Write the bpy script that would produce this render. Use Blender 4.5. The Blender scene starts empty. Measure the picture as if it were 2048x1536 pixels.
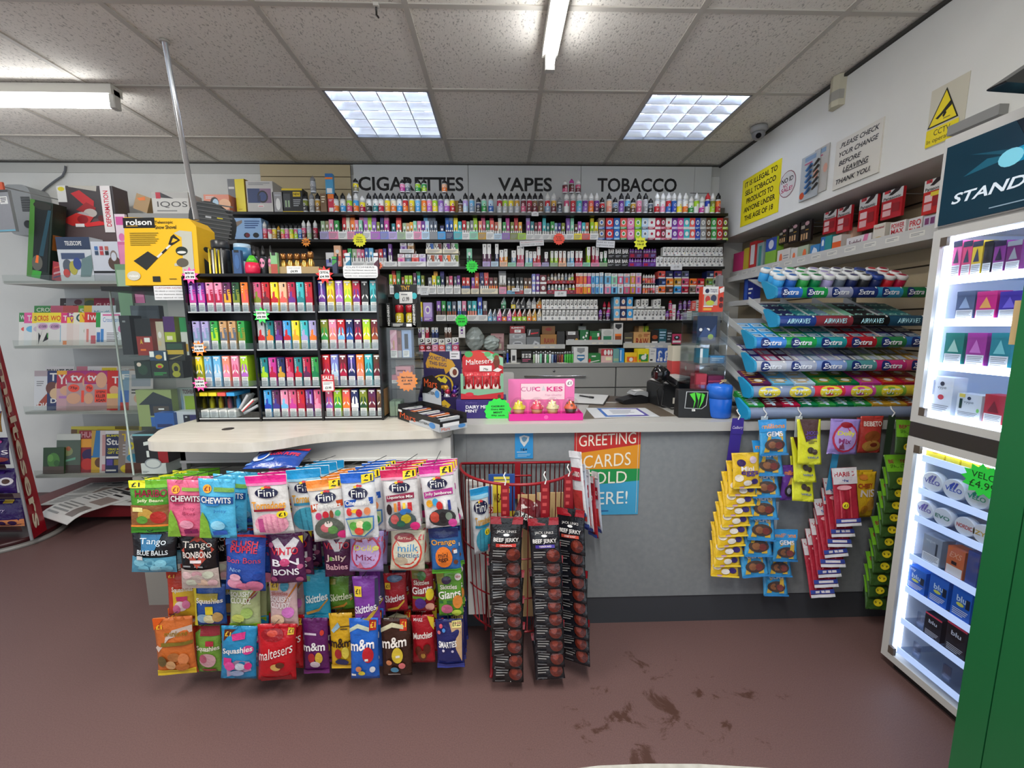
import bpy,math,random
from mathutils import Matrix,Vector
from mathutils.geometry import tessellate_polygon
random.seed(7)
S=bpy.context.scene
COL=S.collection
PI=math.pi
# ---------------------------------------------------------------- camera
EYE=1.374 # eye height (m)
FPX,PITCH,YAW,ROLL=835.24,.13475,-.02806,-.00427
_cy,_sy,_cp,_sp=math.cos(YAW),math.sin(YAW),math.cos(PITCH),math.sin(PITCH)
FWD=Vector((-_sy*_cp,_cy*_cp,-_sp));_r=Vector((_cy,_sy,0));_u=_r.cross(FWD)
RGT=_r*math.cos(ROLL)+_u*math.sin(ROLL);UPV=-_r*math.sin(ROLL)+_u*math.cos(ROLL)
cd=bpy.data.cameras.new('camera');cd.sensor_width=36;cd.lens=36*FPX/2048;cd.clip_start=.02
cam=bpy.data.objects.new('camera',cd);COL.objects.link(cam)
_m=Matrix((RGT,UPV,-FWD)).transposed().to_4x4();_m.translation=(0,0,EYE);cam.matrix_world=_m
S.camera=cam
# ---------------------------------------------------------------- light and exposure
S.view_settings.view_transform='Standard';S.view_settings.look='None'
S.view_settings.gamma=1;S.view_settings.use_curve_mapping=False;S.view_settings.exposure=.82
W=bpy.data.worlds.new('daylight');S.world=W;W.use_nodes=True
W.node_tree.nodes['Background'].inputs[0].default_value=(.80,.88,1,1)
W.node_tree.nodes['Background'].inputs[1].default_value=.42
def area(name,loc,rot,sx,sy,power,col=(1,1,1)):
    l=bpy.data.lights.new(name,'AREA');l.shape='RECTANGLE';l.size=sx;l.size_y=sy;l.energy=power;l.color=col
    o=bpy.data.objects.new(name,l);o.location=loc;o.rotation_euler=rot;COL.objects.link(o);return o
area('shop_front_daylight',(0,-3.2,1.5),(PI/2,0,0),5,2.3,16,(.9,.95,1))
for _x in (-1.6,.2,1.9): # unseen fill added for the shop's other battens, overhead so the rack throws shadow
    area('unseen_batten_fill',(_x,.25,2.6),(0,0,0),.12,1.5,30,(1,.98,.93))
# ---------------------------------------------------------------- measuring: pixel of the 2048x1536 frame -> point on a plane
def _ray(px,py):return FWD+RGT*((px-1024)/FPX)+UPV*((768-py)/FPX)
def P(px,py,y):
    d=_ray(px,py);t=y/d.y;return Vector((d.x*t,y,EYE+d.z*t))
def PZ(px,py,z):
    d=_ray(px,py);t=(z-EYE)/d.z;return Vector((d.x*t,d.y*t,z))
def PX(px,py,x):
    d=_ray(px,py);t=x/d.x;return Vector((x,d.y*t,EYE+d.z*t))
# ---------------------------------------------------------------- materials
PAL=dict(white='e6e6e2',cream='e9dfc4',black='17171a',charcoal='2c2d30',grey='8b8d8f',silver='b4b7ba',slate='5d6878',taupe='8a7a6b',beige='cbb995',
 red='c4202b',crimson='b3173f',maroon='6d1f2c',coral='ea5f55',salmon='ef8f78',pink='e78fb0',rose='d0567c',magenta='c53a97',orchid='b565c4',plum='5b2350',
 purple='6b2f8f',violet='8d5fb8',lilac='b9a3da',lavender='a9a0cf',indigo='3b3188',navy='1f2a5c',blue='2560b0',royal='1d3fae',sky='6db7e0',azure='3d9fdc',powder='b9d5e8',
 turquoise='3fb9c0',teal='1f7f86',mint='8fd6b4',sage='9db78f',green='2f9a47',emerald='0f7d4a',lime='a8d42a',olive='7f8a2c',forest='1f4a2c',yellow='f1dc2b',gold='c99a2e',amber='eaa52a',
 orange='ee7a27',rust='a9502c',brown='5b3a28',tan='c59a6a',bronze='7d5b35',peach='f2bd96',khaki='8f875f',steel='7f9ab5',terracotta='b8634a',periwinkle='8088cf')
def lin(h):
    out=[]
    for i in (0,2,4):
        c=int(h[i:i+2],16)/255;out.append(c/12.92 if c<=.04045 else ((c+.055)/1.055)**2.4)
    return (*out,1)
_MC={}
def M(c,rough=.45,metal=0.,em=0.,spec=.5,bump=0.,scale=60.,coat=0.):
    k=(c,rough,metal,em,spec,bump,scale,coat)
    if k in _MC:return _MC[k]
    m=bpy.data.materials.new('surface_'+c);m.use_nodes=True;b=m.node_tree.nodes['Principled BSDF'];I=b.inputs
    rgb=lin(PAL.get(c,c));I['Base Color'].default_value=rgb;I['Roughness'].default_value=rough;I['Metallic'].default_value=metal
    I['Specular IOR Level'].default_value=spec;I['Coat Weight'].default_value=coat;I['Coat Roughness'].default_value=.08
    if em:I['Emission Color'].default_value=rgb;I['Emission Strength'].default_value=em
    if bump:
        n=m.node_tree.nodes.new('ShaderNodeTexNoise');n.inputs['Scale'].default_value=scale;n.inputs['Detail'].default_value=3
        bp=m.node_tree.nodes.new('ShaderNodeBump');bp.inputs['Strength'].default_value=bump;bp.inputs['Distance'].default_value=.01
        tc=m.node_tree.nodes.new('ShaderNodeTexCoord');L=m.node_tree.links
        L.new(tc.outputs['Object'],n.inputs['Vector']);L.new(n.outputs['Fac'],bp.inputs['Height']);L.new(bp.outputs['Normal'],I['Normal'])
    _MC[k]=m;return m
def clear(c='f4f8fa',refl=.08):
    k=('clear',c,refl)
    if k in _MC:return _MC[k]
    m=bpy.data.materials.new('clear_'+c);m.use_nodes=True;t=m.node_tree;t.nodes.clear()
    o=t.nodes.new('ShaderNodeOutputMaterial');x=t.nodes.new('ShaderNodeMixShader');a=t.nodes.new('ShaderNodeBsdfTransparent');g=t.nodes.new('ShaderNodeBsdfGlossy')
    a.inputs[0].default_value=lin(c);g.inputs['Roughness'].default_value=.06;x.inputs[0].default_value=refl
    t.links.new(a.outputs[0],x.inputs[1]);t.links.new(g.outputs[0],x.inputs[2]);t.links.new(x.outputs[0],o.inputs[0]);_MC[k]=m;return m
FOIL=lambda c:M(c,.24,0,0,.6,.45,40) # sweet-bag film
CARD=lambda c:M(c,.42)
# ---------------------------------------------------------------- lettering
_TX={}
def glyphs(s,bold=False,shear=0.):
    k=(s,bold,shear)
    if k not in _TX:
        c=bpy.data.curves.new('lettering','FONT');c.body=s;c.size=1;c.resolution_u=2 if len(s)>12 else 3;c.offset=.022 if bold else 0;c.shear=shear;c.fill_mode='FRONT'
        o=bpy.data.objects.new('lettering',c);COL.objects.link(o)
        me=bpy.data.meshes.new_from_object(o.evaluated_get(bpy.context.evaluated_depsgraph_get()))
        vs=[v.co.copy()for v in me.vertices];fs=[tuple(p.vertices)for p in me.polygons]
        bpy.data.objects.remove(o);bpy.data.curves.remove(c);bpy.data.meshes.remove(me)
        if vs:
            x0,x1=min(v.x for v in vs),max(v.x for v in vs);y0,y1=min(v.y for v in vs),max(v.y for v in vs)
        else:x0=y0=0;x1=y1=1
        _TX[k]=([((v.x-x0)/(x1-x0 or 1),(v.y-y0)/(y1-y0 or 1))for v in vs],fs,(x1-x0)/(y1-y0 or 1))
    return _TX[k]
# ---------------------------------------------------------------- mesh builder
class B:
    def __init__(s):s.v=[];s.f=[];s.mi=[];s.sm=[];s.ms=[];s.T=None
    def add(s,vs,fs,m,smooth=False):
        n=len(s.v)
        if s.T is not None:vs=[s.T@Vector(v)for v in vs]
        s.v+=[tuple(v)for v in vs];s.f+=[tuple(i+n for i in f)for f in fs]
        if m not in s.ms:s.ms.append(m)
        s.mi+=[s.ms.index(m)]*len(fs);s.sm+=[smooth]*len(fs);return s
    def box(s,a,b,m,bev=0.):
        (x0,y0,z0),(x1,y1,z1)=a,b
        if bev:
            e=min(bev,abs(x1-x0)*.45,abs(y1-y0)*.45,abs(z1-z0)*.45)
            return s.prism([(x0+e,y0),(x1-e,y0),(x1,y0+e),(x1,y1-e),(x1-e,y1),(x0+e,y1),(x0,y1-e),(x0,y0+e)],z0,z1,m)
        return s.add([(x0,y0,z0),(x1,y0,z0),(x1,y1,z0),(x0,y1,z0),(x0,y0,z1),(x1,y0,z1),(x1,y1,z1),(x0,y1,z1)],
                     [(0,3,2,1),(4,5,6,7),(0,1,5,4),(1,2,6,5),(2,3,7,6),(3,0,4,7)],m)
    def prism(s,pts,z0,z1,m,axis='z',top=None):
        n=len(pts);t=tessellate_polygon([[Vector((p[0],p[1],0))for p in pts]])
        q={'z':lambda p,h:(p[0],p[1],h),'y':lambda p,h:(p[0],h,p[1]),'x':lambda p,h:(h,p[0],p[1])}[axis]
        vs=[q(p,z0)for p in pts]+[q(p,z1)for p in pts]
        area2=sum(pts[i][0]*pts[(i+1)%n][1]-pts[(i+1)%n][0]*pts[i][1]for i in range(n))
        flip=(area2<0)^(axis=='y')^(z1<z0)
        def o(f):return tuple(reversed(f))if flip else f
        side=[o((i,(i+1)%n,(i+1)%n+n,i+n))for i in range(n)]
        caps=[]
        for f in t:
            a=pts[f[0]];b=pts[f[1]];c=pts[f[2]]
            if ((b[0]-a[0])*(c[1]-a[1])-(c[0]-a[0])*(b[1]-a[1])<0)^(area2<0):f=tuple(reversed(f))
            caps.append((o(tuple(reversed(f))),o(tuple(i+n for i in f))))
        s.add(vs,side+[c[0]for c in caps]+[c[1]for c in caps],m);return s
    def lathe(s,prof,m,n=14,c=(0,0,0),smooth=True,cap=True):
        vs=[];fs=[];k=len(prof)
        for r,z in prof:
            for i in range(n):vs.append((c[0]+r*math.cos(2*PI*i/n),c[1]+r*math.sin(2*PI*i/n),c[2]+z))
        for j in range(k-1):
            for i in range(n):fs.append((j*n+i,j*n+(i+1)%n,(j+1)*n+(i+1)%n,(j+1)*n+i))
        s.add(vs,fs,m,smooth)
        if cap:
            b=len(s.v)-len(vs)
            s.f+=[tuple(b+i for i in reversed(range(n))),tuple(b+(k-1)*n+i for i in range(n))];s.mi+=[s.ms.index(m)]*2;s.sm+=[False]*2
        return s
    def tube(s,pts,r,m,n=6,closed=False):
        pts=[Vector(p)for p in pts];vs=[];fs=[];k=len(pts);up=None
        for i,p in enumerate(pts):
            a=pts[i-1]if i or closed else p;b=pts[(i+1)%k]if i<k-1 or closed else p
            d=(b-a).normalized()if (b-a).length else Vector((0,0,1))
            if up is None:up=Vector((0,0,1))if abs(d.z)<.9 else Vector((1,0,0))
            e=d.cross(up)
            e=e.normalized()if e.length>1e-4 else d.orthogonal().normalized();up=e.cross(d).normalized()
            for j in range(n):vs.append(p+(e*math.cos(2*PI*j/n)+up*math.sin(2*PI*j/n))*r)
        for i in range(k if closed else k-1):
            for j in range(n):
                a,b=i*n,((i+1)%k)*n;fs.append((a+j,a+(j+1)%n,b+(j+1)%n,b+j))
        if not closed:fs+=[tuple(range(n)),tuple((k-1)*n+j for j in reversed(range(n)))]
        return s.add(vs,fs,m,True)
    def sphere(s,c,r,m,sz=1.,n=12):
        return s.lathe([(max(r*math.sin(PI*i/7),r*.02),-r*sz*math.cos(PI*i/7))for i in range(8)],m,n,c)
    def text(s,t,x,z,y,h,m,w=None,bold=False,shear=0.,al='c'): # letters in the xz plane facing -y
        vs,fs,asp=glyphs(t,bold,shear);w=w or h*asp
        x0=x-(w/2 if al=='c' else 0)
        return s.add([(x0+u*w,y,z+(v-.5)*h)for u,v in vs],fs,m)
    def obj(s,name,parent=None,mesh=None):
        me=mesh or s.mesh(name)
        o=bpy.data.objects.new(name,me);COL.objects.link(o)
        if parent:o.parent=parent
        return o
    def mesh(s,name):
        me=bpy.data.meshes.new(name);me.from_pydata(s.v,[],s.f)
        for m in s.ms:me.materials.append(m)
        me.polygons.foreach_set('material_index',s.mi);me.polygons.foreach_set('use_smooth',s.sm);me.update();return me
# ---------------------------------------------------------------- printed artwork: a small language for what is printed on packs
#  r u0,v0,u1,v1,col   e u,v,ru,rv,col   t text|u,v,w,h,col[,bold][,shear]   p u,v,u,v,...,col   l u0,v0,u1,v1,n,col (lines of small print)
def art(b,surf,spec,mf=CARD,flat=True,step=.00022,base=.0004):
    k=0
    for it in spec.split(';'):
        if not it:continue
        kind,rest=it[0],it[1:];k+=1;off=base+k*step
        if kind=='t':
            s,rest=rest.split('|');a=rest.split(',');u,v,w,h=map(float,a[:4]);bold='b' in a[5:];sh=.25 if 'i' in a[5:]else 0.
            vs,fs,asp=glyphs(s,bold,sh);rot=next((float(q)for q in a[5:]if q[-1:].isdigit()),0)
            c,d=math.cos(rot),math.sin(rot);pts=[]
            for p,q in vs:
                if 'v' in a[5:]:pts.append(surf(u-(q-.5)*w,v+(p-.5)*h,off))
                elif 'd' in a[5:]:pts.append(surf(u+(q-.5)*w,v-(p-.5)*h,off))
                else:pts.append(surf(u+(p-.5)*w*c,v+(q-.5)*h+(p-.5)*w*d,off))
            b.add(pts,fs,mf(a[4]));continue
        a=rest.split(',');c=mf(a[-1]);a=list(map(float,a[:-1]))
        if kind=='r':
            u0,v0,u1,v1=a;n=1 if flat else 6;m_=1 if flat else 6
            vs=[surf(u0+(u1-u0)*i/n,v0+(v1-v0)*j/m_,off)for j in range(m_+1)for i in range(n+1)]
            b.add(vs,[(j*(n+1)+i,j*(n+1)+i+1,(j+1)*(n+1)+i+1,(j+1)*(n+1)+i)for j in range(m_)for i in range(n)],c,not flat)
        elif kind=='e':
            u,v,ru,rv=a;n=16;rings=1 if flat else 3;vs=[surf(u,v,off)];fs=[]
            for q in range(1,rings+1):vs+=[surf(u+ru*q/rings*math.cos(2*PI*i/n),v+rv*q/rings*math.sin(2*PI*i/n),off)for i in range(n)]
            fs=[(0,1+i,1+(i+1)%n)for i in range(n)]
            for q in range(1,rings):fs+=[(1+(q-1)*n+i,1+q*n+i,1+q*n+(i+1)%n,1+(q-1)*n+(i+1)%n)for i in range(n)]
            b.add(vs,fs,c,not flat)
        elif kind=='p':
            pts=[(a[i],a[i+1])for i in range(0,len(a),2)];t=tessellate_polygon([[Vector((p[0],p[1],0))for p in pts]])
            b.add([surf(p[0],p[1],off)for p in pts],[tuple(f)for f in t],c)
        elif kind=='l':
            u0,v0,u1,v1,n=a;n=int(n)
            for i in range(n):
                v=v1-(v1-v0)*(i+.5)/n;hh=(v1-v0)/n*.22;w=u1-(u1-u0)*(.3 if i==n-1 else .06*(i%3))
                b.add([surf(u0,v-hh,off),surf(w,v-hh,off),surf(w,v+hh,off),surf(u0,v+hh,off)],[(0,1,2,3)],c)
def flatsurf(w,h,y=0.,x0=None,z0=0.):
    x0=-w/2 if x0 is None else x0
    return lambda u,v,o:(x0+u*w,y-o,z0+v*h)
# ---------------------------------------------------------------- things and parts
def put(o,name,label,cat,loc=None,rz=0.,group=None,rx=0.,ry=0.):
    o['label']=label;o['category']=cat
    if group:o['group']=group
    if loc is not None:o.location=loc
    o.rotation_euler=(rx,ry,rz);return o
def thing(name,label,cat,loc=(0,0,0),rz=0.,group=None,rx=0.,ry=0.):
    o=bpy.data.objects.new(name,None);o.empty_display_size=.05;COL.objects.link(o);return put(o,name,label,cat,loc,rz,group,rx,ry)
def struct(name,b,label=None,kind='structure'):
    o=b.obj(name);o['kind']=kind
    if label:o['label']=label
    return o
def dup(root,label,loc=None,rz=None,ry=None): # a copy of a thing with copies of its parts
    r=root.copy();COL.objects.link(r);r['label']=label
    if loc is not None:r.location=loc
    if rz is not None:r.rotation_euler.z=rz
    if ry is not None:r.rotation_euler.y=ry
    for ch in root.children:
        c=ch.copy();COL.objects.link(c);c.parent=r
        for g in ch.children:d=g.copy();COL.objects.link(d);d.parent=c
    return r
ORD='first second third fourth fifth sixth seventh eighth ninth tenth eleventh twelfth thirteenth fourteenth fifteenth sixteenth seventeenth eighteenth nineteenth twentieth'.split()
def labels(keys,place): # look first; then its turn among the ones that look like it
    n={};seen={};out=[]
    for k in keys:n[k]=n.get(k,0)+1
    for k in keys:
        seen[k]=seen.get(k,0)+1
        if n[k]==1:out.append(f'{k} {place}')
        elif seen[k]==n[k]:out.append(f'rightmost {k} {place}')
        elif seen[k]==1:out.append(f'leftmost {k} {place}')
        else:out.append(f'{ORD[seen[k]-1]} {k} from the left {place}')
    return out
# ================================================================ the setting
CE,YW,XS,XR=2.655,3.51,1.78,2.10 # ceiling height, back wall, bulkhead face, slatted right wall
def mat_ceiling():
    m=bpy.data.materials.new('ceiling_tile');m.use_nodes=True;t=m.node_tree;b=t.nodes['Principled BSDF'];L=t.links
    tc=t.nodes.new('ShaderNodeTexCoord');mp=t.nodes.new('ShaderNodeMapping');mp.inputs['Scale'].default_value=(120,64,60)
    n=t.nodes.new('ShaderNodeTexNoise');n.inputs['Scale'].default_value=1.;n.inputs['Detail'].default_value=3;n.inputs['Roughness'].default_value=.65
    r=t.nodes.new('ShaderNodeValToRGB');r.color_ramp.elements[0].position=.36;r.color_ramp.elements[0].color=lin('b9b4a9');r.color_ramp.elements[1].position=.43;r.color_ramp.elements[1].color=lin('efeadf')
    bp=t.nodes.new('ShaderNodeBump');bp.inputs['Strength'].default_value=.5;bp.inputs['Distance'].default_value=.004
    L.new(tc.outputs['Object'],mp.inputs[0]);L.new(mp.outputs[0],n.inputs['Vector']);L.new(n.outputs['Fac'],r.inputs[0]);L.new(r.outputs[0],b.inputs['Base Color'])
    L.new(n.outputs['Fac'],bp.inputs['Height']);L.new(bp.outputs[0],b.inputs['Normal']);b.inputs['Roughness'].default_value=.95;return m
def mat_floor():
    m=bpy.data.materials.new('floor_vinyl');m.use_nodes=True;t=m.node_tree;b=t.nodes['Principled BSDF'];L=t.links;N=t.nodes.new
    tc=N('ShaderNodeTexCoord');n1=N('ShaderNodeTexNoise');n1.inputs['Scale'].default_value=240;n1.inputs['Detail'].default_value=2
    c1=N('ShaderNodeValToRGB');c1.color_ramp.elements[0].color=lin('5a4341');c1.color_ramp.elements[1].color=lin('7a5e5b')
    n2=N('ShaderNodeTexNoise');n2.inputs['Scale'].default_value=7;n2.inputs['Detail'].default_value=9;n2.inputs['Roughness'].default_value=.72;n2.inputs['Distortion'].default_value=.6
    # worn area in front of the counter: a soft-edged patch of scuffs and stains
    mp=N('ShaderNodeMapping');mp.inputs['Location'].default_value=(-.56,-1.32,0);mp.vector_type='POINT'
    sc=N('ShaderNodeVectorMath');sc.operation='MULTIPLY';sc.inputs[1].default_value=(1.9,2.7,0)
    ln=N('ShaderNodeVectorMath');ln.operation='LENGTH';sb=N('ShaderNodeMath');sb.operation='MULTIPLY_ADD';sb.inputs[1].default_value=-.17;sb.inputs[2].default_value=.12
    ad=N('ShaderNodeMath');ad.operation='ADD';r2=N('ShaderNodeValToRGB');r2.color_ramp.elements[0].position=.585;r2.color_ramp.elements[1].position=.645
    mx=N('ShaderNodeMix');mx.data_type='RGBA';mx.inputs['B'].default_value=lin('4d332b')
    L.new(tc.outputs['Object'],n1.inputs['Vector']);L.new(n1.outputs['Fac'],c1.inputs[0]);L.new(tc.outputs['Object'],n2.inputs['Vector'])
    L.new(tc.outputs['Object'],mp.inputs[0]);L.new(mp.outputs[0],sc.inputs[0]);L.new(sc.outputs[0],ln.inputs[0]);L.new(ln.outputs['Value'],sb.inputs[0])
    L.new(sb.outputs[0],ad.inputs[0]);L.new(n2.outputs['Fac'],ad.inputs[1]);L.new(ad.outputs[0],r2.inputs[0]);L.new(r2.outputs[0],mx.inputs['Factor'])
    L.new(c1.outputs[0],mx.inputs['A']);L.new(mx.outputs['Result'],b.inputs['Base Color']);b.inputs['Roughness'].default_value=.5;b.inputs['Specular IOR Level'].default_value=.35;return m
def mat_plain(name,c1,c2,scale,rough=.6,stretch=(1,1,1)):
    m=bpy.data.materials.new(name);m.use_nodes=True;t=m.node_tree;b=t.nodes['Principled BSDF'];L=t.links;N=t.nodes.new
    tc=N('ShaderNodeTexCoord');mp=N('ShaderNodeMapping');mp.inputs['Scale'].default_value=stretch;n=N('ShaderNodeTexNoise');n.inputs['Scale'].default_value=scale;n.inputs['Detail'].default_value=5
    r=N('ShaderNodeValToRGB');r.color_ramp.elements[0].color=lin(c1);r.color_ramp.elements[1].color=lin(c2);r.color_ramp.elements[0].position=.3;r.color_ramp.elements[1].position=.7
    L.new(tc.outputs['Object'],mp.inputs[0]);L.new(mp.outputs[0],n.inputs['Vector']);L.new(n.outputs['Fac'],r.inputs[0]);L.new(r.outputs[0],b.inputs['Base Color']);b.inputs['Roughness'].default_value=rough;return m
WALL=mat_plain('wall_paint','dcdcd6','e4e4de',3,.75)
GREYB=mat_plain('grey_laminate','7c8083','85898b',40,.5)
LAM=mat_plain('pale_wood_laminate','c3bdb0','d6d1c6',8,.35,(1,8,1))
SLATB=mat_plain('beige_slatboard','b3a283','bdad8e',6,.6)
SLATD=mat_plain('dark_slatboard','4a463d','554f45',6,.6)
b=B();b.box((-4.6,-3.4,-.05),(2.6,3.6,0),mat_floor());struct('floor',b)
b=B();b.prism([(.03,1.0),(1.02,1.0),(.96,1.085),(.9,1.105),(.84,1.112),(.62,1.132),(.45,1.138),(.3,1.137),(.24,1.132),(.05,1.122)],.0005,.0015,mat_plain('worn_floor_paint','b9b6ac','d2cfc6',30,.6))
struct('trim_7',b,'worn white paint line across the floor')
b=B();b.box((-4.6,-3.4,CE),(2.6,3.6,CE+.05),mat_ceiling());struct('ceiling',b)
# suspended ceiling grid: 600 mm squares
GX0,GY0=.2335,2.47;TB=M('c4bfb4',.6)
b=B();w=.012
for i in range(-8,5):
    x=GX0+.6*i;b.box((x-w,-3.4,CE-.006),(x+w,3.5,CE),TB)
for j in range(-9,2):
    y=GY0+.6*j;b.box((-4.6,y-w,CE-.0055),(XS if y>-9 else 2.6,y+w,CE),TB)
struct('trim_1',b,'ceiling grid bars between the tiles')
b=B();b.box((-4.6,YW,0),(2.6,YW+.1,CE),WALL);b.box((-4.6,YW-.006,2.57),(XS,YW,CE),M('c4c4bd',.7));struct('wall_back',b)
# right wall with the boxed-out bulkhead over the shelves
b=B();b.box((XR,-3.4,0),(XR+.1,YW,CE),WALL);struct('wall_right',b)
b=B();b.box((XS,-3.4,2.056),(XR,YW,CE),WALL);b.box((XS-.001,1.405,2.12),(XS,1.409,CE),M('8f8f89',.8));struct('trim_2',b,'white boxed bulkhead above the right-hand shelves')
b=B();b.box((XS-.015,-3.4,CE-.02),(XS,YW,CE-.006),M('3b3a36',.8));b.box((-4.6,YW-.02,CE-.014),(XS,YW-.006,CE-.006),M('4a4944',.8));struct('trim_3',b,'dark perimeter trim of the ceiling')
# beige slatted boards on the right wall under the bulkhead
b=B();z=0.
while z<2.05:
    b.box((XR-.02,.9,z+.004),(XR-.001,YW,min(z+.1,2.054)),SLATB);z+=.104
b.box((XR-.008,.9,0),(XR,YW,2.054),M('4b4234',.8));struct('trim_4',b,'beige slatted wall boards')
b=B();b.box((XR-.10,3.25,0),(XR-.02,3.5,2.05),M('a89a80',.6));b.box((1.72,3.40,0),(1.79,3.505,2.3),M('6b665c',.6));struct('trim_5',b)
# -------- ceiling lights
TUBE=M('f4f6ff',.4,0,9)
def louvre(i,lab):
    x0,y0=GX0+.6*i+.012,GY0+.012;t=thing('ceiling_light',lab,'ceiling light',(x0+.288,y0+.288,CE-.004),0,'louvred square ceiling lights')
    b=B();q=.286;al=M('dfe3ea',.25,.85)
    for a,c in (((-q,-q,0),(q,-q+.01,.1)),((-q,q-.01,0),(q,q,.1)),((-q,-q,0),(-q+.01,q,.1)),((q-.01,-q,0),(q,q,.1)),((-q,-q,.098),(q,q,.1))):b.box(a,c,M('b4bac4',.35,.3))
    b.obj('housing',t)
    b=B()
    for k in range(1,4):b.box((-q+k*.144-.003,-q+.01,-.002),(-q+k*.144+.003,q-.01,.045),al)
    for k in range(1,6):
        yy=-q+k*.105;b.prism([(yy-.003,.0),(yy+.003,.0),(yy+.016,.04),(yy-.016,.04)],-q+.01,q-.01,al,'x')
    b.obj('louvre',t)
    for k in range(4):
        b=B();b.tube([(-q+.072+k*.144,-q+.012,.075),(-q+.072+k*.144,q-.012,.075)],.013,M('f2f6ff',.4,0,14),8);b.obj('tube',t)
# the ceiling board must open for the fittings: recessed bodies sit in the void above
def batten(lab,loc,L_,rz,end):
    t=thing('batten_light',lab,'ceiling light',loc,rz)
    b=B();b.box((0,-.035,-.045),(L_,.035,0),M('d9d7cd',.45));b.obj('body',t)
    b=B();b.tube([(.03,0,-.085),(L_-.03,0,-.085)],.019,M('fbfcff',.4,0,10),12);b.obj('tube',t)
    for x in (0,L_-.03):b=B();b.box((x,-.022,-.11),(x+.03,.022,-.02),M('c9c8c0',.5),.004);b.obj('lamp_holder',t)
    return t
louvre(-2,'louvred square ceiling light nearer the hanging chrome pole');louvre(1,'louvred square ceiling light nearer the dome camera')
_c=bpy.data.objects['ceiling'];_c.data.clear_geometry()
b=B();xs=sorted({-4.6,2.6}|{GX0+.6*i for i in (-2,-1,1,2)});ys=[-3.4,GY0,GY0+.6,3.6];CM=mat_ceiling()
for i in range(len(xs)-1):
    for j in range(3):
        if j==1 and i in (1,3):continue
        b.box((xs[i],ys[j],CE),(xs[i+1],ys[j+1],CE+.05),CM)
me=b.mesh('ceiling');_c.data=me
pl=PZ(232,172,CE);batten('long fluorescent batten light hanging crossways at the left of the ceiling',(pl.x-1.5,pl.y,CE-.006),1.5,0,1)
pc=PZ(1099,92,CE);batten('fluorescent batten light running away from the camera overhead',(pc.x,pc.y-1.5,CE-.006),1.5,PI/2,1)
# chrome hanging pole
t=thing('chrome_pole','slanting chrome pole from the ceiling down behind the yellow shovel box','pole',PZ(329,80,CE))
b=B();e=P(393,440,2.02)-t.location;b.tube([(0,0,-.004),e],.011,M('d8dadc',.28,.85),10);b.obj('rod',t)
b=B();b.lathe([(.02,-.012),(.02,-.001)],M('b0aca2',.5),12);b.obj('ceiling_plate',t)
# little sprinkler hook, dome camera, alarm sensor
t=thing('ceiling_hook','small white hook with a dark tip hanging from the ceiling grid','hook',PZ(752,3,CE)+Vector((0,0,-.008)))
b=B();b.box((-.01,-.01,-.012),(.01,.01,0),M('d5d2c8'));b.obj('bracket',t);b=B();b.tube([(0,0,-.01),(0,0,-.04),(.008,0,-.05)],.004,M('26241f'));b.obj('hook_tip',t)
p=PZ(1518,252,CE);t=thing('dome_camera','silver dome security camera under the ceiling beside the white bulkhead','camera',(p.x,p.y,CE-.006))
b=B();b.lathe([(.05,0),(.052,-.012),(.046,-.03),(.04,-.034)][::-1],M('a3a3a2',.4),20);b.obj('base',t)
b=B();b.T=Matrix.Translation((0,0,-.034));b.lathe([(.004,-.045),(.02,-.042),(.033,-.03),(.04,-.012),(.04,0)],M('8b8b8c',.3),18);b.obj('housing',t)
b=B();b.T=Matrix.Translation((-.013,-.022,-.058))@Matrix.Rotation(-.9,4,'X')@Matrix.Rotation(.3,4,'Y');b.lathe([(.016,-.012),(.016,-.006)],M('101012',.15),14);b.obj('lens',t)
p=PX(1680,185,XS);t=thing('motion_sensor','cream alarm motion sensor high on the white bulkhead','sensor',(XS,p.y,p.z-.075))
b=B();b.prism([(0,-.04),(-.03,-.032),(-.042,0),(-.03,.032),(0,.04)],0,.15,M('c9c4ac',.5));b.obj('case',t)
b=B();b.prism([(-.005,-.0385),(-.032,-.034),(-.044,0),(-.032,.03),(-.03,.02),(-.03,-.03)],.03,.075,M('a5a298',.3));b.obj('lens',t)
# ================================================================ back gantry: dark slatted panels, black shelves, fascia signs
F=3.22 # front edge of the gantry shelves
def zf(y,x=950):return P(x,y,F).z
SH={1:zf(425),2:zf(479),3:zf(533),4:zf(588),5:zf(642)}
b=B();z=1.12
while z<2.26:b.box((-1.97,3.485,z+.003),(1.72,3.5,z+.098),SLATD if z>1.42 else M('8f8878',.6));z+=.1
b.box((-1.97,3.497,1.1),(1.72,3.508,2.27),M('2a2722',.8));struct('trim_6',b,'dark slatted boards behind the tobacco shelves')
BK=M('1b1a19',.45)
for k,z in SH.items():
    x0=P(448,425,F).x if k<3 else (-1.55 if k==3 else -1.1)
    t=thing('wall_shelf',f'black shelf of the tobacco wall, {ORD[k-1]} from the top','shelf',(x0,F,z))
    b=B();b.box((0,-.005,-.018),(1.71-x0,.264,-.0005),BK);b.box((0,-.008,-.02),(1.71-x0,-.002,-.001),M('0f0f10',.3));b.obj('shelf_board',t)
    for x in (-1.5,-.98,-.42,.12,.67,1.2):
        if x>x0:b=B();b.prism([(.18,-.02),(.264,-.02),(.264,-.06)],x-x0-.003,x-x0+.003,BK,'x');b.obj('bracket',t)
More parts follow.
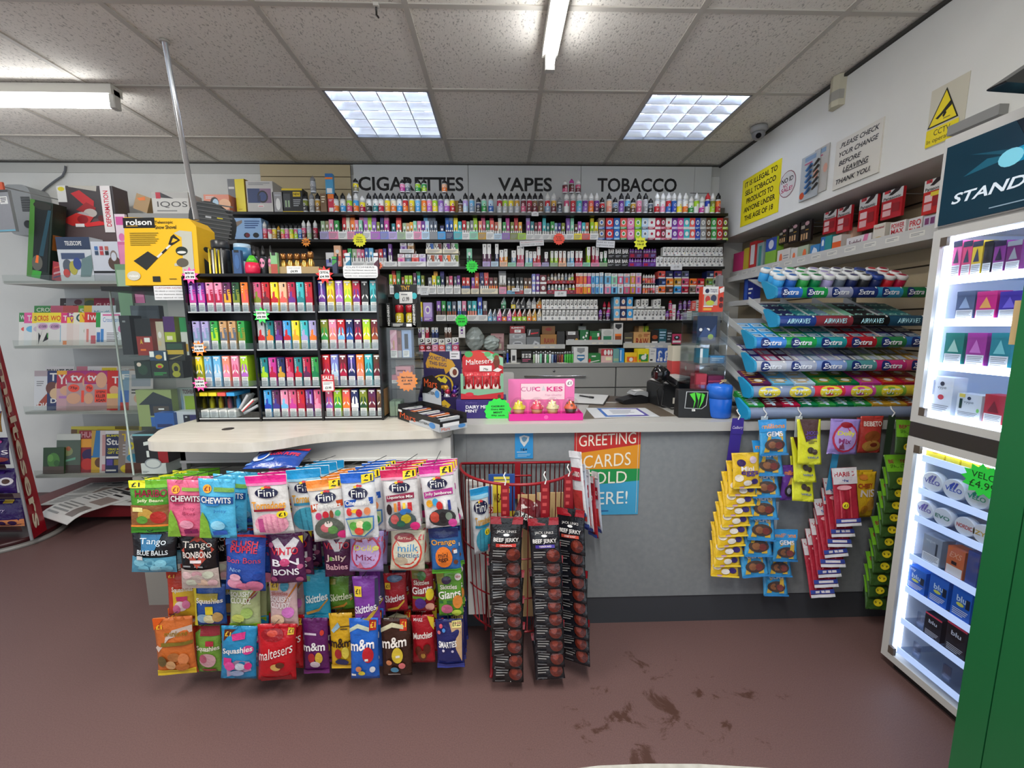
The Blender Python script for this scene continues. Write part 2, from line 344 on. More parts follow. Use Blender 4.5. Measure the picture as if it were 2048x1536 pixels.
# fascia: beige slatted board at the left, white boards with lettering
b=B();pa,pb=P(521,328,3.49),P(706,424,3.49);zb,zt=pb.z-.02,2.632
for i in range(4):b.box((pa.x,3.474,zb+(zt-zb)*i/4+.003),(pb.x,3.4845,zb+(zt-zb)*(i+1)/4-.003),M('c6b58f',.55))
b.box((pa.x,3.479,zb),(pb.x,3.4843,zt),M('5b4b33',.8));put(b.obj('slatted_panel'),'','cream slatted board left of the white tobacco signs','wall panel')
WB=M('d2d4d2',.5)
for (x0,x1,w,wx0,wx1,lab)in ((706,936,'CIGARETTES',716,927,'white fascia board lettered CIGARETTES in black capitals'),(936,1162,'VAPES',996,1104,'white fascia board lettered VAPES in black capitals'),(1162,1390,'TOBACCO',1195,1354,'white fascia board lettered TOBACCO in black capitals')):
    a,c=P(x0,330,3.48),P(x1,330,3.48);b=B();b.box((a.x+.002,3.474,zb),(c.x-.002,3.4845,zt),WB)
    l,r,tp,bt=P(wx0,355,3.476),P(wx1,355,3.476),P(1000,355,3.476).z,P(1000,383,3.476).z
    b.text(w,(l.x+r.x)/2,(tp+bt)/2,3.4735,tp-bt,M('111111',.4),r.x-l.x,True);put(b.obj('sign_board'),'',lab,'sign')
a,c=P(1390,330,3.48),P(1426,330,3.48);b=B();b.box((a.x,3.474,zb),(c.x-.01,3.4845,zt),WB)
for k in (.18,.45):b.box((a.x-.03,3.473,zb+(zt-zb)*k),(c.x-.02,3.4745,zb+(zt-zb)*k+.004),M('3d3d3b',.8))
put(b.obj('slatted_panel'),'','white grooved end board right of the TOBACCO sign','wall panel')
# ---------------------------------------------------------------- bottles
def bottle_mesh(lab,low,r,h,k={}):
    key=(lab,low,round(r,4),round(h,3))
    if key not in k:
        b=B();hb=h*.70
        b.lathe([(r*.9,0),(r,.004),(r,hb*.12)],M('d8dadb',.25),14,cap=False);b.lathe([(r*1.01,hb*.12),(r*1.01,hb*.5)],M(low,.3),14,cap=False)
        b.lathe([(r*1.01,hb*.5),(r*1.01,hb*.86)],M(lab,.3),14,cap=False);b.lathe([(r,hb*.86),(r*.98,hb*.93),(r*.7,hb)],M('c9cbcc',.25),14)
        s=lambda u,v,o:(r*1.012*math.sin((u-.5)*1.5),-(r*1.012+o)*math.cos((u-.5)*1.5),hb*(.12+.74*v))
        art(b,s,'e.5,.62,.28,.13,white;e.5,.62,.18,.08,%s;l.25,.12,.75,.34,3,white'%low,lambda c:M(c,.3));k[key]=b.mesh('bottle')
    return k[key]
def cap_mesh(c,r,h,k={}):
    key=(c,round(r,4),round(h,3))
    if key not in k:
        b=B();hb=h*.70;b.lathe([(r*.86,hb-.001),(r*.9,hb+h*.03),(r*.86,hb+h*.14),(r*.5,h*.90),(r*.2,h)],M(c,.4),14);k[key]=b.mesh('cap')
    return k[key]
def bottle(lab,low,cap,x,y,z,h,r,label,group):
    o=B().obj('liquid_bottle',None,bottle_mesh(lab,low,r,h));put(o,'',label,'bottle',(x,y,z),random.uniform(-.3,.3),group)
    c=B().obj('cap',o,cap_mesh(cap,r,h));return o
def bottle_row(spec,yb,F_,place,noun='liquid bottle',group='vape liquid bottles on the top gantry shelf',z=None,r=None):
    it=[s.split(',')for s in spec.split()];L=labels([f'{i[3]}-capped {i[1]} and {i[2]} {noun}' if i[1]!=i[2]else f'{i[3]}-capped {i[1]} {noun}' for i in it],place)
    for i,lab in zip(it,L):
        px=float(i[0]);yt=float(i[4])if len(i)>4 else 386;zz=zf(yb,px)if z is None else z;yy=F_+.03
        zt=P(px,yt,yy).z;bottle(i[1],i[2],i[3],P(px,(yt+yb)/2,yy).x,yy,zz,zt-zz,r or .0196,lab,group)
BOT=('611,olive,charcoal,black 624,silver,grey,grey 636,gold,bronze,black 672,white,orange,black 686,white,azure,black 699,lime,rose,white 712,azure,orange,white 725,yellow,crimson,white,392 738,white,black,black 751,white,teal,black 762,white,crimson,black '
 '775,yellow,amber,black 787,cream,orange,black 799,white,azure,black 811,red,orange,black 824,yellow,gold,black 836,sky,azure,black 848,orange,amber,black 859,pink,orchid,black 870,lime,yellow,black 882,violet,lilac,black 894,white,orchid,black 905,yellow,red,black '
 '921,brown,bronze,black,398 931,lilac,powder,black 944,sky,steel,black 957,navy,charcoal,black,395 968,mint,green,black 982,powder,blue,black 999,crimson,silver,black 1010,lime,silver,black 1022,yellow,silver,black 1034,gold,silver,black 1047,maroon,rose,black 1059,crimson,maroon,black '
 '1070,bronze,maroon,black 1081.5,brown,bronze,black 1095,red,steel,white 1107.5,gold,maroon,white 1119,charcoal,slate,grey,395 1133,rose,white,white 1146,red,crimson,white 1158,turquoise,sky,white 1170,purple,violet,white 1182,coral,orange,white 1193,purple,plum,white 1204,red,black,black,395 '
 '1218,peach,salmon,black 1230,steel,charcoal,black,395 1242.5,purple,violet,black 1255,sky,charcoal,black 1266,gold,brown,black,396 1278,pink,rose,black 1291,silver,grey,black 1301,slate,black,black,397 1314,white,red,white 1325.5,white,pink,white 1337,red,blue,white 1348,blue,royal,white '
 '1359,white,yellow,white 1371,white,orange,white 1382,white,green,white,393 1393,lime,white,white 1403.5,white,magenta,white,393 1415,royal,white,red 1425,olive,lime,white 1436,orange,red,black')
bottle_row(BOT,425,F,'on the top gantry shelf',z=SH[1])
_zt=P(830,391,F+.03).z
bottle_row('711.5,yellow,khaki,black,357 805,pink,magenta,black,359 815.5,silver,slate,black,359 836,lime,green,black,359 848.5,green,lime,black,359 889,peach,orange,black,359 1130,maroon,rose,white,361 1143,brown,maroon,magenta,358 1156,rose,maroon,white,360',391,F,
    'standing on the bottle row',z=SH[1]+(P(850,386,F+.03).z-SH[1])+.001)
bottle_row('626,silver,grey,grey,352',387,F,'perched on another bottle',z=SH[1]+(P(624,386,F+.03).z-SH[1])+.001)
b=B();b.box((-.022,-.03,0),(.022,.03,.1),M('b08a2e',.35));put(b.obj('liquid_carton'),'','gold carton squeezed into the bottle row under the T of CIGARETTES','box',(P(912,420,F).x,F+.09,SH[1]))
# ---------------------------------------------------------------- cartons, pens and trays on the gantry
KIND={
 'vape':'r0,0,1,.5,{b};e.5,.72,.26,.09,white;r.38,.3,.62,.6,{c};l.12,.04,.88,.26,4,white',
 'pod':'r0,.56,1,1,white;r.32,.36,.68,.78,{b};e.5,.52,.16,.07,white;e.5,.9,.16,.05,grey',
 'v':'r.5,.06,.98,.94,{b};e.5,.48,.2,.2,black;e.5,.48,.13,.13,white;tV|.16,.72,.3,.42,black,b',
 'duo':'r0,.72,1,1,white;r.3,.12,.7,.6,{b};l.2,.76,.8,.96,2,{b}',
 'ic':'r0,0,1,.22,{b};e.5,.6,.3,.22,white;e.5,.6,.18,.13,{b};l.12,.04,.88,.2,2,white',
 'lens':'e.55,.62,.26,.22,charcoal;e.5,.66,.13,.12,white;p0,.08,1,.08,1,.38,{b};l.1,.02,.6,.16,2,grey',
 'wide':'r0,0,1,.16,white;r.45,.3,.95,.66,{b};l.52,.36,.9,.6,3,white;e.24,.56,.16,.24,{c}',
 'tn':'tBAR|.5,.66,.86,.42,white,b;l.12,.1,.88,.3,2,silver',
 'bars':'r.06,.1,.94,.9,{b};l.14,.2,.86,.8,4,white',
 'plain':'l.12,.15,.88,.85,4,grey','card':'l.1,.2,.9,.8,3,{b}'}
LIGHTER={'white':'powder','black':'charcoal'}
def carton_mesh(a,b_,w,h,d,kind,c):
    m=B();m.box((-w/2,0,0),(w/2,d,h),CARD(a));art(m,flatsurf(w,h),KIND[kind].format(b=b_,c=c));return m.mesh('carton')
def cartons(spec,zb,y,d,kind,name,noun,place,group,cat='box',ybase=None,lift=0.):
    it=[s.split(',')for s in spec.split()]
    keys=[(f'{i[3]} and {i[4]} ' if len(i)>4 and i[4]!=i[3]else f'{i[3]} ')+noun for i in it];out=[]
    for i,lab in zip(it,labels(keys,place)):
        x0,x1,yt=map(float,i[:3]);a=i[3];b_=i[4]if len(i)>4 else LIGHTER.get(a,'white');z=zb+lift
        l,r,tp=P(x0,yt,y),P(x1,yt,y),P(x0,yt,y).z
        w=r.x-l.x-.0012;h=min(tp,min([q-.022 for q in SH.values()if q>z+.03],default=9))-z
        o=B().obj(name,None,carton_mesh(a,b_,w,h,d,kind,'charcoal' if a!='black' else 'silver'));put(o,'',lab,cat,((l.x+r.x)/2,y,z),0,group);out.append(o)
    return out
def trays(spec,zb,y,d,name,noun,place,group,lines='l.1,.18,.9,.82,4,grey',h=None): # open card trays: base, printed lip, low sides
    it=[s.split(',')for s in spec.split()]
    for i,lab in zip(it,labels([f'{i[3]} {noun}' for i in it],place)):
        x0,x1,yt=map(float,i[:3]);l,r=P(x0,yt,y),P(x1,yt,y);w=r.x-l.x-.0015;hh=h or l.z-zb
        m=B();c=CARD(i[3]);m.box((-w/2,0,0),(w/2,d,.0015),c);m.box((-w/2,0,0),(w/2,.002,hh),c);m.box((-w/2,d-.002,0),(w/2,d,hh),c)
        art(m,flatsurf(w,hh),lines);put(m.obj(name),'',lab,'tray',((l.x+r.x)/2,y,zb),0,group)
TB_,BX_='card trays on the gantry shelves','vape cartons on the gantry shelves'
# ---- second shelf
Z=SH[2];Y1=F+.012
trays('639,657,463,lavender 657,676,463,pink 676,694,463,white 694,709,463,pink 709,725,463,violet 726,741,463,white 741,760,463,orchid 760,777,463,periwinkle 777,794,463,lilac 794,811,464,sage 811,827,464,white 827,843,463,pink 843,859,463,powder 859,875,463,grey 875,891,463,azure 891,907,463,navy 907,924,463,turquoise 924,939,465,white 939,956,463,mint 956,972,465,gold 972,988,464,white '
 '988,1004,467,powder 1004,1020,466,violet 1020,1036,466,olive 1036,1052,466,lime 1052,1068,468,white 1068,1084,468,white 1084,1100,468,white 1100,1117,468,white 1117,1132,468,white 1132,1148,468,white 1148,1164,467,yellow 1164,1180,467,coral 1180,1197,467,white',Z,Y1,.12,'display_tray','card display tray','on the second gantry shelf',TB_)
Y2=Y1+.006
cartons('641,649,442,sage 650,657,442,khaki 657,666,439,pink 668,677,441,green 684,692,441,red 692,699,441,cream 700,709,441,orange 709,716,440,pink 717,724,440,mint 727,735,441,orchid 735,743,441,lime 743,752,443,violet 753,759,444,olive 760,767,441,navy 768,777,441,magenta 783,790,447,teal 792,802,441,coral 805,812,446,sage 812,819,446,tan 819,826,444,amber 826,833,442,mint 834,842,442,pink 842,850,442,purple 850,858,442,powder 859,866,442,slate 867,874,442,slate 880,888,451,navy '
 '891,898,441,blue 899,906,441,blue 907,915,441,yellow 916,923,443,turquoise 924,932,441,red 933,939,443,sage 940,947,441,grey 947,955,441,lime 957,964,442,salmon 965,971,442,rose 972,979,441,green 980,988,441,coral 989,996,444,terracotta 996,1003,444,cream 1005,1012,444,green 1013,1019,444,magenta 1021,1028,444,olive 1029,1036,444,red 1037,1044,444,amber 1053,1060,443,orchid 1061,1068,443,teal 1069,1075,445,maroon 1076,1083,444,rose 1085,1092,444,turquoise 1093,1099,446,teal '
 '1101,1109,443,green 1109,1115,446,steel 1116,1122,446,indigo 1123,1130,446,olive 1133,1140,443,violet 1141,1148,443,mint 1149,1156,448,brown 1156,1163,443,orchid 1164,1171,445,turquoise 1171,1178,445,terracotta 1181,1188,444,lime 1189,1196,444,yellow',Z+.002,Y2,.03,'vape','vape_carton','slim vape carton','in front on the second shelf',BX_)
cartons('684,692,432,red 692,699,432,cream 700,709,431,orange 718,727,431,pink 727,735,431,lilac 735,743,431,lime 743,752,432,orchid 760,767,432,indigo 768,777,431,pink 792,802,433,red 847,855,433,sky 855,863,433,slate 863,871,433,slate 890,898,433,blue 898,906,432,steel 907,915,433,yellow 946,954,433,lime 962,970,433,rose 979,987,436,crimson 996,1003,436,white 1011,1019,436,magenta 1028,1036,427,red 1052,1060,435,lilac 1085,1092,431,turquoise 1132,1140,436,violet 1141,1148,436,mint 1181,1188,435,yellow',
 Z+.002,Y2+.045,.03,'vape','vape_carton','taller vape carton','behind on the second shelf',BX_)
_w=('1197,1210,{y},taupe,blue 1212,1227,{y},red,blue 1228,1240,{y},blue,sky 1241,1254,{y},coral,green 1255,1269,{y},pink,magenta 1270,1283,{y},lime,green 1284,1297,{y},powder,slate 1297,1311,{y},white,crimson 1311,1322,{y},crimson,white 1322,1332,{y},maroon,rose 1332,1344,{y},white,red 1344,1356,{y},purple,lilac 1356,1368,{y},magenta,pink 1368,1380,{y},turquoise,white 1380,1391,{y},coral,white 1391,1401,{y},royal,blue 1401,1413,{y},grey,silver 1413,1423,{y},brown,taupe 1423,1434,{y},green,mint 1434,1446,{y},red,crimson 1446,1457,{y},brown,lime')
cartons(_w.format(y=459),Z,Y1,.1,'ic','pod_carton','pod carton','low on the second shelf',BX_)
cartons(_w.format(y=436),P(1320,459,Y1).z+.002,Y1,.1,'ic','pod_carton','pod carton','stacked on the second shelf',BX_,lift=0)
# ---- third shelf
Z=SH[3];Y2=Y1+.006
trays('703,731,524,white 732,750,524,white 766,794,523,white 795,852,523,white 853,885,523,white 885,917,523,white 965,980,523,lilac 982,997,523,powder 999,1015,523,peach 1016,1032,525,mint 1033,1048,525,pink 1050,1065,525,mint 1066,1082,525,pink 1084,1098,525,lavender 1100,1116,525,sage 1117,1133,525,peach 1134,1149,525,powder 1150,1165,525,pink 1166,1181,525,mint 1182,1199,525,pink 1199,1215,525,sage',Z,Y1,.11,'display_tray','card display tray','on the third gantry shelf',TB_)
cartons('651,667,505,white,periwinkle 667,681,491,peach,coral 685,693,500,red,white 695,703,497,green 704,713,498,sage 713,721,498,pink 721,728,499,rose 729,736,496,blue 737,746,496,sky 750,757,499,maroon 757,765,498,red 766,772,497,indigo 776,783,488,purple',Z+.002,Y2,.03,'vape','vape_carton','vape carton','on the third gantry shelf',BX_)
cartons('795,809,508,pink,magenta 810,822,508,slate,steel 823,837,508,coral,red 838,851,508,lilac,violet',Z+.002,Y2,.06,'duo','pod_carton','square pod carton','low on the third shelf',BX_)
_z=P(820,507,Y2).z+.002;trays('799,828,498,white',_z,Y1,.09,'display_tray','card display tray','stacked above the square pod cartons',TB_)
cartons('800,813,482,lilac,purple 815,827,484,tan,bronze',_z+.002,Y2,.06,'duo','pod_carton','square pod carton','stacked on the third shelf',BX_)
cartons('854,869,509,white,rust 869,885,509,white,red 886,901,509,white,orange 902,917,509,white,olive',Z+.002,Y2,.06,'v','pod_carton','pod carton','with a black V in the lower tray',BX_)
_z=P(870,508,Y2).z+.002;trays('851,884,498,cream 885,917,498,cream',_z,Y1,.09,'display_tray','card display tray','stacked above the cartons with a black V',TB_)
cartons('852,867,482,white,blue 868,883,484,white,maroon 886,900,482,white,purple 902,916,484,white,green',_z+.002,Y2,.06,'v','pod_carton','pod carton','with a black V in the upper tray',BX_)
cartons('933,944,497,mint,emerald',Z,Y1+.03,.03,'vape','vape_carton','single vape carton','standing alone behind the green star tag',BX_)
cartons('965,973,488,plum 974,982,488,plum 990,997,488,navy 999,1007,500,orange 1008,1015,498,amber 1023,1032,501,steel 1034,1041,492,crimson 1041,1048,492,rose 1051,1057,501,powder 1058,1065,503,sky 1066,1073,503,red 1074,1081,493,red 1089,1096,504,plum 1101,1107,502,lime 1109,1116,502,lime 1118,1124,502,salmon 1126,1132,502,peach 1135,1140,503,steel 1141,1148,502,sky 1151,1157,502,crimson 1158,1165,502,crimson 1174,1181,494,lime 1184,1190,493,crimson 1191,1198,495,rose 1200,1206,504,forest 1208,1214,502,green',
 Z+.002,Y2,.05,'pod','pod_pack','white-topped pod pack','on the third gantry shelf',BX_)
for nm,yt,zz,pl_ in (('1215,1229,517,black 1229,1243,517,black 1243,1257,517,black',0,Z,'low on the third shelf'),('1216,1230,496,black 1230,1244,496,black 1244,1258,496,black',0,P(1235,517,Y1).z+.001,'stacked on the third shelf')):
    cartons(nm,zz,Y1,.09,'tn','liquid_carton','carton with bold white letters',pl_,BX_)
LT='l.6,.2,.92,.8,3,periwinkle;r.1,.2,.4,.8,crimson'
trays('1257,1284,525,purple 1285,1312,525,purple',Z,Y1,.1,'display_tray','bottle tray','low on the third shelf',TB_,LT)
_z=P(1285,517,Y1).z+.004
trays('1258,1285,506,plum 1286,1313,506,plum',_z,Y1+.012,.09,'display_tray','bottle tray','resting on the lower purple bottle trays',TB_,LT)
def small_bottles(spec,zb,y,place,noun='small liquid bottle',group='small bottles on the gantry',r=.0125):
    it=[s.split(',')for s in spec.split()]
    for i,lab in zip(it,labels([f'{i[3]}-capped {i[1]} {noun}' for i in it],place)):
        px,yt=float(i[0]),float(i[4]);q=P(px,yt,y);bottle(i[1],i[2],i[3],q.x,y,zb,q.z-zb,r,lab,group)
small_bottles(' '.join(f'{1260+k*5.3+(k//5)*1.2:.0f},purple,plum,violet,517' for k in range(10)),Z+.002,Y1+.018,'in the lower purple trays',r=.0098)
small_bottles(' '.join(f'{1261+k*5.3+(k//5)*1.2:.0f},purple,plum,violet,497' for k in range(10)),_z+.002,Y1+.032,'in the upper purple trays',r=.0098)
_c='pink red red crimson coral pink red plum brown red coral pink rose purple red pink blue navy'.split()
cartons(' '.join(f'{1312.6+k*7.5:.1f},{1319.2+k*7.5:.1f},514,white,{_c[k]}' for k in range(18)),Z+.002,Y2,.05,'lens','pod_box','pod box','low on the third shelf',BX_)
trays(' '.join(f'{1312+k*15},{1327+k*15},527,white' for k in range(9)),Z,Y1,.1,'display_tray','low pod tray','on the third gantry shelf',TB_,'e.5,.5,.16,.3,grey')
_z=P(1380,513,Y2).z+.001
trays(' '.join(f'{1326+k*15},{1341+k*15},507,white' for k in range(8)),_z,Y1,.1,'display_tray','upper pod tray','on the third gantry shelf',TB_,'e.5,.5,.16,.3,grey')
_c='pink red red coral plum yellow gold red crimson purple violet red pink blue navy navy'.split()
cartons(' '.join(f'{1326.4+k*7.5:.1f},{1333+k*7.5:.1f},494,white,{_c[k]}' for k in range(16)),_z+.002,Y2,.05,'lens','pod_box','pod box','stacked on the third shelf',BX_)
# ---- fourth shelf
Z=SH[4]
trays('779,793,572,white 793,808,572,white 809,825,572,white 825,841,572,white 841,857,572,white 857,873,573,white 874,889,573,white 890,906,573,white 907,921,573,white 923,940,577,cream 942,958,577,cream 960,996,577,cream 998,1013,574,pink 1014,1030,581,sky 1030,1047,581,red 1048,1063,577,white',Z,Y1,.1,'display_tray','card display tray','on the fourth gantry shelf',TB_)
cartons('778,784,549,lime 785,792,550,orange,teal 793,800,550,green 803,808,554,rust 809,816,551,lime 817,824,551,lime 826,832,546,plum 834,840,551,turquoise 842,848,551,olive 856,863,555,grey 864,872,551,yellow 873,880,552,green 882,888,551,navy 892,897,553,taupe 898,905,552,rose 908,913,553,slate 914,920,551,purple 924,931,555,red,blue 932,939,555,coral,blue 943,949,555,violet,magenta 950,957,555,orange,red 961,968,555,navy 969,976,555,red 978,986,555,maroon,orange 987,995,555,brown,orange 999,1005,551,white,bronze 1006,1012,551,white,bronze',
 Z+.002,Y2,.04,'vape','vape_carton','vape carton','in front on the fourth shelf',BX_)
cartons('783,790,536,red 792,800,536,green 832,840,543,green 867,875,543,amber 880,888,543,indigo 949,958,545,red 959,967,545,indigo 968,977,545,coral 997,1012,542,grey',Z+.002,Y2+.05,.03,'vape','vape_carton','taller vape carton','behind on the fourth shelf',BX_)
cartons('1015,1021,555,black,gold 1023,1029,556,charcoal,gold 1032,1038,555,black,silver 1040,1046,555,charcoal,silver 1048,1055,556,brown,amber 1056,1063,556,brown,rust',Z+.002,Y2,.03,'vape','pen_pack','vape pen pack','in the middle of the fourth gantry shelf',BX_)
cartons('1064,1071,568,periwinkle 1072,1079,568,purple 1080,1093,568,maroon',Z,Y1,.09,'ic','liquid_carton','liquid carton','in the lower layer of the fourth shelf',BX_)
cartons('1064,1071,548,periwinkle 1072,1079,548,purple 1080,1093,550,maroon',P(1070,568,Y1).z,Y1,.09,'ic','liquid_carton','liquid carton','in the upper layer of the fourth shelf',BX_)
LR='e.5,.5,.4,.38,maroon;l.25,.35,.75,.65,1,pink'
trays(' '.join(f'{1095+k*14},{1109+k*14},580,crimson' for k in range(4)),Z,Y1,.09,'display_tray','red bottle tray','on the fourth gantry shelf',TB_,LR)
small_bottles('1098,steel,cream,silver,569 1105,cream,gold,silver,569 1112,silver,gold,white,568 1119,mint,silver,white,569 1126,silver,slate,white,568 1133,cream,silver,grey,569 1140,gold,lime,silver,568 1147,lime,mint,white,569',Z+.002,Y1+.016,'in the lower red trays',r=.0105)
_z=P(1120,567,Y1).z
trays(' '.join(f'{1094+k*14},{1108+k*14},561,red' for k in range(4)),_z,Y1+.012,.08,'display_tray','upper bottle tray','above the red trays',TB_,LR)
small_bottles('1097,grey,cream,brown,548 1104,cream,brown,silver,547 1111,white,cream,taupe,546 1118,silver,gold,white,546 1125,cream,taupe,white,547 1132,steel,slate,silver,546 1139,cream,lime,silver,547 1145,lime,sage,white,546',_z+.002,Y1+.028,'in the upper red trays',r=.0105)
cartons('1152,1159,568,coral,orange 1159,1166,568,orange,red 1167,1174,568,amber,orange 1174,1182,568,coral,yellow 1183,1190,568,steel,blue 1191,1198,568,sky,blue 1199,1207,568,powder,azure 1210,1222,568,pink,steel 1223,1235,568,sky,navy 1236,1247,568,powder,taupe 1248,1260,568,rose,grey 1261,1271,568,gold,orchid 1272,1283,568,lilac,rose',Z,Y1,.09,'duo','liquid_carton','nic salt carton','low on the fourth shelf',BX_)
cartons('1152,1159,546,red,orange 1159,1166,546,orange,coral 1167,1174,546,coral,amber 1175,1182,546,magenta,rose 1183,1190,546,sky,blue 1191,1198,546,azure,powder 1199,1207,545,steel,sky 1210,1222,546,sky,slate 1223,1235,547,mint,grey 1236,1247,547,rose,powder 1248,1260,547,steel,coral 1261,1271,546,gold,pink 1272,1283,546,pink,violet',P(1200,568,Y1).z,Y1,.09,'duo','liquid_carton','nic salt carton','stacked on the fourth shelf',BX_)
small_bottles('1288,orange,coral,white,569 1293,rust,orange,white,569 1298,red,maroon,white,569 1303,coral,brown,white,569 1308,pink,red,white,569',Z,Y1+.01,'in the lower cluster',r=.0098)
trays('1285,1311,566,grey',P(1298,569,Y1+.02).z+.001,Y1+.002,.06,'display_tray','small bottle tray','above the white-capped bottles',TB_)
small_bottles('1288,orange,maroon,white,549 1293,coral,red,white,549 1298,red,orange,white,549 1303,rust,red,white,549 1308,pink,rose,white,549',P(1298,569,Y1+.02).z+.003,Y1+.018,'in the upper cluster',r=.0098)
cartons('1312,1317,571,white,red',Z,Y1,.05,'card','liquid_carton','narrow carton','beside the white-capped bottle clusters',BX_)
_zz=[Z]+[P(1370,y,Y1).z+.001 for y in (573,557)]
for k,(sp,w)in enumerate((('1317,1331,573,orange,red 1332,1346,573,brown,rust 1349,1363,573,azure,blue 1364,1377,573,crimson,red 1380,1392,573,taupe,brown 1393,1404,573,pink,rose','lowest'),('1318,1332,557,navy,blue 1333,1347,557,orange,amber 1349,1363,557,gold,tan 1364,1378,557,rose,crimson 1380,1394,557,orange,red 1395,1409,557,red,coral 1412,1425,557,olive,green 1426,1440,557,sage,green','middle'),
  ('1317,1331,542,coral,red 1332,1346,542,navy,slate 1349,1363,542,indigo,navy 1364,1378,542,slate,indigo 1414,1428,542,navy,steel 1429,1444,542,coral,rose','top'))):
    cartons(sp,_zz[k],Y1,.08,'wide','pod_carton','wide pod carton',f'in the {w} layer, fourth shelf',BX_)
# the middle and top layers right of the stack rest on a spare closed carton
b=B();_l,_r=P(1412,573,Y1),P(1440,573,Y1);b.box((_l.x,Y1,Z),(_r.x,Y1+.08,_zz[1]-.0005),CARD('white'));put(b.obj('pod_carton'),'','plain white closed carton under the green wide pod cartons','box',(0,0,0))
# ---- fifth shelf
Z=SH[5]
trays('872,892,630,white 893,913,630,white 914,933,630,white 934,955,630,white 955,975,630,white',Z,Y1,.1,'display_tray','card display tray','on the fifth gantry shelf',TB_)
cartons('836,844,604,yellow,periwinkle 846,864,605,lilac,violet',Z,Y1,.08,'ic','vape_carton','vape carton','at the fifth shelf end',BX_)
cartons('873,881,602,violet,brown 883,891,602,green,brown 894,902,603,teal,rust 904,912,603,slate,rust 915,922,602,powder,blue 924,932,602,pink,navy 935,943,602,teal,salmon 944,953,602,turquoise,salmon 955,964,591,royal,sky 966,974,602,grey,maroon',Z+.002,Y2,.05,'vape','vape_carton','vape carton','in trays on the fifth shelf',BX_)
def pods(spec,zb,y,place): # house-shaped packs with a slanting white strip
    it=[s.split(',')for s in spec.split()]
    for i,lab in zip(it,labels([f'{i[3]} and {i[4]} sloping-topped pod pack' for i in it],place)):
        x0,x1,yt=map(float,i[:3]);l,r=P(x0,yt,y),P(x1,yt,y);w=r.x-l.x-.001;h=l.z-zb
        m=B();m.prism([(-w/2,0),(w/2,0),(w/2,h*.55),(w*.2,h),(w*.05,h),(-w/2,h*.55)],0,.06,CARD(i[3]),'y')
        art(m,flatsurf(w,h),f'r0,0,1,.36,{i[4]};p-.02,.5,.2,.38,.78,.96,.6,1.0,white;e.22,.53,.09,.055,charcoal;e.5,.16,.2,.09,white');put(m.obj('pod_pack'),'',lab,'box',((l.x+r.x)/2,y,zb),0,BX_)
pods('976,984,618,steel,sky 985,993,618,slate,steel 994,1003,618,pink,magenta 1004,1013,618,charcoal,orange 1014,1023,618,pink,orchid 1024,1033,618,red,lime 1034,1043,618,coral,lime 1044,1053,618,brown,lime 1054,1063,618,tan,orange 1064,1073,618,gold,amber 1074,1083,618,beige,silver',Z,Y1,'in the lower fifth-shelf row')
# riser for the second row
_z=P(1000,617,Y1+.07).z;b=B();_a,_b2=P(996,617,Y1+.07),P(1084,617,Y1+.07)
b.box((_a.x,Y1+.065,_z-.004),(_b2.x,Y1+.2,_z),clear('d0d4d4',.1));b.box((_a.x,Y1+.065,Z),(_a.x+.004,Y1+.2,_z),clear('d0d4d4',.1));b.box((_b2.x-.004,Y1+.065,Z),(_b2.x,Y1+.2,_z),clear('d0d4d4',.1));put(b.obj('shelf_riser'),'','clear riser carrying the upper row of sloping-topped pod packs','shelf riser',(0,0,0))
pods('1002,1012,595,mint,emerald 1022,1031,595,charcoal,yellow 1032,1040,598,black,grey 1041,1051,595,black,charcoal 1053,1062,597,silver,grey 1063,1072,595,silver,white 1073,1083,596,gold,orange',_z,Y1+.07,'on the clear riser')
_c='taupe red gold plum red red pink rose coral pink red coral taupe red'.split()
cartons(' '.join(f'{1084.5+k*8:.1f},{1091+k*8:.1f},620,white,{_c[k]}' for k in range(14)),Z+.002,Y2,.05,'lens','pod_box','pod box','low mid fifth shelf',BX_)
trays(' '.join(f'{1084+k*14},{1098+k*14},632,white' for k in range(8)),Z,Y1,.1,'display_tray','low pod tray','on the fifth gantry shelf',TB_,'e.5,.5,.16,.3,grey')
_z=P(1140,619,Y2).z+.001
trays(' '.join(f'{1084+k*14},{1098+k*14},612,white' for k in range(8)),_z,Y1,.1,'display_tray','upper pod tray','on the fifth gantry shelf',TB_,'e.5,.5,.16,.3,grey')
_c='taupe red silver sky grey brown taupe grey red rose grey pink red red'.split()
cartons(' '.join(f'{1084+k*8:.0f},{1091+k*8:.0f},599,white,{_c[k]}' for k in range(14)),_z+.002,Y2,.05,'lens','pod_box','pod box','stacked mid fifth shelf',BX_)
small_bottles('1201,purple,plum,violet,619 1216,violet,plum,magenta,619',Z,Y1+.01,'left of the straw-pattern cartons',r=.014)
small_bottles('1209,maroon,black,crimson,603 1218,rose,black,red,603',Z,Y1+.06,'left of the straw-pattern cartons',r=.013)
for k,(yt,zz,w)in enumerate(((618,Z,'lower'),(594,P(1240,618,Y1).z+.001,'upper'))):
    cartons(f'1228,1240,{yt},sky,peach 1241,1253,{yt},navy,peach 1254,1266,{yt},azure,peach',zz,Y1,.09,'ic','liquid_carton','straw-pattern carton',f'in the {w} layer of the fifth shelf',BX_)
_c='sky taupe grey red lime brown gold lime yellow'.split()
cartons(' '.join(f'{1267+k*7.2:.1f},{1273.5+k*7.2:.1f},619,white,{_c[k]}' for k in range(9)),Z+.002,Y2,.05,'lens','pod_box','pod box','low beside the straw-pattern cartons',BX_)
trays(' '.join(f'{1266+k*16},{1282+k*16},632,white' for k in range(4)),Z,Y1,.1,'display_tray','low pod tray','right of the straw-pattern cartons',TB_,'e.5,.5,.16,.3,grey')
_z=P(1300,618,Y2).z+.001
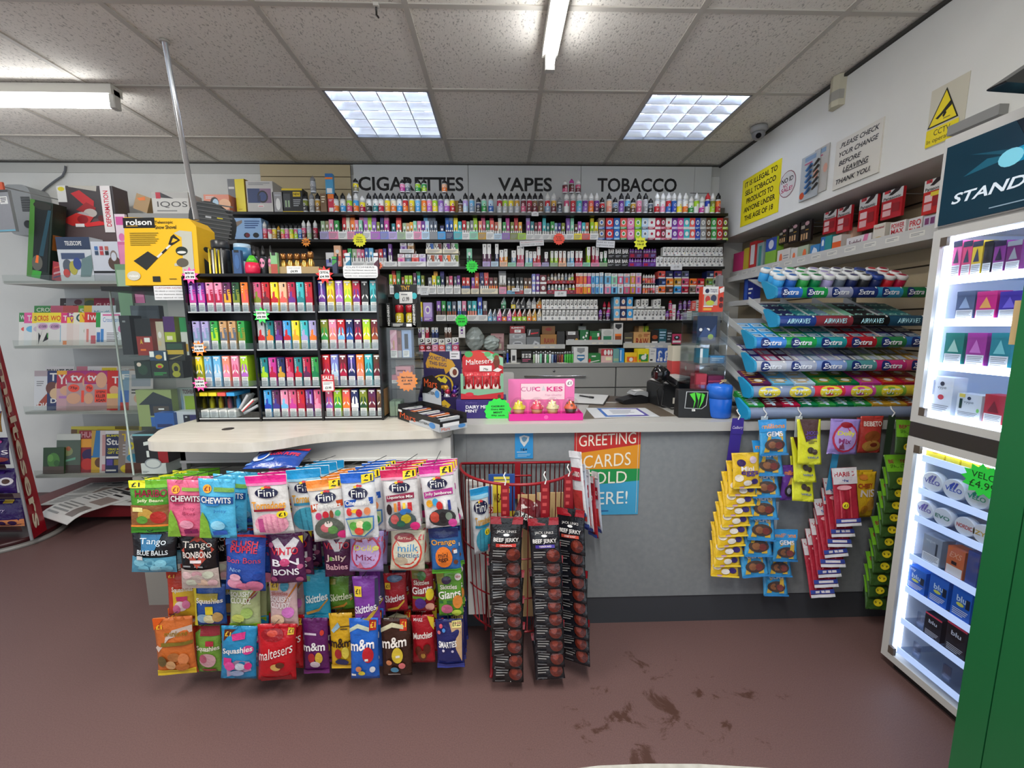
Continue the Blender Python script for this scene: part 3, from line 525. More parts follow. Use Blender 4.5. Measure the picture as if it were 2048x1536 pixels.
trays(' '.join(f'{1266+k*16},{1282+k*16},613,white' for k in range(4)),_z,Y1,.1,'display_tray','upper pod tray','stacked right of the straw-pattern cartons',TB_,'e.5,.5,.16,.3,grey')
cartons('1273,1280,599,white,taupe 1283,1290,598,white,grey 1290,1297,598,white,slate 1307,1314,599,white,grey 1314,1322,598,white,sage',_z+.002,Y2,.05,'lens','pod_box','pod box','stacked beside the straw-pattern cartons',BX_)
small_bottles('1335,violet,plum,purple,621 1342,rose,maroon,red,620 1357,purple,plum,violet,620 1364,plum,purple,charcoal,621 1371,violet,purple,plum,620',Z,Y1+.01,'low beside the white slab carton',r=.013)
small_bottles('1341,magenta,rose,red,600 1361,purple,violet,plum,601 1370,violet,purple,lilac,601 1379,purple,plum,violet,600',P(1342,620,Y1+.01).z+.001,Y1+.03,'stacked beside the white slab carton',r=.013)
cartons('1346,1352,609,white,pink 1374,1384,622,white,sage 1385,1398,622,teal,sky',Z,Y1,.09,'card','liquid_carton','upright carton','at the right end of the fifth shelf',BX_)
cartons('1384,1392,602,coral,white 1393,1400,600,white,taupe',P(1390,622,Y1).z+.001,Y1,.08,'card','liquid_carton','upright carton','stacked at the right end of the fifth shelf',BX_)
# ---- things at the left end of the top two shelves
def box3(name,label,cat,x0,x1,yt,yb,y,d,col,spec='',group=None,rz=0.,side='',mf=CARD,zb=None,rx=0.):
    l,r=P(x0,yb,y),P(x1,yb,y);w=r.x-l.x;zb=l.z if zb is None else zb;h=P((x0+x1)/2,yt,y).z-zb
    m=B();m.box((-w/2,0,0),(w/2,d,h),mf(col));art(m,flatsurf(w,h),spec,mf)
    if side:
        for sx in (-1,1):art(m,(lambda sx:lambda u,v,o:(sx*(w/2+o),d*(u if sx>0 else 1-u),v*h))(sx),side,mf)
    return put(m.obj(name),'',label,cat,((l.x+r.x)/2,y,zb),rz,group,rx)
Z=SH[1]
box3('watch_box','orange box with a black smart watch picture at the shelf end','box',410,460,389,423,3.2,.1,'e9957b','e.42,.5,.17,.34,black;e.46,.48,.12,.26,powder;e.82,.4,.24,.34,beb;l.08,.72,.4,.9,2,white'.replace('beb','peach'),zb=Z)
box3('phone_accessory_box','tall grey hanging box left of the yellow box','box',460,474,358,423,Y1+.06,.05,'7d7f83','r.1,.72,.9,.78,white;r.3,.06,.8,.16,white',zb=Z)
box3('phone_accessory_box','tall bright yellow box beside the headphone box','box',473,494,358,423,Y1,.06,'f0dc35','r.2,.08,.6,.1,gold',side='r0,0,1,1,9c7a2a',rz=-.18,zb=Z)
box3('headphone_box','pale grey box with blue headphones pictured','box',496,549,362,423,Y1,.14,'c5c2bc','r.04,.3,.92,.76,2a3f6e;r.5,.3,.92,.76,8d6f8a;e.6,.5,.2,.2,black;e.6,.5,.15,.15,3a4c7c;r.4,.34,.52,.54,1d2a4a;r.4,.16,.62,.24,white;r.42,.18,.6,.2,red;l.1,.86,.9,.96,2,grey',zb=Z)
box3('headphone_box','small grey box between the headphone box and the battery charger box','box',547,568,384,423,Y1,.08,'9b9a9a','e.5,.4,.22,.3,white;r.2,.8,.8,.88,silver',zb=Z)
box3('charger_box','black battery charger box with yellow lid edge','box',566,607,377,423,Y1,.09,'26282a','r0,.92,1,1,e3c42a;r0,0,1,.05,e3c42a;r.06,.18,.4,.78,4a4d50;r.14,.22,.22,.5,sage;r.28,.22,.36,.5,sage;r.54,.66,.9,.86,e3c42a;tNEW|.72,.76,.3,.1,black,b;l.54,.24,.9,.56,4,silver',zb=Z)
box3('liquid_carton','brown carton between the gold bottle and the red tall carton','box',642,654,387,424,Y1,.06,'7c6247','l.2,.5,.8,.9,3,cream',zb=Z)
box3('liquid_carton','red and pink tall carton under the blue and orange one','box',657,669,388,423,Y1,.03,'c92f4a','r0,.75,1,1,orange;l.2,.6,.8,.72,2,white;r.15,.04,.85,.26,white',zb=Z)
box3('liquid_carton','blue and orange tall carton stacked on the red and pink one','box',652,667,347,388,Y1,.03,'4b9bc4','r0,.82,1,1,2f6fae;r0,.72,1,.82,orange;r.15,.04,.85,.28,white',zb=P(660,388,Y1).z+.0008)
Z=SH[2]
box3('vacuum_box','pale blue box with a black car vacuum pictured','box',449,525,436,477,Y1,.1,'8fb4dc','e.2,.62,.13,.3,black;e.2,.62,.06,.16,slate;p.28,.5,.5,.78,.5,.9,.3,.8,taupe;e.6,.2,.08,.12,black;e.62,.2,.06,.1,maroon;e.84,.2,.08,.12,black;l.56,.5,.96,.9,4,2a4f8a;l.1,.1,.4,.22,1,blue',zb=Z)
bottle_row('530,pink,red,white,443 540,rose,white,charcoal,446 549,yellow,gold,black,446 566,lime,coral,black,446 574,pink,magenta,black,446 583,lime,yellow,black,446 592,rose,lime,black,446 600,sky,blue,black,446 608,rose,maroon,white,441 618,silver,sage,white,441 631,crimson,maroon,white,441',477,F,'on the second gantry shelf',z=Z,r=.0155)
small_bottles('557,brown,black,gold,452',Z,Y1+.02,'among the second-shelf bottles')
# ================================================================ back counter, drawers, low shelves with papers and lighters
YB=3.05 # front of the back counter
t=thing('back_counter','long grey drawer counter along the back wall behind the till','counter',(0,YB,0))
GR,GRD=M('9d9e9b',.5),M('55565a',.6)
x0,x1=-1.0,1.70;ZC=P(1100,727,YB).z
b=B();b.box((x0,.02,.0),(x1,.45,ZC-.03),GRD);b.obj('carcass',t)
b=B();b.box((x0,-.01,ZC-.026),(x1,.45,ZC),M('8f908e',.45));b.obj('worktop',t)
d1=P(1232,750,YB).x;zs=P(1100,776,YB).z
for (a,c,z0,z1)in ((x0,d1-.004,zs+.004,ZC-.032),(d1+.004,x1,zs+.004,ZC-.032),(x0,d1-.004,.1,zs-.004),(d1+.004,x1,.1,zs-.004)):
    b=B();b.box((a,0,z0),(c,.02,z1),GR,.003);d=b.obj('drawer_front',t)
    if z0>.5:
        l,r=(P(1048,752,YB),P(1170,752,YB))if c<d1+.1 else (P(1301,752,YB),P(1420,752,YB))
        b=B();b.tube([(l.x,-.028,l.z),(r.x,-.028,l.z)],.006,M('c9c9c7',.25,.9),8);b.tube([(l.x+.02,-.028,l.z),(l.x+.02,.002,l.z)],.005,M('c9c9c7',.25,.9));b.tube([(r.x-.02,-.028,l.z),(r.x-.02,.002,l.z)],.005,M('c9c9c7',.25,.9));b.obj('handle',d)
        if c<d1+.1:k=P(1108,742,YB);b=B();b.T=Matrix.Translation((k.x,0,k.z))@Matrix.Rotation(PI/2,4,'X');b.lathe([(.009,0),(.009,.004),(.003,.005)],M('77777a',.3,.8));b.obj('lock',d)
# low paper shelves: three grey-white trays at two heights
YL=3.2
for (xa,xb,yt,yb,lab)in ((1014,1130,689,699,'left grey-white paper shelf under the tobacco wall'),(1132,1245,680,691,'middle grey-white paper shelf, hung a little higher'),(1247,1342,686,697,'right grey-white paper shelf beside the acrylic stand')):
    l,r,bt=P(xa,yt,YL),P(xb,yt,YL),P(xa,yb,YL);b=B();wm=M('b9bab6',.5);z0,z1=bt.z,l.z
    b.box((l.x,YL,z0),(r.x,YL+.004,z1),wm);b.box((l.x,YL,z0),(r.x,YL+.28,z0+.004),wm)
    for q in (.5,.62,.78):b.box((l.x+(r.x-l.x)*q-.018,YL-.0006,z0+.012),(l.x+(r.x-l.x)*q+.018,YL,z0+.02),M('d9d4c0',.5))
    put(b.obj('paper_shelf'),'',lab,'shelf',(0,0,0))
    globals()['ZL%d'%(1014 if xa<1100 else 1132 if xa<1200 else 1247)]=z0+.0045
Y3=YL+.012
def S3(sh,*a,**k):return box3(*a,zb=globals()['ZL%d'%sh],**k)
G3='rolling paper and filter boxes on the low shelves'
tin=S3(1014,'filter_carton','lower of two stacked grey filter cartons on the left paper shelf','box',1019,1052,679,694,Y3,.1,'8d8f90','e.5,.5,.32,.34,silver;l.3,.3,.7,.7,2,charcoal',group=G3)
_z=P(1035,679,Y3).z+.0008
box3('filter_carton','upper of two stacked grey filter cartons on the left paper shelf','box',1019,1052,667,679,Y3,.1,'97999a','e.5,.5,.32,.34,silver;l.3,.3,.7,.7,2,charcoal',G3,zb=_z)
box3('paper_box','dark red rolling paper box on top of the grey filter cartons','box',1020,1050,652,667,Y3,.08,'8f1f26','r.3,.1,.72,.5,white;tELEMENTS|.5,.76,.8,.22,white,b;l.38,.16,.64,.44,2,grey',G3,zb=P(1035,667,Y3).z+.0016)
S3(1014,'paper_box','silver and black rolling paper box between the grey cartons and the brown one','box',1053,1080,674,692,Y3,.1,'6f7375','p.3,.05,.95,.05,.95,.5,.6,.7,silver;e.7,.25,.12,.2,charcoal',group=G3)
box3('paper_box','black and red paper packet lying on the silver one','box',1054,1079,658,674,Y3,.08,'22201f','p.3,.3,.9,.45,.9,.6,.3,.5,red;p.1,.2,.2,.9,.3,.9,.2,.2,silver',G3,zb=P(1066,674,Y3).z+.0008)
S3(1014,'paper_box','brown rolling paper box with its flap up','box',1081,1113,669,692,Y3,.1,'9a6a2a','r0,0,1,.3,6b2020;tRAW|.55,.55,.66,.36,8f2418,b',group=G3)
box3('paper_box','open brown card flap box standing on the dark red lettered box','box',1084,1110,652,669,Y3+.05,.04,'7d5424','e.5,.6,.25,.2,8f2418',G3,zb=P(1098,669,Y3).z+.0008)
S3(1014,'paper_box','plain black filter box at the end of the left paper shelf','box',1114,1129,663,692,Y3,.1,'242322','r.2,.06,.8,.2,grey',group=G3)
S3(1132,'paper_box','black and white filter box at the start of the middle paper shelf','box',1133,1158,671,684,Y3,.1,'302a28','r.1,.1,.6,.6,silver;e.8,.4,.14,.3,gold',group=G3)
box3('paper_box','white-labelled filter box stacked on the black and white one','box',1132,1157,662,671,Y3,.1,'3a3432','r.15,.15,.75,.85,white;l.2,.3,.7,.7,2,grey',G3,zb=P(1145,671,Y3).z+.0008)
S3(1132,'paper_box','green filter box with white flecks on the middle paper shelf','box',1160,1177,660,684,Y3,.1,'1f6a3a','e.4,.5,.12,.08,white;e.7,.6,.1,.1,white;e.6,.3,.14,.08,white;e.3,.2,.1,.06,white;e.8,.8,.12,.07,white',group=G3)
box3('paper_box','grey-topped filter box behind the green flecked one','box',1156,1172,652,684,Y3+.1,.05,'8e8f85','r.1,.7,.9,.95,silver;l.2,.75,.8,.9,2,grey',G3,zb=ZL1132)
S3(1132,'paper_box','green and red papers box on the middle paper shelf','box',1179,1200,662,684,Y3,.1,'1f6b38','r0,0,.2,.62,red;r.8,0,1,.62,red;r.22,.0,.78,.16,white;r.2,.55,.9,.85,2f8a4a;r.72,.6,.9,.85,white',group=G3)
S3(1132,'paper_box','white and green box with a shield on the middle paper shelf','box',1203,1226,658,684,Y3,.1,'c9cac4','p.15,.55,.85,.55,.85,.25,.5,.04,.15,.25,2c7a55;e.5,.76,.36,.18,b9bab4',group=G3)
S3(1132,'paper_box','white and brown box with a dark shield on the middle paper shelf','box',1227,1245,646,684,Y3,.1,'c4c4c0','p.15,.95,.85,.95,.85,.8,.5,.7,.15,.8,charcoal;r.15,.18,.85,.5,8a4a2a;r.15,.4,.85,.5,orange',group=G3)
S3(1247,'paper_box','dark filter box at the left of the right paper shelf','box',1248,1265,665,691,Y3,.1,'4b463f','r.1,.1,.9,.4,silver;r.1,.6,.9,.7,khaki',group=G3)
S3(1247,'paper_box','tan papers box lettered in red on the right paper shelf','box',1267,1300,664,687,Y3-.006,.1,'c79a63','tRAW|.52,.4,.76,.42,8f1f1a,b;e.38,.76,.12,.12,a87a45;l.6,.7,.95,.9,2,8f1f1a',group=G3)
box3('papers_packet','brown and lime packets standing up behind the tan papers box','box',1268,1296,652,687,Y3+.1,.03,'6d4f2a','r.62,0,1,1,a9c42f;r.3,.5,.6,1,c9a56a;r.68,.5,.74,1,forest',G3,zb=ZL1247)
S3(1247,'paper_box','black and rust box right of the tan papers box','box',1302,1316,660,691,Y3,.1,'2a2523','r.1,.12,.9,.36,white;e.5,.6,.4,.12,rust',group=G3)
S3(1247,'paper_box','teal filter box on the right paper shelf','box',1317,1332,658,691,Y3,.1,'2d5f6b','r.1,.1,.9,.34,silver;l.1,.45,.9,.9,3,powder',group=G3)
S3(1247,'paper_box','dark box with a yellow foot between the teal and pink boxes','box',1333,1343,660,691,Y3,.1,'35363a','r0,0,1,.24,c9b02f;l.1,.4,.9,.9,3,silver',group=G3)
box3('paper_box','pink filter box with a white band near the acrylic stand','box',1344,1362,668,688,Y3,.1,'c23f66','r.06,.14,.94,.34,white;e.5,.62,.3,.22,charcoal;e.5,.66,.14,.1,powder',G3,zb=P(1350,688,Y3).z)
# ---- on the back counter worktop: lighters and boxes
YK=YB+.06
def K(*a,**k):return box3(*a,zb=ZC,**k)
GK='tobacco accessories on the back counter'
LB={}
def lighter(px,yt,c,lab,y=YK,z=None,yb=722):
    z=ZC if z is None else z;h=P(px,yt,y).z-z;key=(c,round(h,3))
    if key not in LB:
        m=B();m.T=Matrix.Diagonal((1,.9,1,1));m.lathe([(.0068,0),(.0075,.002),(.0075,h*.76)],M(c,.25),12);lo=m.mesh('lighter')
        m=B();m.T=Matrix.Diagonal((1,.9,1,1));m.lathe([(.0068,h*.76),(.0068,h*.97),(.005,h)],M('b5b7b9',.3,.8),12);LB[key]=(lo,m.mesh('hood'))
    o=B().obj('lighter',None,LB[key][0]);put(o,'',lab,'lighter',(P(px,700,y).x,y,z),0,'lighters on the back counter');B().obj('hood',o,LB[key][1])
_lc='sage white white mint charcoal white green white steel'.split()
for k,lab in enumerate(labels([f'{c} lighter' for c in _lc],'in the row on the back counter')):lighter(1068+k*4.6,702 if k%2 else 704,_lc[k],lab)
_lc='navy navy brown maroon rust navy'.split()
for k,lab in enumerate(labels([f'{c} lighter' for c in _lc],'in the dark row beside the green ones')):lighter(1107+k*4.4,704,_lc[k],lab,YK+.02)
for k,lab in enumerate(labels(['bright green lighter']*4,'beside the white shield box')):lighter(1131+k*4.6,703,'3fae3a',lab,YK)
lighter(1015,700,'royal','blue lighter left of the white card holder on the back counter');lighter(1008,702,'charcoal','black lighter at the left end of the back counter row')
K('card_holder','small white card holder standing behind the red chocolate box','box',1022,1033,700,720,YK,.05,'d6d6d2','r.2,.15,.8,.6,grey;r.25,.2,.75,.55,charcoal',group=GK)
K('lighter_box','black and white striped lighter display box','box',1043,1063,703,722,YK,.06,'242424','r.06,.46,.3,.8,white;r.38,.46,.62,.8,white;r.7,.46,.94,.8,white;tCLIPPER|.5,.62,.8,.2,black,b;l.1,.1,.9,.38,2,rose',group=GK)
K('filter_box','white upright box with grey and blue shields on the back counter','box',1147,1176,694,720,YK,.09,'d2d3d0','p.24,.94,.76,.94,.76,.72,.5,.58,.24,.72,8b8f91;p.24,.5,.76,.5,.76,.24,.5,.06,.24,.24,2f6f9a;r.28,.3,.72,.4,white',group=GK)
K('filter_box','green box with white script next to the shield box','box',1177,1201,707,720,YK,.09,'2b7a3c','e.1,.2,.1,.25,red;l.25,.55,.75,.85,1,white;p.1,.08,.9,.28,.92,.2,.2,.02,white',group=GK)
K('filter_box','pink box with red flame marks and a price tag','box',1202,1225,698,720,YK,.09,'d9b3ae','r0,.5,1,1,b93a44;e.35,.74,.12,.2,white;e.65,.74,.12,.2,white;e.88,.74,.08,.2,white;r.4,.16,.9,.4,e8e4b8',group=GK)
K('filter_box','teal box between the flame-marked box and the blue box','box',1226,1238,698,720,YK,.09,'6fa49f','r.1,.1,.9,.3,sage',group=GK)
K('filter_box','bright blue box left of the yellow boxes','box',1239,1248,697,720,YK,.09,'2f8fd0','r.1,.1,.4,.9,powder',group=GK)
K('filter_box','small yellow and orange box with a white bird','box',1250,1274,706,720,YK,.09,'f0c42c','r.16,.05,.74,.6,e0622b;e.5,.3,.16,.22,white;r.78,.05,.98,.6,orange',group=GK)
K('filter_box','large bright yellow box with a green square and a white bird','box',1275,1297,698,720,YK,.09,'f1df25','r.1,.05,.95,.6,2f8a3a;e.55,.36,.24,.18,white;e.7,.56,.1,.1,white;r.12,.05,.3,.2,orange',group=GK)
K('filter_box','white box with black marks right of the yellow box','box',1298,1312,697,720,YK,.09,'dededa','r.14,.1,.5,.22,charcoal;l.2,.5,.8,.9,2,silver',group=GK)
for k,lab in enumerate(('left of two blue boxes with white swans on the back counter','right of two blue boxes with white swans on the back counter')):
    K('filter_box',lab,'box',1313+k*13.5,1326+k*13.5,697,720,YK,.09,'3c63b4','e.5,.66,.3,.18,white;e.34,.5,.1,.3,white;e.6,.6,.16,.1,3c63b4;r.5,.06,.9,.34,white;e.24,.16,.16,.1,white',group=GK)
b=B();m=M('dcdacd',.5)
for px,lab,w,rz in ((1019,'leftmost of three price slips on the back counter edge',.05,.1),(1034,'middle of three price slips on the back counter edge',.05,-.2),(1125,'white price slip alone below the lighters',.06,.25)):
    b=B();b.prism([(-w/2,-.024),(w/2,-.03),(w/2,.026),(-w/2,.03)],0,.003,m);put(b.obj('price_slip'),'',lab,'price tag',(P(px,722,YB).x,YB+.022,ZC+.0005),rz,'price slips on the back counter')
# ---- pods, packets and bags behind the chocolate boxes (left part of the low level)
zl=P(880,703,YL).z;b=B();b.box((P(832,700,YL).x,YL-.005,zl-.02),(P(1012,700,YL).x,3.484,zl),M('8c8c88',.5));put(b.obj('paper_shelf'),'','short grey shelf behind the chocolate boxes holding pod packs','shelf',(0,0,0))
cartons('838,850,690,red,pink 851,863,690,maroon,pink 864,876,690,pink,rose 877,890,690,coral,pink 891,903,690,steel,powder 904,917,690,rose,pink',zl,YL,.08,'ic','pod_pack','small pod box','in the bottom row behind the chocolate boxes',BX_)
_z=P(880,690,YL).z+.0008
cartons('836,849,676,white,plum 850,862,676,white,maroon 863,876,676,white,indigo 877,889,678,white,cream 890,903,676,white,purple 904,917,675,white,violet',_z,YL,.08,'lens','pod_pack','pod tray box','in the middle row behind the chocolate boxes',BX_)
_z=P(880,676,YL).z+.0008
cartons('836,842,655,plum,purple 843,849,655,white,violet 851,857,655,crimson,red 863,869,655,navy,blue 870,876,655,navy,blue 889,895,655,brown,taupe 896,902,655,brown,taupe 917,930,653,white,purple',_z,YL+.01,.05,'pod','pod_pack','upright pod pack','in the top row behind the chocolate boxes',BX_)
b=B();b.box((P(905,676,YL).x,YL+.012,_z),(P(930,676,YL).x,YL+.06,_z+.001),CARD('white'));put(b.obj('card_sheet'),'','white card sheet under the purple and white upright pod pack','card',(0,0,0))
def crumple(name,label,cat,x0,x1,y0,y1,y,c,mf,seed):
    l,r,t_=P(x0,y1,y),P(x1,y1,y),P((x0+x1)/2,y0,y);w,h=r.x-l.x,t_.z-l.z;rr=random.Random(seed);m=B();n,k=12,8;vs=[];fs=[]
    for j in range(k+1):
        for i in range(n):
            a=2*PI*i/n;q=math.sin(PI*(j+.4)/(k+.8))**.6*(1+rr.uniform(-.16,.16));vs.append((w/2*q*math.cos(a),.05*q*math.sin(a)+.05,h*j/k))
    for j in range(k):
        for i in range(n):fs.append((j*n+i,j*n+(i+1)%n,(j+1)*n+(i+1)%n,(j+1)*n+i))
    fs+=[tuple(reversed(range(n))),tuple(k*n+i for i in range(n))];m.add(vs,fs,mf(c));return put(m.obj(name),'',label,cat,((l.x+r.x)/2,y,zl if y>3.1 else l.z))
crumple('plastic_bag','bunched clear grey plastic bag behind the red chocolate box','bag',931,968,655,703,YL+.02,'9aa39f',lambda c:M(c,.2,0,0,.6,.6,30),3)
crumple('plastic_bag','second clear plastic bag with a green disc, right of the first','bag',966,1000,672,703,YL+.02,'a9b4ae',lambda c:M(c,.2,0,0,.6,.6,30),5)
box3('paper_box','pink and cream paper box behind the red chocolate box','box',982,1008,667,703,YL+.13,.06,'b98a8c','r.05,.5,.95,.9,c99ea0;r.1,.1,.8,.4,cream;tL1.99|.6,.72,.4,.16,maroon'.replace('L','£'),zb=zl)
# ================================================================ left counter with the black vape display, glass case and what stands on them
ZT=.965 # counter height
def smooth(pts,n=6): # rounded outline
    out=[];k=len(pts)
    for i in range(k):
        a,p,c=Vector(pts[i-1][:2]),Vector(pts[i][:2]),Vector(pts[(i+1)%k][:2]);r=pts[i][2]if len(pts[i])>2 else 0
        if r==0:out.append(tuple(p));continue
        s_,e=p+(a-p).normalized()*r,p+(c-p).normalized()*r
        for j in range(n+1):q=j/n;out.append(tuple((1-q)**2*s_+2*q*(1-q)*p+q*q*e))
    return out
A=lambda x,y:PZ(x,y,ZT)
q=[A(289,884),A(520,887),A(585,880),A(640,866),A(750,863),A(905,858),A(905,848)]
t=thing('sweets_counter','pale wood-topped counter with a wavy front edge above the sweets rack','counter',(0,0,0))
b=B();out=smooth([(q[0].x,q[0].y,.05),(q[1].x,q[1].y,.1),(q[3].x,q[3].y,.1),(-.36,q[4].y+.005,.02),(-.205,q[4].y+.01,.08),(-.205,2.25),(q[0].x-.06,2.25),(A(340,858).x-.04,A(340,858).y,.04)])
b.prism(out,ZT-.035,ZT,LAM);b.obj('worktop',t)
GP=M('c3c2bf',.5);XA,XB,YF=-1.29,-.205,1.665
b=B();b.box((XA,YF,.845),(XB,YF+.02,ZT-.036),GP);b.box((XA,YF-.006,.838),(XB,YF,.848),M('d9dad8',.4));b.obj('front_panel',t)
b=B();b.box((XA,YF,0),(XA+.02,2.2,ZT-.036),GP);b.obj('side_panel',t)
b=B();b.box((XB-.02,YF+.02,0),(XB,2.2,ZT-.036),GP);b.obj('side_panel',t)
b=B();b.lathe([(.022,0),(.022,.0015),(.016,.002)],M('2a2522',.4),16,tuple(PZ(456,858,ZT)));b.obj('cable_hole',t)
# ---- black vape display of three columns and four rows
YD=1.86;t=thing('vape_display','black three-column acrylic display full of vape boxes on the counter','display stand',(0,YD,ZT+.0008))
C0=P(400,846,YD).x;C3=P(770,845,YD).x;ZTOP=P(560,548,YD).z;HB=ZTOP-ZT;AB=M('121214',.25)
c1,c2=P(520,780,YD).x,P(645,780,YD).x
b=B();b.box((C0,.14,0),(C3,.15,HB),AB);b.box((C0,-.012,HB-.012),(C3,.15,HB),AB);b.box((C0,-.01,0),(C3,.14,.008),AB);b.obj('back_panel',t)
for x in (C0,c1,c2,C3-.006):b=B();b.box((x-.003,-.015,0),(x+.005,.14,HB-.012),AB);b.obj('divider',t)
ROWZ=[P(560,y,YD).z for y in (624,699,773)]+[ZT+.015]
CLR=clear('e9eef0',.07)
for k,z in enumerate(ROWZ):
    for xa,xb in ((C0+.01,c1-.004),(c1+.01,c2-.004),(c2+.01,C3-.01)):
        b=B();z_=z-ZT;b.box((xa,-.012,z_-.004),(xb,.138,z_-.0005),CLR);b.box((xa,-.014,z_-.004),(xb,-.011,z_+.028),CLR);b.box((xa,-.0145,z_-.004),(xb,-.0105,z_+.001),M('b9bcbe',.2));b.obj('shelf_tray',t)
VB={'a':'r0,.32,1,.62,{b};r.3,.4,.62,.9,{c};e.46,.92,.16,.03,{c};l.2,.64,.3,.9,3,white;r.06,.01,.94,.31,white;l.16,.03,.84,.29,7,grey',
 'g':'r0,.32,1,.58,{b};r0,.46,1,.6,{m};e.5,.5,.32,.2,{b};r.58,.5,.82,.86,{c};r.6,.84,.8,.95,black;tGHOST|.2,.74,.17,.44,white,v,v;r.06,.01,.94,.31,white;l.16,.03,.84,.29,7,grey',
 's':'r0,.32,1,.5,{b};e.5,.56,.4,.2,{b};r.4,.46,.6,.88,{c};e.5,.88,.12,.035,white;p.1,.4,.4,.52,.36,.56,.08,.48,white;p.9,.4,.6,.52,.64,.56,.92,.48,white;r.12,.92,.88,.97,white;r.06,.01,.94,.31,white;l.16,.03,.84,.29,7,grey'}
VB['a']=VB['a'].replace('e.46,.92,.16,.03,{c}','tE|.76,.66,.4,.2,{b},b;e.4,.93,.2,.03,black')
VBM={}
def vbox(px,yt,yb,a,b_,kind,z,lab,w=14):
    l,r=P(px-w/2,yb,YD),P(px+w/2,yb,YD);wd=r.x-l.x;h=P(px,yt,YD).z-P(px,yb,YD).z;key=(a,b_,kind,round(h,3),w)
    if key not in VBM:
        m=B();m.box((-wd/2,0,0),(wd/2,.095,h),CARD(a));art(m,flatsurf(wd,h),VB[kind].format(b=b_,c='lilac' if a in ('purple','indigo','violet')else a if b_!=a else 'silver',m=a));VBM[key]=m.mesh('vape_box')
    put(B().obj('vape_box',None,VBM[key]),'',lab,'vape box',((l.x+r.x)/2,YD+.004,z+.0012),-.03,'vape boxes in the black display')
VROW=[ # column, row, first x, step, top, bottom, kind, colours
 (1,0,387,17.4,565,624,'a','purple/magenta purple/magenta pink/crimson pink/crimson plum/amber forest/olive orange/coral'),(1,1,395,18,643,700,'a','lavender/steel lavender/steel green/lime tan/slate tan/slate green/olive'),
 (1,2,401,18,713,774,'s','yellow/olive sky/steel sky/powder salmon/pink pink/rose lime/orchid'),(2,0,516,17.2,563,622,'g','rose/olive red/maroon yellow/red peach/coral crimson/purple turquoise/teal red/crimson'),
 (2,1,524,17.2,641,698,'g','silver/red teal/orange plum/purple azure/red yellow/amber turquoise/lavender lavender/orange'),(2,2,530,17,715,772,'g','teal/lime magenta/crimson navy/gold crimson/rose teal/red crimson/plum green/emerald'),
 (2,3,538,16.6,790,843,'g','azure/royal plum/indigo pink/sky rose/magenta red/crimson purple/plum rose/pink'),(3,0,645,17.2,560,622,'s','indigo/purple yellow/gold violet/orchid yellow/lime crimson/purple black/charcoal turquoise/teal'),
 (3,1,650,16.8,637,696,'s','olive/green pink/salmon red/sky navy/blue plum/crimson lime/yellow maroon/rust'),(3,2,654,16.9,708,770,'s','red/crimson periwinkle/powder maroon/crimson indigo/navy orange/salmon turquoise/teal brown/maroon'),
 (3,3,660,17.1,789,842,'s','rose/violet lime/green coral/orange navy/white olive/forest plum/maroon bronze/brown')]
_cn=('','left','middle','right');_rn=('top','second','third','bottom')
for c,r_,x,st,yt,yb,kd,cs in VROW:
    cs=[k.split('/')for k in cs.split()]
    for k,(cc,lab)in enumerate(zip(cs,labels([f'{a} and {b_} vape box' for a,b_ in cs],f'in the {_rn[r_]} row of the {_cn[c]} column'))):vbox(x+k*st,yt,yb,cc[0],cc[1],kd,ROWZ[r_],lab)
for px,c,lab in ((411,'yellow','leftmost boxed yellow vape with its lid folded open'),(429,'yellow','yellow vape in a clear-fronted box beside the opened one'),(447,'coral','coral red vape in a clear-fronted box on the bottom row'),(465,'azure','blue vape in a clear-fronted box on the bottom row')):
    l,r,zt=P(px-8,847,YD),P(px+8,847,YD),P(px,786,YD).z;w,h=r.x-l.x,zt-ROWZ[3]
    o=B();o.box((-w/2,0,h*.86),(w/2,.11,h),CARD(c));o.box((-w/2,0,0),(w/2,.11,h*.3),CARD('white'));o.box((-w/2,.1,h*.3),(w/2,.11,h*.86),CARD('d9d9d4'));art(o,flatsurf(w,h),'l.16,.03,.84,.28,7,grey')
    o=put(o.obj('vape_box'),'',lab,'vape box',((l.x+r.x)/2,YD+.004,ROWZ[3]+.0012),-.05,'vape boxes in the black display')
    m=B();m.lathe([(.0085,h*.3),(.0095,h*.32),(.0095,h*.66),(.004,h*.7),(.004,h*.84)],M(c,.35),12,(0,.05,0));m.obj('vape',o)
    m=B();m.box((-w/2,0,h*.3),(-w/2+.001,.1,h*.86),CLR);m.box((w/2-.001,0,h*.3),(w/2,.1,h*.86),CLR);m.obj('window',o)
for k,(a,c,lab)in enumerate(((.5,'silver','grey folded leaflet leaning in the bottom left tray'),(.75,'white','white leaflet with a red edge leaning in the bottom left tray'),(.95,'silver','white leaflet lying lowest in the bottom left tray'))):
    m=B();m.box((0,0,0),(.075,.05,.012),CARD(c));m.box((0,-.001,.0),(.075,0,.004),CARD('red' if k==1 else 'grey'));q=P(482+k*2,842,YD);put(m.obj('leaflet'),'',lab,'leaflet',(q.x-.002,YD+.01+.004*k,ROWZ[3]+.034-.012*k),0,None,0,-(1.0-.25*k))
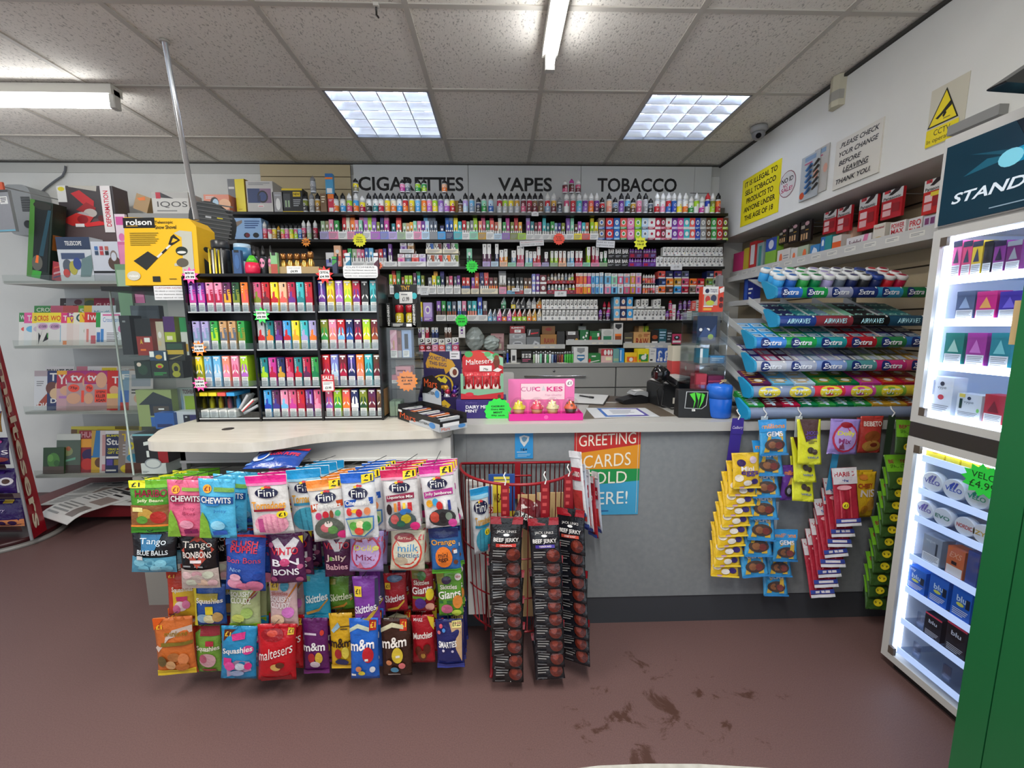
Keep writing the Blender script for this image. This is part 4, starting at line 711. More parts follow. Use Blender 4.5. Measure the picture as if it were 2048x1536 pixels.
# ---- price stars and notices
def star(px,py,y,c,rad,n,lines,lab,card='white',rz=0.,z3=None,ratio=.6,lw=1.0,ink='black',hold=0.):
    p=P(px,py,y)if z3 is None else z3;b=B();pts=[]
    for i in range(2*n):r_=rad*(1 if i%2==0 else ratio);a=PI*i/n+.2;pts.append((r_*math.cos(a)*lw,r_*math.sin(a)))
    b.prism(pts,0,.0012,M(c,.6),'y')
    if card:art(b,flatsurf(rad*1.15*lw,rad*.95,0,-rad*.575*lw,-rad*.42),'r0,0,1,1,%s'%card)
    s=flatsurf(rad*1.1*lw,rad*.9,-.0009,-rad*.55*lw,-rad*.4);k=len(lines)
    art(b,s,';'.join('t%s|.5,%.2f,%.2f,%.2f,%s,b'%(l,1-(i+.5)/k,.9 if len(l)>4 else .6,.55/k,ink)for i,l in enumerate(lines)))
    return put(b.obj('price_star'),'',lab,'price tag',p,rz,'fluorescent price stars')
YS=YD-.02
star(380,551,YS,'ff4fa0',.036,9,['MASTER TANK','£9.99'],'pink price star at the top left corner of the vape display');star(523,631,YS,'3be85f',.036,9,['GHOST PRO','£9.99'],'green price star between the left and middle vape columns')
star(398,697,YS,'ff8a2f',.034,9,['ELF BAR','£4.99'],'orange price star at the left edge of the vape display');star(400,768,YS,'ff4fa0',.034,9,['SLIM BAR','£4.99'],'pink price star below the orange one on the display edge')
star(649,550,YS,'f4332f',.038,9,['CRYSTAL','£4.99'],'red price star above the right vape column')
star(612,484,F-.012,'ff9a35',.036,10,['£5.00'],'small orange price star under the second shelf at the left',None);star(719,480,F-.012,'f4f035',.052,14,['Disp','Two for','£9.99'],'yellow jagged price star below the tray row, left half',None,0,None,.8)
star(944,533,F-.012,'35ef4a',.05,14,['Special','£10.00','each'],'green jagged price star on the third shelf edge',None,0,None,.74);star(1118,478,F-.012,'ff5a45',.045,14,['2 for','£ 10','£7.99'],'orange-red price star on the second shelf edge',None,0,None,.82)
star(1281,486,F-.012,'eff03a',.052,9,['Nic Salts','2 for £5'],'yellow eight-point price star at the right of the second shelf',None,0,None,.72);star(923,641,F-.012,'35ef4a',.05,14,['Special','£9.99'],'green jagged price star on the fifth shelf edge',None,0,None,.8)
star(758,531,F-.012,'ff7a50',.03,9,['£4'],'small orange star behind the rounded white notice',None)
def notice(px0,px1,py0,py1,y,lines,lab,c='d9dadb',rz=0.,ry=0.,n=0,name='notice',rounded=False,ink='444444',cat='notice'):
    l,r,t_=P(px0,py1,y),P(px1,py1,y),P(px0,py0,y);w,h=r.x-l.x,t_.z-l.z;b=B();e=min(w,h)*.25 if rounded else .001
    b.prism(smooth([(-w/2,0,e),(w/2,0,e),(w/2,h,e),(-w/2,h,e)],4),0,.0015,CARD(c),'y');k=len(lines)
    sp=';'.join('t%s|.5,%.3f,%.2f,%.3f,%s'%(x,1-(i+.6)/(k+.3),min(.92,.09*len(x)),.5/(k+.3),ink if i or k<2 else 'b04a4a' if n else ink)for i,x in enumerate(lines));art(b,flatsurf(w,h),sp)
    return put(b.obj(name),'',lab,cat,((l.x+r.x)/2,y,l.z),rz,None,0,ry)
notice(687,756,531,556,YD-.03,['CUSTOMERS','We Do Not Honour returns on or','will be accepting returned products','with no exceptions'],'rounded white notice above the right vape column',rounded=True)
notice(310,372,572,600,1.9,['CUSTOMER NOTICE','No refunds or returns accepted','on any electronic devices','once opened or used'],'white customer notice at the top of the glass case',n=1)
notice(645,670,749,783,YD-.03,['SALE','','£3.99'],'red and white SALE card on the right vape column','e4e4e0',name='price_card',cat='price tag')
_o=bpy.data.objects['price_card'];_b=B();_w=_o.dimensions.x if _o.dimensions.x else .055
l,r,t_=P(645,783,YD-.033),P(670,783,YD-.033),P(645,749,YD-.033);_b.box((l.x,YD-.035,l.z),(r.x,YD-.0335,t_.z),CARD('c3303a'));art(_b,flatsurf(r.x-l.x,t_.z-l.z,YD-.035,l.x,l.z),'r.08,.06,.92,.6,white;tSALE|.5,.8,.8,.24,white,b;l.15,.4,.85,.55,2,grey;t£3.99|.5,.22,.5,.14,black,b');bpy.data.objects.remove(_o)
put(_b.obj('price_card'),'','red and white SALE price card on the right vape column','price tag',(0,0,0))
notice(1040,1088,481,492,F-.012,['ALL PRODUCTS CONTAIN','NICOTINE OVER 18 ONLY'],'tilted white paper strip below the second shelf',ry=-.06,n=1);notice(1192,1229,481,495,F-.012,['Sold to over','eighteens only'],'curled white paper slip under the stacked cartons',ry=.05)
for x0,x1,y0,y1,lab in ((1109,1133,582,593,'white price card hanging on the fourth shelf edge by the red trays'),(1024,1039,576,583,'small white price card on the sky and red tray'),(1341,1364,529,540,'white price card on the third shelf edge at the right'),(841,857,582,590,'small white price card on the fourth shelf edge over the energy shots'),(1063,1077,424,432,'tiny white price card on the top shelf edge')):
    notice(x0,x1,y0,y1,F-.011,['£3.99'],lab,name='price_card',cat='price tag')
# ---- things standing on top of the display
ZD=ZTOP+.0008;YT=YD+.02
def T(*a,**k):return box3(*a,zb=ZD,**k)
def cyl(name,label,cat,x0,x1,yt,yb,y,prof,c,zb=None,extra=None,mf=M,n=18,group=None):
    l,r=P(x0,yb,y),P(x1,yb,y);R=(r.x-l.x)/2;zb=l.z if zb is None else zb;h=P((x0+x1)/2,yt,y).z-zb;b=B();b.lathe([(R*a,h*z)for a,z in prof],mf(c,.35),n)
    o=put(b.obj(name),'',label,cat,((l.x+r.x)/2,y+R,zb),0,group)
    for nm,pr,cc in extra or ():e=B();e.lathe([(R*a,h*z)for a,z in pr],mf(cc,.35),n);e.obj(nm,o)
    return o
cyl('thermos','black insulated flask beside the yellow shovel box','flask',416,452,478,545,YT,[(.9,0),(1,.03),(1,.7),(.9,.76)],'18181a',ZD,[('lid',[(.85,.76),(.92,.8),(.92,.97),(.8,1)],'26272a')])
for k,(px,c)in enumerate(((421,'d8c23a'),(428,'d8d8d4'),(433,'d8c23a'),(440,'d8c23a'),(446,'9a9a98'))):
    b=B();q=P(px,545,YT-.012);b.tube([(0,0,.0),(.002,0,P(px,498+3*(k%2),YT).z-ZD)],.0035,M(c,.3),8);put(b.obj('incense_pack'),'',f'{ORD[k]} thin {"yellow" if c[0:2]=="d8" and c!="d8d8d4" else "white" if c=="d8d8d4" else "grey"} stick from the left before the black flask','stick',(q.x,YT-.012,ZD+.0003))
cyl('tub','blue and white round tub behind the dark blue lighter','tub',464,495,486,545,YT+.03,[(.98,0),(1,.02),(1,.9),(.97,1)],'9fb9cc',ZD,[('band',[(1.01,.45),(1.01,.88)],'3b6f96')])
T('cigarette_lighter','large dark blue gas lighter with a black top','lighter',468,484,500,545,YT-.02,.018,'32507c','r.2,.9,.8,1,black;e.5,.5,.3,.3,3a5f92')
cyl('novelty_lighter','red and green watermelon lighter on the display top','lighter',484,512,508,545,YT-.03,[(.85,0),(.97,.1),(1,.3),(.86,.6)],'d81f48',ZD,[('green_top',[(.86,.6),(.6,.8),(.3,.98)],'4fae2a')])
for k,(x0,x1,lab,c)in enumerate(((499,515,'left pointed-nozzle dark bottle with a pink label','2a3236'),(517,533,'middle pointed-nozzle dark bottle with a pink label','22282b'),(535,547,'right pointed-nozzle bottle partly behind the green lighter','4b3a3e'))):
    o=cyl('nozzle_bottle',lab,'bottle',x0,x1,490,545,YT+.012*k,[(.9,0),(1,.04),(1,.5),(.6,.64)],c,ZD,[('nozzle',[(.5,.64),(.5,.72),(.12,1)],'151515')],group='nozzle bottles on the display top');o_=B();R=(P(x1,500,YT).x-P(x0,500,YT).x)/2
    art(o_,lambda u,v,f:((R+f)*math.sin((u-.5)*1.6),-(R+f)*math.cos((u-.5)*1.6),.02+v*.05),'e.5,.6,.4,.4,pink;l.2,.1,.8,.3,2,silver');o_.obj('label_print',o)
T('cigarette_lighter','green and red shaded lighter beside the gold bottles','lighter',543,556,505,545,YT-.03,.016,'7fb27c','r0,0,1,.45,a8493a;r.2,.86,.8,1,black')
b=B();l,r,zt=P(537,545,YT-.02),P(640,545,YT-.02),P(560,533,YT-.02).z;w=r.x-l.x;b.box((-w/2,0,0),(w/2,.07,.002),CARD('a38a5f'));hh=zt-ZD
for a_,c_ in (((-w/2,0,0),(w/2,.002,hh)),((-w/2,.068,0),(w/2,.07,hh)),((-w/2,0,0),(-w/2+.002,.07,hh)),((w/2-.002,0,0),(w/2,.07,hh))):b.box(a_,c_,CARD('a38a5f'))
art(b,flatsurf(w,hh),'r.36,.05,.64,1.05,white;tCREAM CHARGER|.5,.78,.24,.22,grey;t£4.99|.5,.34,.14,.34,black,b');put(b.obj('display_tray'),'','tan card tray of gold bottles with a white £4.99 label','tray',((l.x+r.x)/2,YT-.02,ZD))
for k,px in enumerate((565,579,593,607,620)):
    yt=506 if k<4 else 502;cyl('gold_bottle',['leftmost','second','third','fourth','rightmost'][k]+' gold bottle from the left in the tan card tray','bottle',px-7,px+7,yt,543,YT-.008,[(.9,0),(1,.05),(1,.5),(.55,.66),(.5,.7)],'a9813c',ZD+.0025,[('cap',[(.75,.7),(.85,.74),(.85,.95),(.6,1)],'8a5a2c')],mf=lambda c,r:M(c,.22,.7),group='gold bottles in the tan tray')
for k,(px,yt,c,top,lab)in enumerate(((670,507,'27304f','2f8f3a','navy and green tall lighter standing behind the red price star'),(697,500,'246f92','c9ccce','teal tall lighter standing behind the white notice'),(753,500,'4a1f33','c9ccce','dark red tall lighter standing at the right end of the display top'))):
    T('cigarette_lighter',lab,'lighter',px-4.5,px+4.5,yt+6,545,YT,.016,c,f'r.0,.86,1,1,{top};p0,.5,1,.7,1,.8,0,.8,{top}',group='tall lighters')
# clear acrylic cabinet right of the display
l,r=P(778,845,1.9),P(834,845,1.9);t=thing('acrylic_cabinet','clear acrylic cabinet of boxed devices right of the vape display','display case',(l.x,1.9,ZT));w=r.x-l.x;h=P(800,655,1.9).z-ZT
b=B();b.box((0,0,0),(w,.16,.004),CLR);b.box((0,0,h-.004),(w,.16,h),clear('d6d2c2',.1));b.box((w-.003,.003,.004),(w,.16,h-.004),CLR);b.box((0,.003,.004),(.003,.16,h-.004),CLR);b.obj('case',t)
b=B();b.box((.003,0,.004),(w-.003,.003,h-.004),clear('f6f8f8',.05));b.obj('door',t)
zs=[P(800,y,1.9).z-ZT for y in (716,768)]
for z in zs:b=B();b.box((.004,.004,z-.003),(w-.004,.158,z),CLR);b.obj('shelf',t)
def Cb(*a,lev,**k):return box3(*a,zb=ZT+(zs[lev]+.0008 if lev<2 else .0048),**k)
Cb('device_box','pink marbled device box in the clear cabinet','box',782,795,660,716,1.915,.05,'d99bb0','r0,0,1,.26,white;l.1,.04,.9,.24,4,grey;r.42,.3,.62,.62,c9a06a;p0,.6,1,.9,1,1,0,.8,e8b9c8;p0,.3,.4,.4,.1,.6,0,.6,f0ccd8',lev=0)
Cb('device_box','brown device box between the pink and blue boxes','box',796,804,662,716,1.925,.05,'8f5f52','r0,0,1,.26,silver;r.2,.5,.8,.75,6a3f38',lev=0)
Cb('device_box','pale blue device box with a dark vape pictured','box',805,824,660,716,1.915,.05,'93a9d0','r.28,.32,.66,.86,2f333c;r.1,.02,.74,.26,white;l.16,.06,.68,.24,4,grey',lev=0)
Cb('device_box','upper flat pink box on the middle shelf of the clear cabinet','box',792,822,750,758,1.92,.08,'c98f98','l.1,.3,.9,.7,1,maroon',lev=1).location.z+=.035
Cb('device_box','lower pink and white box on the middle shelf of the clear cabinet','box',784,822,750,768,1.92,.08,'c27686','r0,0,.6,.4,white;l.05,.1,.5,.36,2,grey',lev=1)
bpy.data.objects['device_box.003'].location.z=ZT+zs[1]+.0016+(P(800,750,1.92).z-(ZT+zs[1]+.0008))
for k,lab in enumerate(('left pale green upright box at the bottom of the clear cabinet','right pale green upright box at the bottom of the clear cabinet')):Cb('device_box',lab,'box',781+k*11,791+k*11,803,846,1.915,.08,'93ab8f','r.1,.1,.2,.9,sage',lev=2,group='pale green boxes')
# energy-shot box on top of the cabinet
ze=ZT+h+.0008;l,r=P(774,655,1.93),P(833,655,1.93);w=r.x-l.x;hb=P(800,606,1.93).z-ze;ht=P(800,585,1.93).z-ze
t=thing('energy_shot_box','black display box of red-capped energy shots lettered HIGH-ENERGY','box',((l.x+r.x)/2,1.93,ze))
b=B();k=CARD('151515');b.box((-w/2,0,0),(w/2,.12,.003),k);b.box((-w/2,0,0),(w/2,.003,hb*.2),k);b.box((-w/2,0,0),(-w/2+.018,.003,hb),k);b.box((w/2-.018,0,0),(w/2,.003,hb),k);b.box((-w/2,.117,0),(w/2,.12,ht),k);b.box((-w/2,.003,.003),(-w/2+.002,.117,hb),k);b.box((w/2-.002,.003,.003),(w/2,.117,hb),k)
art(b,flatsurf(w,hb),'tHIGH-ENERGY|.07,.5,.07,.86,white,b,v;tHIGH-ENERGY|.93,.5,.07,.86,white,b,d;l.2,.03,.55,.16,3,white;r.66,.03,.84,.15,white');b.obj('tray',t)
b=B();b.box((-w/2+.012,.105,hb),(w/2-.012,.108,ht*1.3),k);art(b,flatsurf(w*.8,ht*1.3-hb,.105,-w*.4,hb),'tTNT|.5,.82,.4,.22,gold,b;e.12,.42,.12,.16,turquoise;e.88,.42,.12,.16,turquoise;r.22,.05,.8,.62,white;t£1.99|.5,.26,.3,.22,black,b;l.3,.42,.7,.56,1,grey');b.obj('header_card',t)
for k_,lab in ((-.2,'left red-capped yellow energy shot in the black box'),(.16,'right red-capped yellow energy shot in the black box')):
    o=B();o.lathe([(.017,0),(.019,.004),(.019,hb*.5),(.014,hb*.58)],M('b5a21f',.3),16);o2=put(o.obj('energy_shot'),'',lab,'bottle',((l.x+r.x)/2+k_*w+.012,1.93+.03,ze+.0035),0,'energy shots');e=B();art(e,lambda u,v,f:((.0192+f)*math.sin((u-.5)*1.7),-(.0192+f)*math.cos((u-.5)*1.7),v*hb*.5),'tTNT|.5,.5,.5,.8,white,b,v');e.obj('label_print',o2);e=B();e.lathe([(.016,hb*.58),(.019,hb*.6),(.019,hb*.86),(.015,hb*.9)],M('9a1420',.25),16);e.obj('cap',o2)
# ---- glass case at the left end, behind the counter
GX,GY=P(231,700,1.98).x,1.98;zt=P(300,573,GY).z;t=thing('glass_case','tall glass display case with a black top rail left of the vapes','display case',(GX,GY,0));w=-1.39-GX;GL=clear('f8fbfa',.025);z0=P(300,950,GY).z
b=B();b.box((-.02,-.01,zt-.02),(w,.34,zt),M('151515',.4));b.obj('top_rail',t)
b=B();b.box((0,0,z0),(.004,.33,zt-.021),GL);b.obj('side_pane',t)
b=B();b.box((.006,0,z0),(w,.004,zt-.021),GL);b.obj('front_pane',t)
b=B();b.box((0,0,0),(w,.33,z0-.012),M('8a8780',.5));b.obj('plinth',t)
gz=[P(300,y,GY+.02).z for y in (757,858,948)]
for z in gz:b=B();b.box((.008,.008,z-.006),(w,.33,z-.0005),clear('f6faf8',.03));b.obj('glass_shelf',t)
gz2=P(300,711,GY+.06).z
b=B();b.box((.008,.055,gz2-.006),(w,.33,gz2-.0005),clear('f6faf8',.03));b.obj('glass_shelf',t)
for yy in (.005,):b=B();b.tube([(.004,yy,z0),(.004,yy,zt-.02)],.004,M('a9b4ae',.3));b.obj('edge_strip',t)
def Gc(lev,*a,**k):return box3(*a,zb=(gz+[gz2])[lev]+.0004,**k)
YG=GY+.02;YG2=GY+.065
Gc(3,'pipe_box','black-lidded dark red box with a gold leaf in the glass case','box',277,308,637,711,YG2,.1,'8d2a22','r0,.52,1,1,121212;p.2,.3,.3,.46,.4,.3,.3,.34,gold;r.5,.36,.86,.48,white;l.2,.1,.7,.2,1,orange')
Gc(3,'pipe_box','purple-lidded lime box in the glass case','box',334,356,633,711,YG2,.1,'a9b82a','r0,.6,1,1,4b1f63;r.2,.4,.7,.5,cream')
Gc(3,'pipe_box','green-lidded white box at the right of the glass case','box',366,380,635,711,YG2,.1,'cfcfc6','r0,.62,1,1,1f8a48;r.1,.1,.9,.3,gold')
Gc(3,'pipe_box','cream floral packet in the glass case','box',316,333,643,711,YG2+.03,.06,'c4bba6','e.5,.6,.2,.1,white;e.4,.35,.2,.08,beige')
Gc(3,'pipe_box','large grey folder standing at the back of the glass case','box',272,328,611,711,YG2+.13,.03,'4c535a','r.05,.1,.95,.9,59616a')
Gc(3,'pipe_box','small black box near the left pane of the glass case','box',247,268,631,711,YG2+.06,.08,'26282a','l.3,.8,.7,.9,1,grey')
Gc(3,'gift_card','pink envelope card hanging in the glass case','card',250,290,588,606,YG2+.17,.004,'c96a9a','r.04,.1,.96,.95,d987b0').location.z=P(270,606,YG2+.17).z
Gc(3,'pouch','green and clear pouch against the left pane of the glass case','bag',243,270,596,642,YG2+.15,.01,'6f9272','r.1,.5,.9,.9,98b49a').location.z=P(256,642,YG2+.15).z
box3('grinder_box','black and yellow box on the front shelf of the glass case','box',334,371,684,722,YG+.03,.05,'22241f','r.05,.35,.95,.58,c2a32f;p.1,.1,.8,.3,.9,.3,.3,.08,khaki;r.08,.62,.92,.92,2a4a35')
box3('grinder_box','blue label box with a white barcode in the glass case','box',300,334,702,722,YG+.02,.05,'2c4660','r.02,.4,.28,.96,white;e.55,.4,.2,.22,gold;r.86,.05,.98,.9,white')
Gc(0,'grinder_box','wide black box with a green and red face on the glass shelf','box',305,340,722,757,YG,.1,'17201a','e.5,.72,.22,.14,9aa72c;e.5,.68,.12,.08,red;r.1,.1,.9,.4,2b3a2c;l.15,.16,.85,.36,2,green')
Gc(0,'grinder_box','black box with a yellow lion-like face on the glass shelf','box',341,368,722,757,YG,.1,'1c1d16','e.5,.6,.3,.3,8a8a22;e.5,.55,.16,.16,black;e.5,.24,.3,.18,9a9a2a')
Gc(0,'grinder_box','dark green box left of the two face boxes on the glass shelf','box',272,304,722,757,YG,.1,'16241c','e.5,.5,.3,.3,25402c;e.3,.8,.14,.12,c9b7a8')
Gc(1,'toy_pouch','olive green bag with a black cap pictured','bag',280,350,780,857,YG+.05,.04,'8d9a62','p.05,.6,.5,.95,1,.75,1,.55,.4,.6,2a3034;r.35,.3,1,.62,1f2733;r.45,.36,.9,.56,4a4038;r.6,.46,.76,.5,white;r.35,0,1,.26,2f5fa8')
Gc(1,'remote_pack','white and lime remote control pack in the glass case','box',356,394,776,822,YG+.11,.03,'b9c4bc','r.42,0,1,.78,9ab83a;tTOSHIBA|.66,.9,.6,.12,6a2a3a,b;r.45,.3,.95,.4,silver;p.1,.1,.3,.9,.36,.6,.3,.1,steel')
Gc(1,'phone_box','white phone box with a dark blue phone pictured','box',352,400,823,857,YG+.02,.05,'c5c9d0','r.36,.05,.92,.8,1d1f3a;r.42,.4,.62,.76,0f1014;e.48,.66,.05,.06,silver;r.64,.05,.92,.8,2a2560')
Gc(1,'cable_box','blue box under the olive bag in the glass case','box',312,350,826,857,YG,.05,'2556a0','r.1,.1,.9,.3,navy')
box3('gadget_box','black and red gadget box with a teal top low in the glass case','box',272,338,868,926,YG+.005,.12,'26262a','r.7,0,1,.9,9c1f26;r0,.94,1,1,7fb9c4;p.3,.6,.6,.66,.56,.78,.3,.72,white;r.36,.2,.44,.42,white')
Gc(2,'gadget_box','white box with a headphone band under the black and red gadget box','box',284,334,927,948,YG,.12,'d4d5d3','e.5,1,.34,.5,9a9ea4;e.5,1,.28,.4,d4d5d3;l.05,.1,.3,.3,2,grey')
# yellow shovel box standing on the case top rail
a,c=P(246,558,1.93),P(402,556,1.93);w=c.x-a.x;h=P(330,432,1.93).z-zt-.0015;m=B();YEL=CARD('e8b418')
m.prism([(-w/2,0),(w/2,0),(w/2,h*.86),(w/2-.03,h*.97),(-w/2+.02,h)],0,.11,YEL,'y')
art(m,flatsurf(w,h),'r.04,.84,.46,.99,151515;trolson|.25,.925,.34,.085,white,b;l.08,.86,.3,.88,1,gold;tTelescopic|.58,.915,.24,.055,3a3208,b;tSnow Shovel|.6,.85,.28,.055,3a3208,b;p.86,.08,.78,.16,.78,.28,.68,.28,.68,.32,.8,.32,.8,.7,.7,.76,.78,.8,.94,.78,.94,.08,b9b9ac;p.14,.36,.34,.5,.47,.4,.3,.22,252522;p.45,.42,.64,.6,.66,.585,.47,.4,d6d6d0;p.52,.48,.58,.54,.6,.52,.54,.46,151515;p.62,.6,.66,.71,.7,.745,.78,.66,.72,.62,.66,.58,151515;p.66,.62,.69,.69,.75,.66,.7,.63,e8b418;e.79,.5,.08,.065,1f2a22;e.79,.33,.08,.065,5a5448;e.79,.48,.06,.02,d6d6d0;l.12,.58,.5,.78,7,8f7a1c;e.13,.14,.09,.07,c4c2b4;trolson|.13,.14,.12,.04,white,b;r.38,.05,.48,.13,22221c;l.6,.08,.74,.1,1,22221c',step=.00015)
art(m,lambda u,v,o:(w/2+o,.11*u,v*h*.84),'p.3,.2,.7,.12,.7,.4,.3,.5,22221c;e.5,.66,.2,.05,22221c')
put(m.obj('shovel_box'),'','large yellow snow shovel box leaning over the glass case','box',((a.x+c.x)/2,1.93,zt+.001),-.05,None,-.04)
# ================================================================ magazine unit on the left, newspapers, heater, chocolate stand
YM=3.05;XM0,XM1=-3.42,-1.9
MS=[P(30,y,YM).z for y in (562,692,824,952)]
GW=M('c9cac5',.55);LIP=clear('f4f6f4',.05)
t=thing('magazine_unit','white magazine shelving unit with clear front lips and a dark red plinth','shelf unit',(XM0,YM,0));wm=XM1-XM0
b=B();b.box((0,.40,0),(wm,.42,1.72),GW);b.obj('back_panel',t)
zn=P(150,1008,2.9).z
b=B();b.box((0,-.15,.05),(wm,.40,zn),M('6e1119',.4));b.obj('plinth',t)
for z in MS:
    sh=thing('magazine_shelf','','')if 0 else None
    b=B();b.box((0,0,z-.02),(wm,.40,z),M('b9bab4',.5));s_=b.obj('shelf_board',t)
    b=B();b.box((0,-.006,z-.015),(wm,-.002,z+.04),LIP);b.obj('clear_lip',s_)
RX=-.16
def mag(px0,y0,y1,w,y,zb,col,spec,label,lift=0.,cat='magazine',name='magazine',grp='magazines on the left unit',t=.003,rz=0.):
    l,top=P(px0,y1,y),P(px0,y0,y);h=(top.z-l.z)/math.cos(RX);lift+=.002 if t>.004 else 0;b=B();b.box((0,0,0),(w,t,h),CARD(col));art(b,flatsurf(w,h,0,0),spec,CARD,True,.00008,.0002)
    return put(b.obj(name),'',label,cat,(l.x,y,zb+.001+lift),rz,grp,RX)
zb=MS[1]
F1=[(37,'3f8a4a','r0,0,1,.72,e6e5df;tWO|.25,.86,.4,.14,white,b;e.4,.5,.3,.08,coral','green-headed puzzle magazine at the left end of the upper magazine row'),(47,'e25a9c','r0,0,1,.68,dfe3e2;tTAKE|.5,.83,.7,.18,white,b;e.4,.5,.3,.1,sky','pink-headed puzzle magazine, second in the upper row'),(63,'f0d23a','r0,0,1,.68,e2e0da;tacc|.3,.82,.4,.14,3a3a2a,bi;e.35,.5,.28,.1,c9b8c8','yellow-headed magazine mostly covered by the parrot one'),
 (72,'f3dc35','r0,0,1,.7,d8d6d0;tCROSS|.34,.83,.6,.16,d8381f,b;e.3,.58,.24,.1,c9a2c2;t£1500|.3,.58,.34,.08,3a2450,b;p.1,.02,.3,.5,.2,.3,.1,.4,black;p.3,.1,.5,.4,.6,.2,black;e.7,.3,.2,.14,3f9a3f','yellow magazine with a green parrot and black and white squares'),(96,'f2e23a','r0,0,1,.7,dcdcd8;tWORD|.5,.83,.8,.16,e04a20,b;e.3,.58,.26,.1,c9a2c2;t£1500|.3,.58,.34,.08,3a2450,b;r.55,.1,.85,.62,6db4d0','yellow magazine with a sky blue strip'),
 (121,'e23f7a','r0,0,1,.68,e5e0dc;tTB|.3,.83,.4,.16,white,b;r.1,.02,.8,.14,ee8a3a','pink-headed magazine with an orange foot'),(133,'a8327e','r0,.68,1,.86,f1d42b;r0,0,1,.68,dfd0c8;tMy|.3,.92,.4,.12,white,b;tW|.3,.77,.36,.15,a8327e,b;e.6,.55,.3,.1,f1d42b','purple and yellow-headed magazine in the upper row'),(146,'e6e4d2','tC|.32,.84,.4,.26,2f5a5c,b;r0,0,1,.64,e3d9d2;e.6,.5,.3,.12,e0cf3a','cream magazine with one large teal C'),
 (158,'f3c62c','r0,0,1,.7,dfe2dd;tW|.3,.86,.4,.16,e0622b,b;e.5,.44,.3,.14,8fb08a','amber-headed magazine with one orange W'),(168,'d6382c','r0,0,1,.7,e6dedb;tF|.3,.86,.3,.16,white,b;r.1,.1,.6,.5,d98a80','red-headed magazine with one white F'),(177,'c4282f','r0,0,1,.7,e4dbd8;tWord|.4,.84,.7,.16,white,b;r.1,.05,.7,.3,c9606a','red magazine with one white word'),
 (191,'2f9a4a','r0,0,1,.55,e2e6e4;tWORD|.6,.84,.6,.12,white,b;r.3,.7,1,.78,d96aa8;r.05,.1,.25,.4,4a7fc0','green-headed magazine with a pink stripe'),(200,'e6ebee','tCrosswords|.55,.78,.86,.14,3a7fc0,bi;r.1,.9,.9,.95,e06aa0;r.02,.1,.16,.5,4a8fd0;l.3,.1,.85,.4,6,8a8a90;e.92,.5,.1,.1,e078a8','front white magazine of crosswords, right of its row')]
for k,(x,c,sp,lab)in enumerate(F1):mag(x,624,690,.15,YM+.064-.0045*k,zb,c,sp,lab)
B1=[(64,'3f8f4a','r0,0,1,.52,f0e03a;tCROSS|.5,.84,.8,.16,dfe6d0,b;t45|.4,.4,.5,.22,c8322f,b','green and yellow magazine with a red 45'),(97,'2a55a8','r0,.72,1,1,c9607a;r.5,.72,1,1,9ab0d8;tPuz|.4,.55,.7,.22,white,b;r.05,.1,.7,.36,d8dcec','blue and pink magazine '),(121,'e8c24a','r0,.74,1,1,c95a5a;tCrossw|.5,.52,.9,.14,b83a30,b;r.1,.1,.5,.34,e8e6d8;r.5,.1,.9,.36,d8d8d0','gold and red magazine '),(153,'6fb43a','t50|.25,.78,.4,.2,white,b;tA|.25,.4,.3,.2,f0e03a,b;r.5,0,1,.8,e6e2d8','lime magazine with a white 50 in the raised back row'),(164,'e05a9c','r0,.74,1,1,f0c43a;tWO|.35,.46,.6,.24,white,b','pink magazine under a gold strip'),(180,'dfeaf0','tMindful|.5,.74,.8,.14,4a9ab8,bi;r.3,.3,1,.5,f0d03a;r.3,.08,1,.24,8fb4d8','pale blue magazine at the right of the raised back row')]
for k,(x,c,sp,lab)in enumerate(B1):mag(x,588,640,.17,YM+.155-.004*k,zb,c,sp,lab,.10)
for k,(x,c,sp,lab)in enumerate([(116,'3a2a28','l.2,.3,.8,.8,3,grey','dark brown magazine at the back of the upper row'),(128,'8a8488','tToc|.6,.5,.5,.3,black,b;e.6,.8,.2,.14,5a2a34','grey magazine at the back of the upper row'),(165,'7d7a3a','e.3,.7,.3,.2,4a5a44;l.1,.3,.8,.5,2,gold','olive magazine at the back of the upper row'),(184,'8f2440','tCLASS|.5,.6,.8,.3,d8b0b8,b','maroon magazine at the back of the upper row')]):mag(x,572,612,.15,YM+.26-.004*k,zb,c,sp,lab,.20)
zb=MS[2];SK='d9a888'
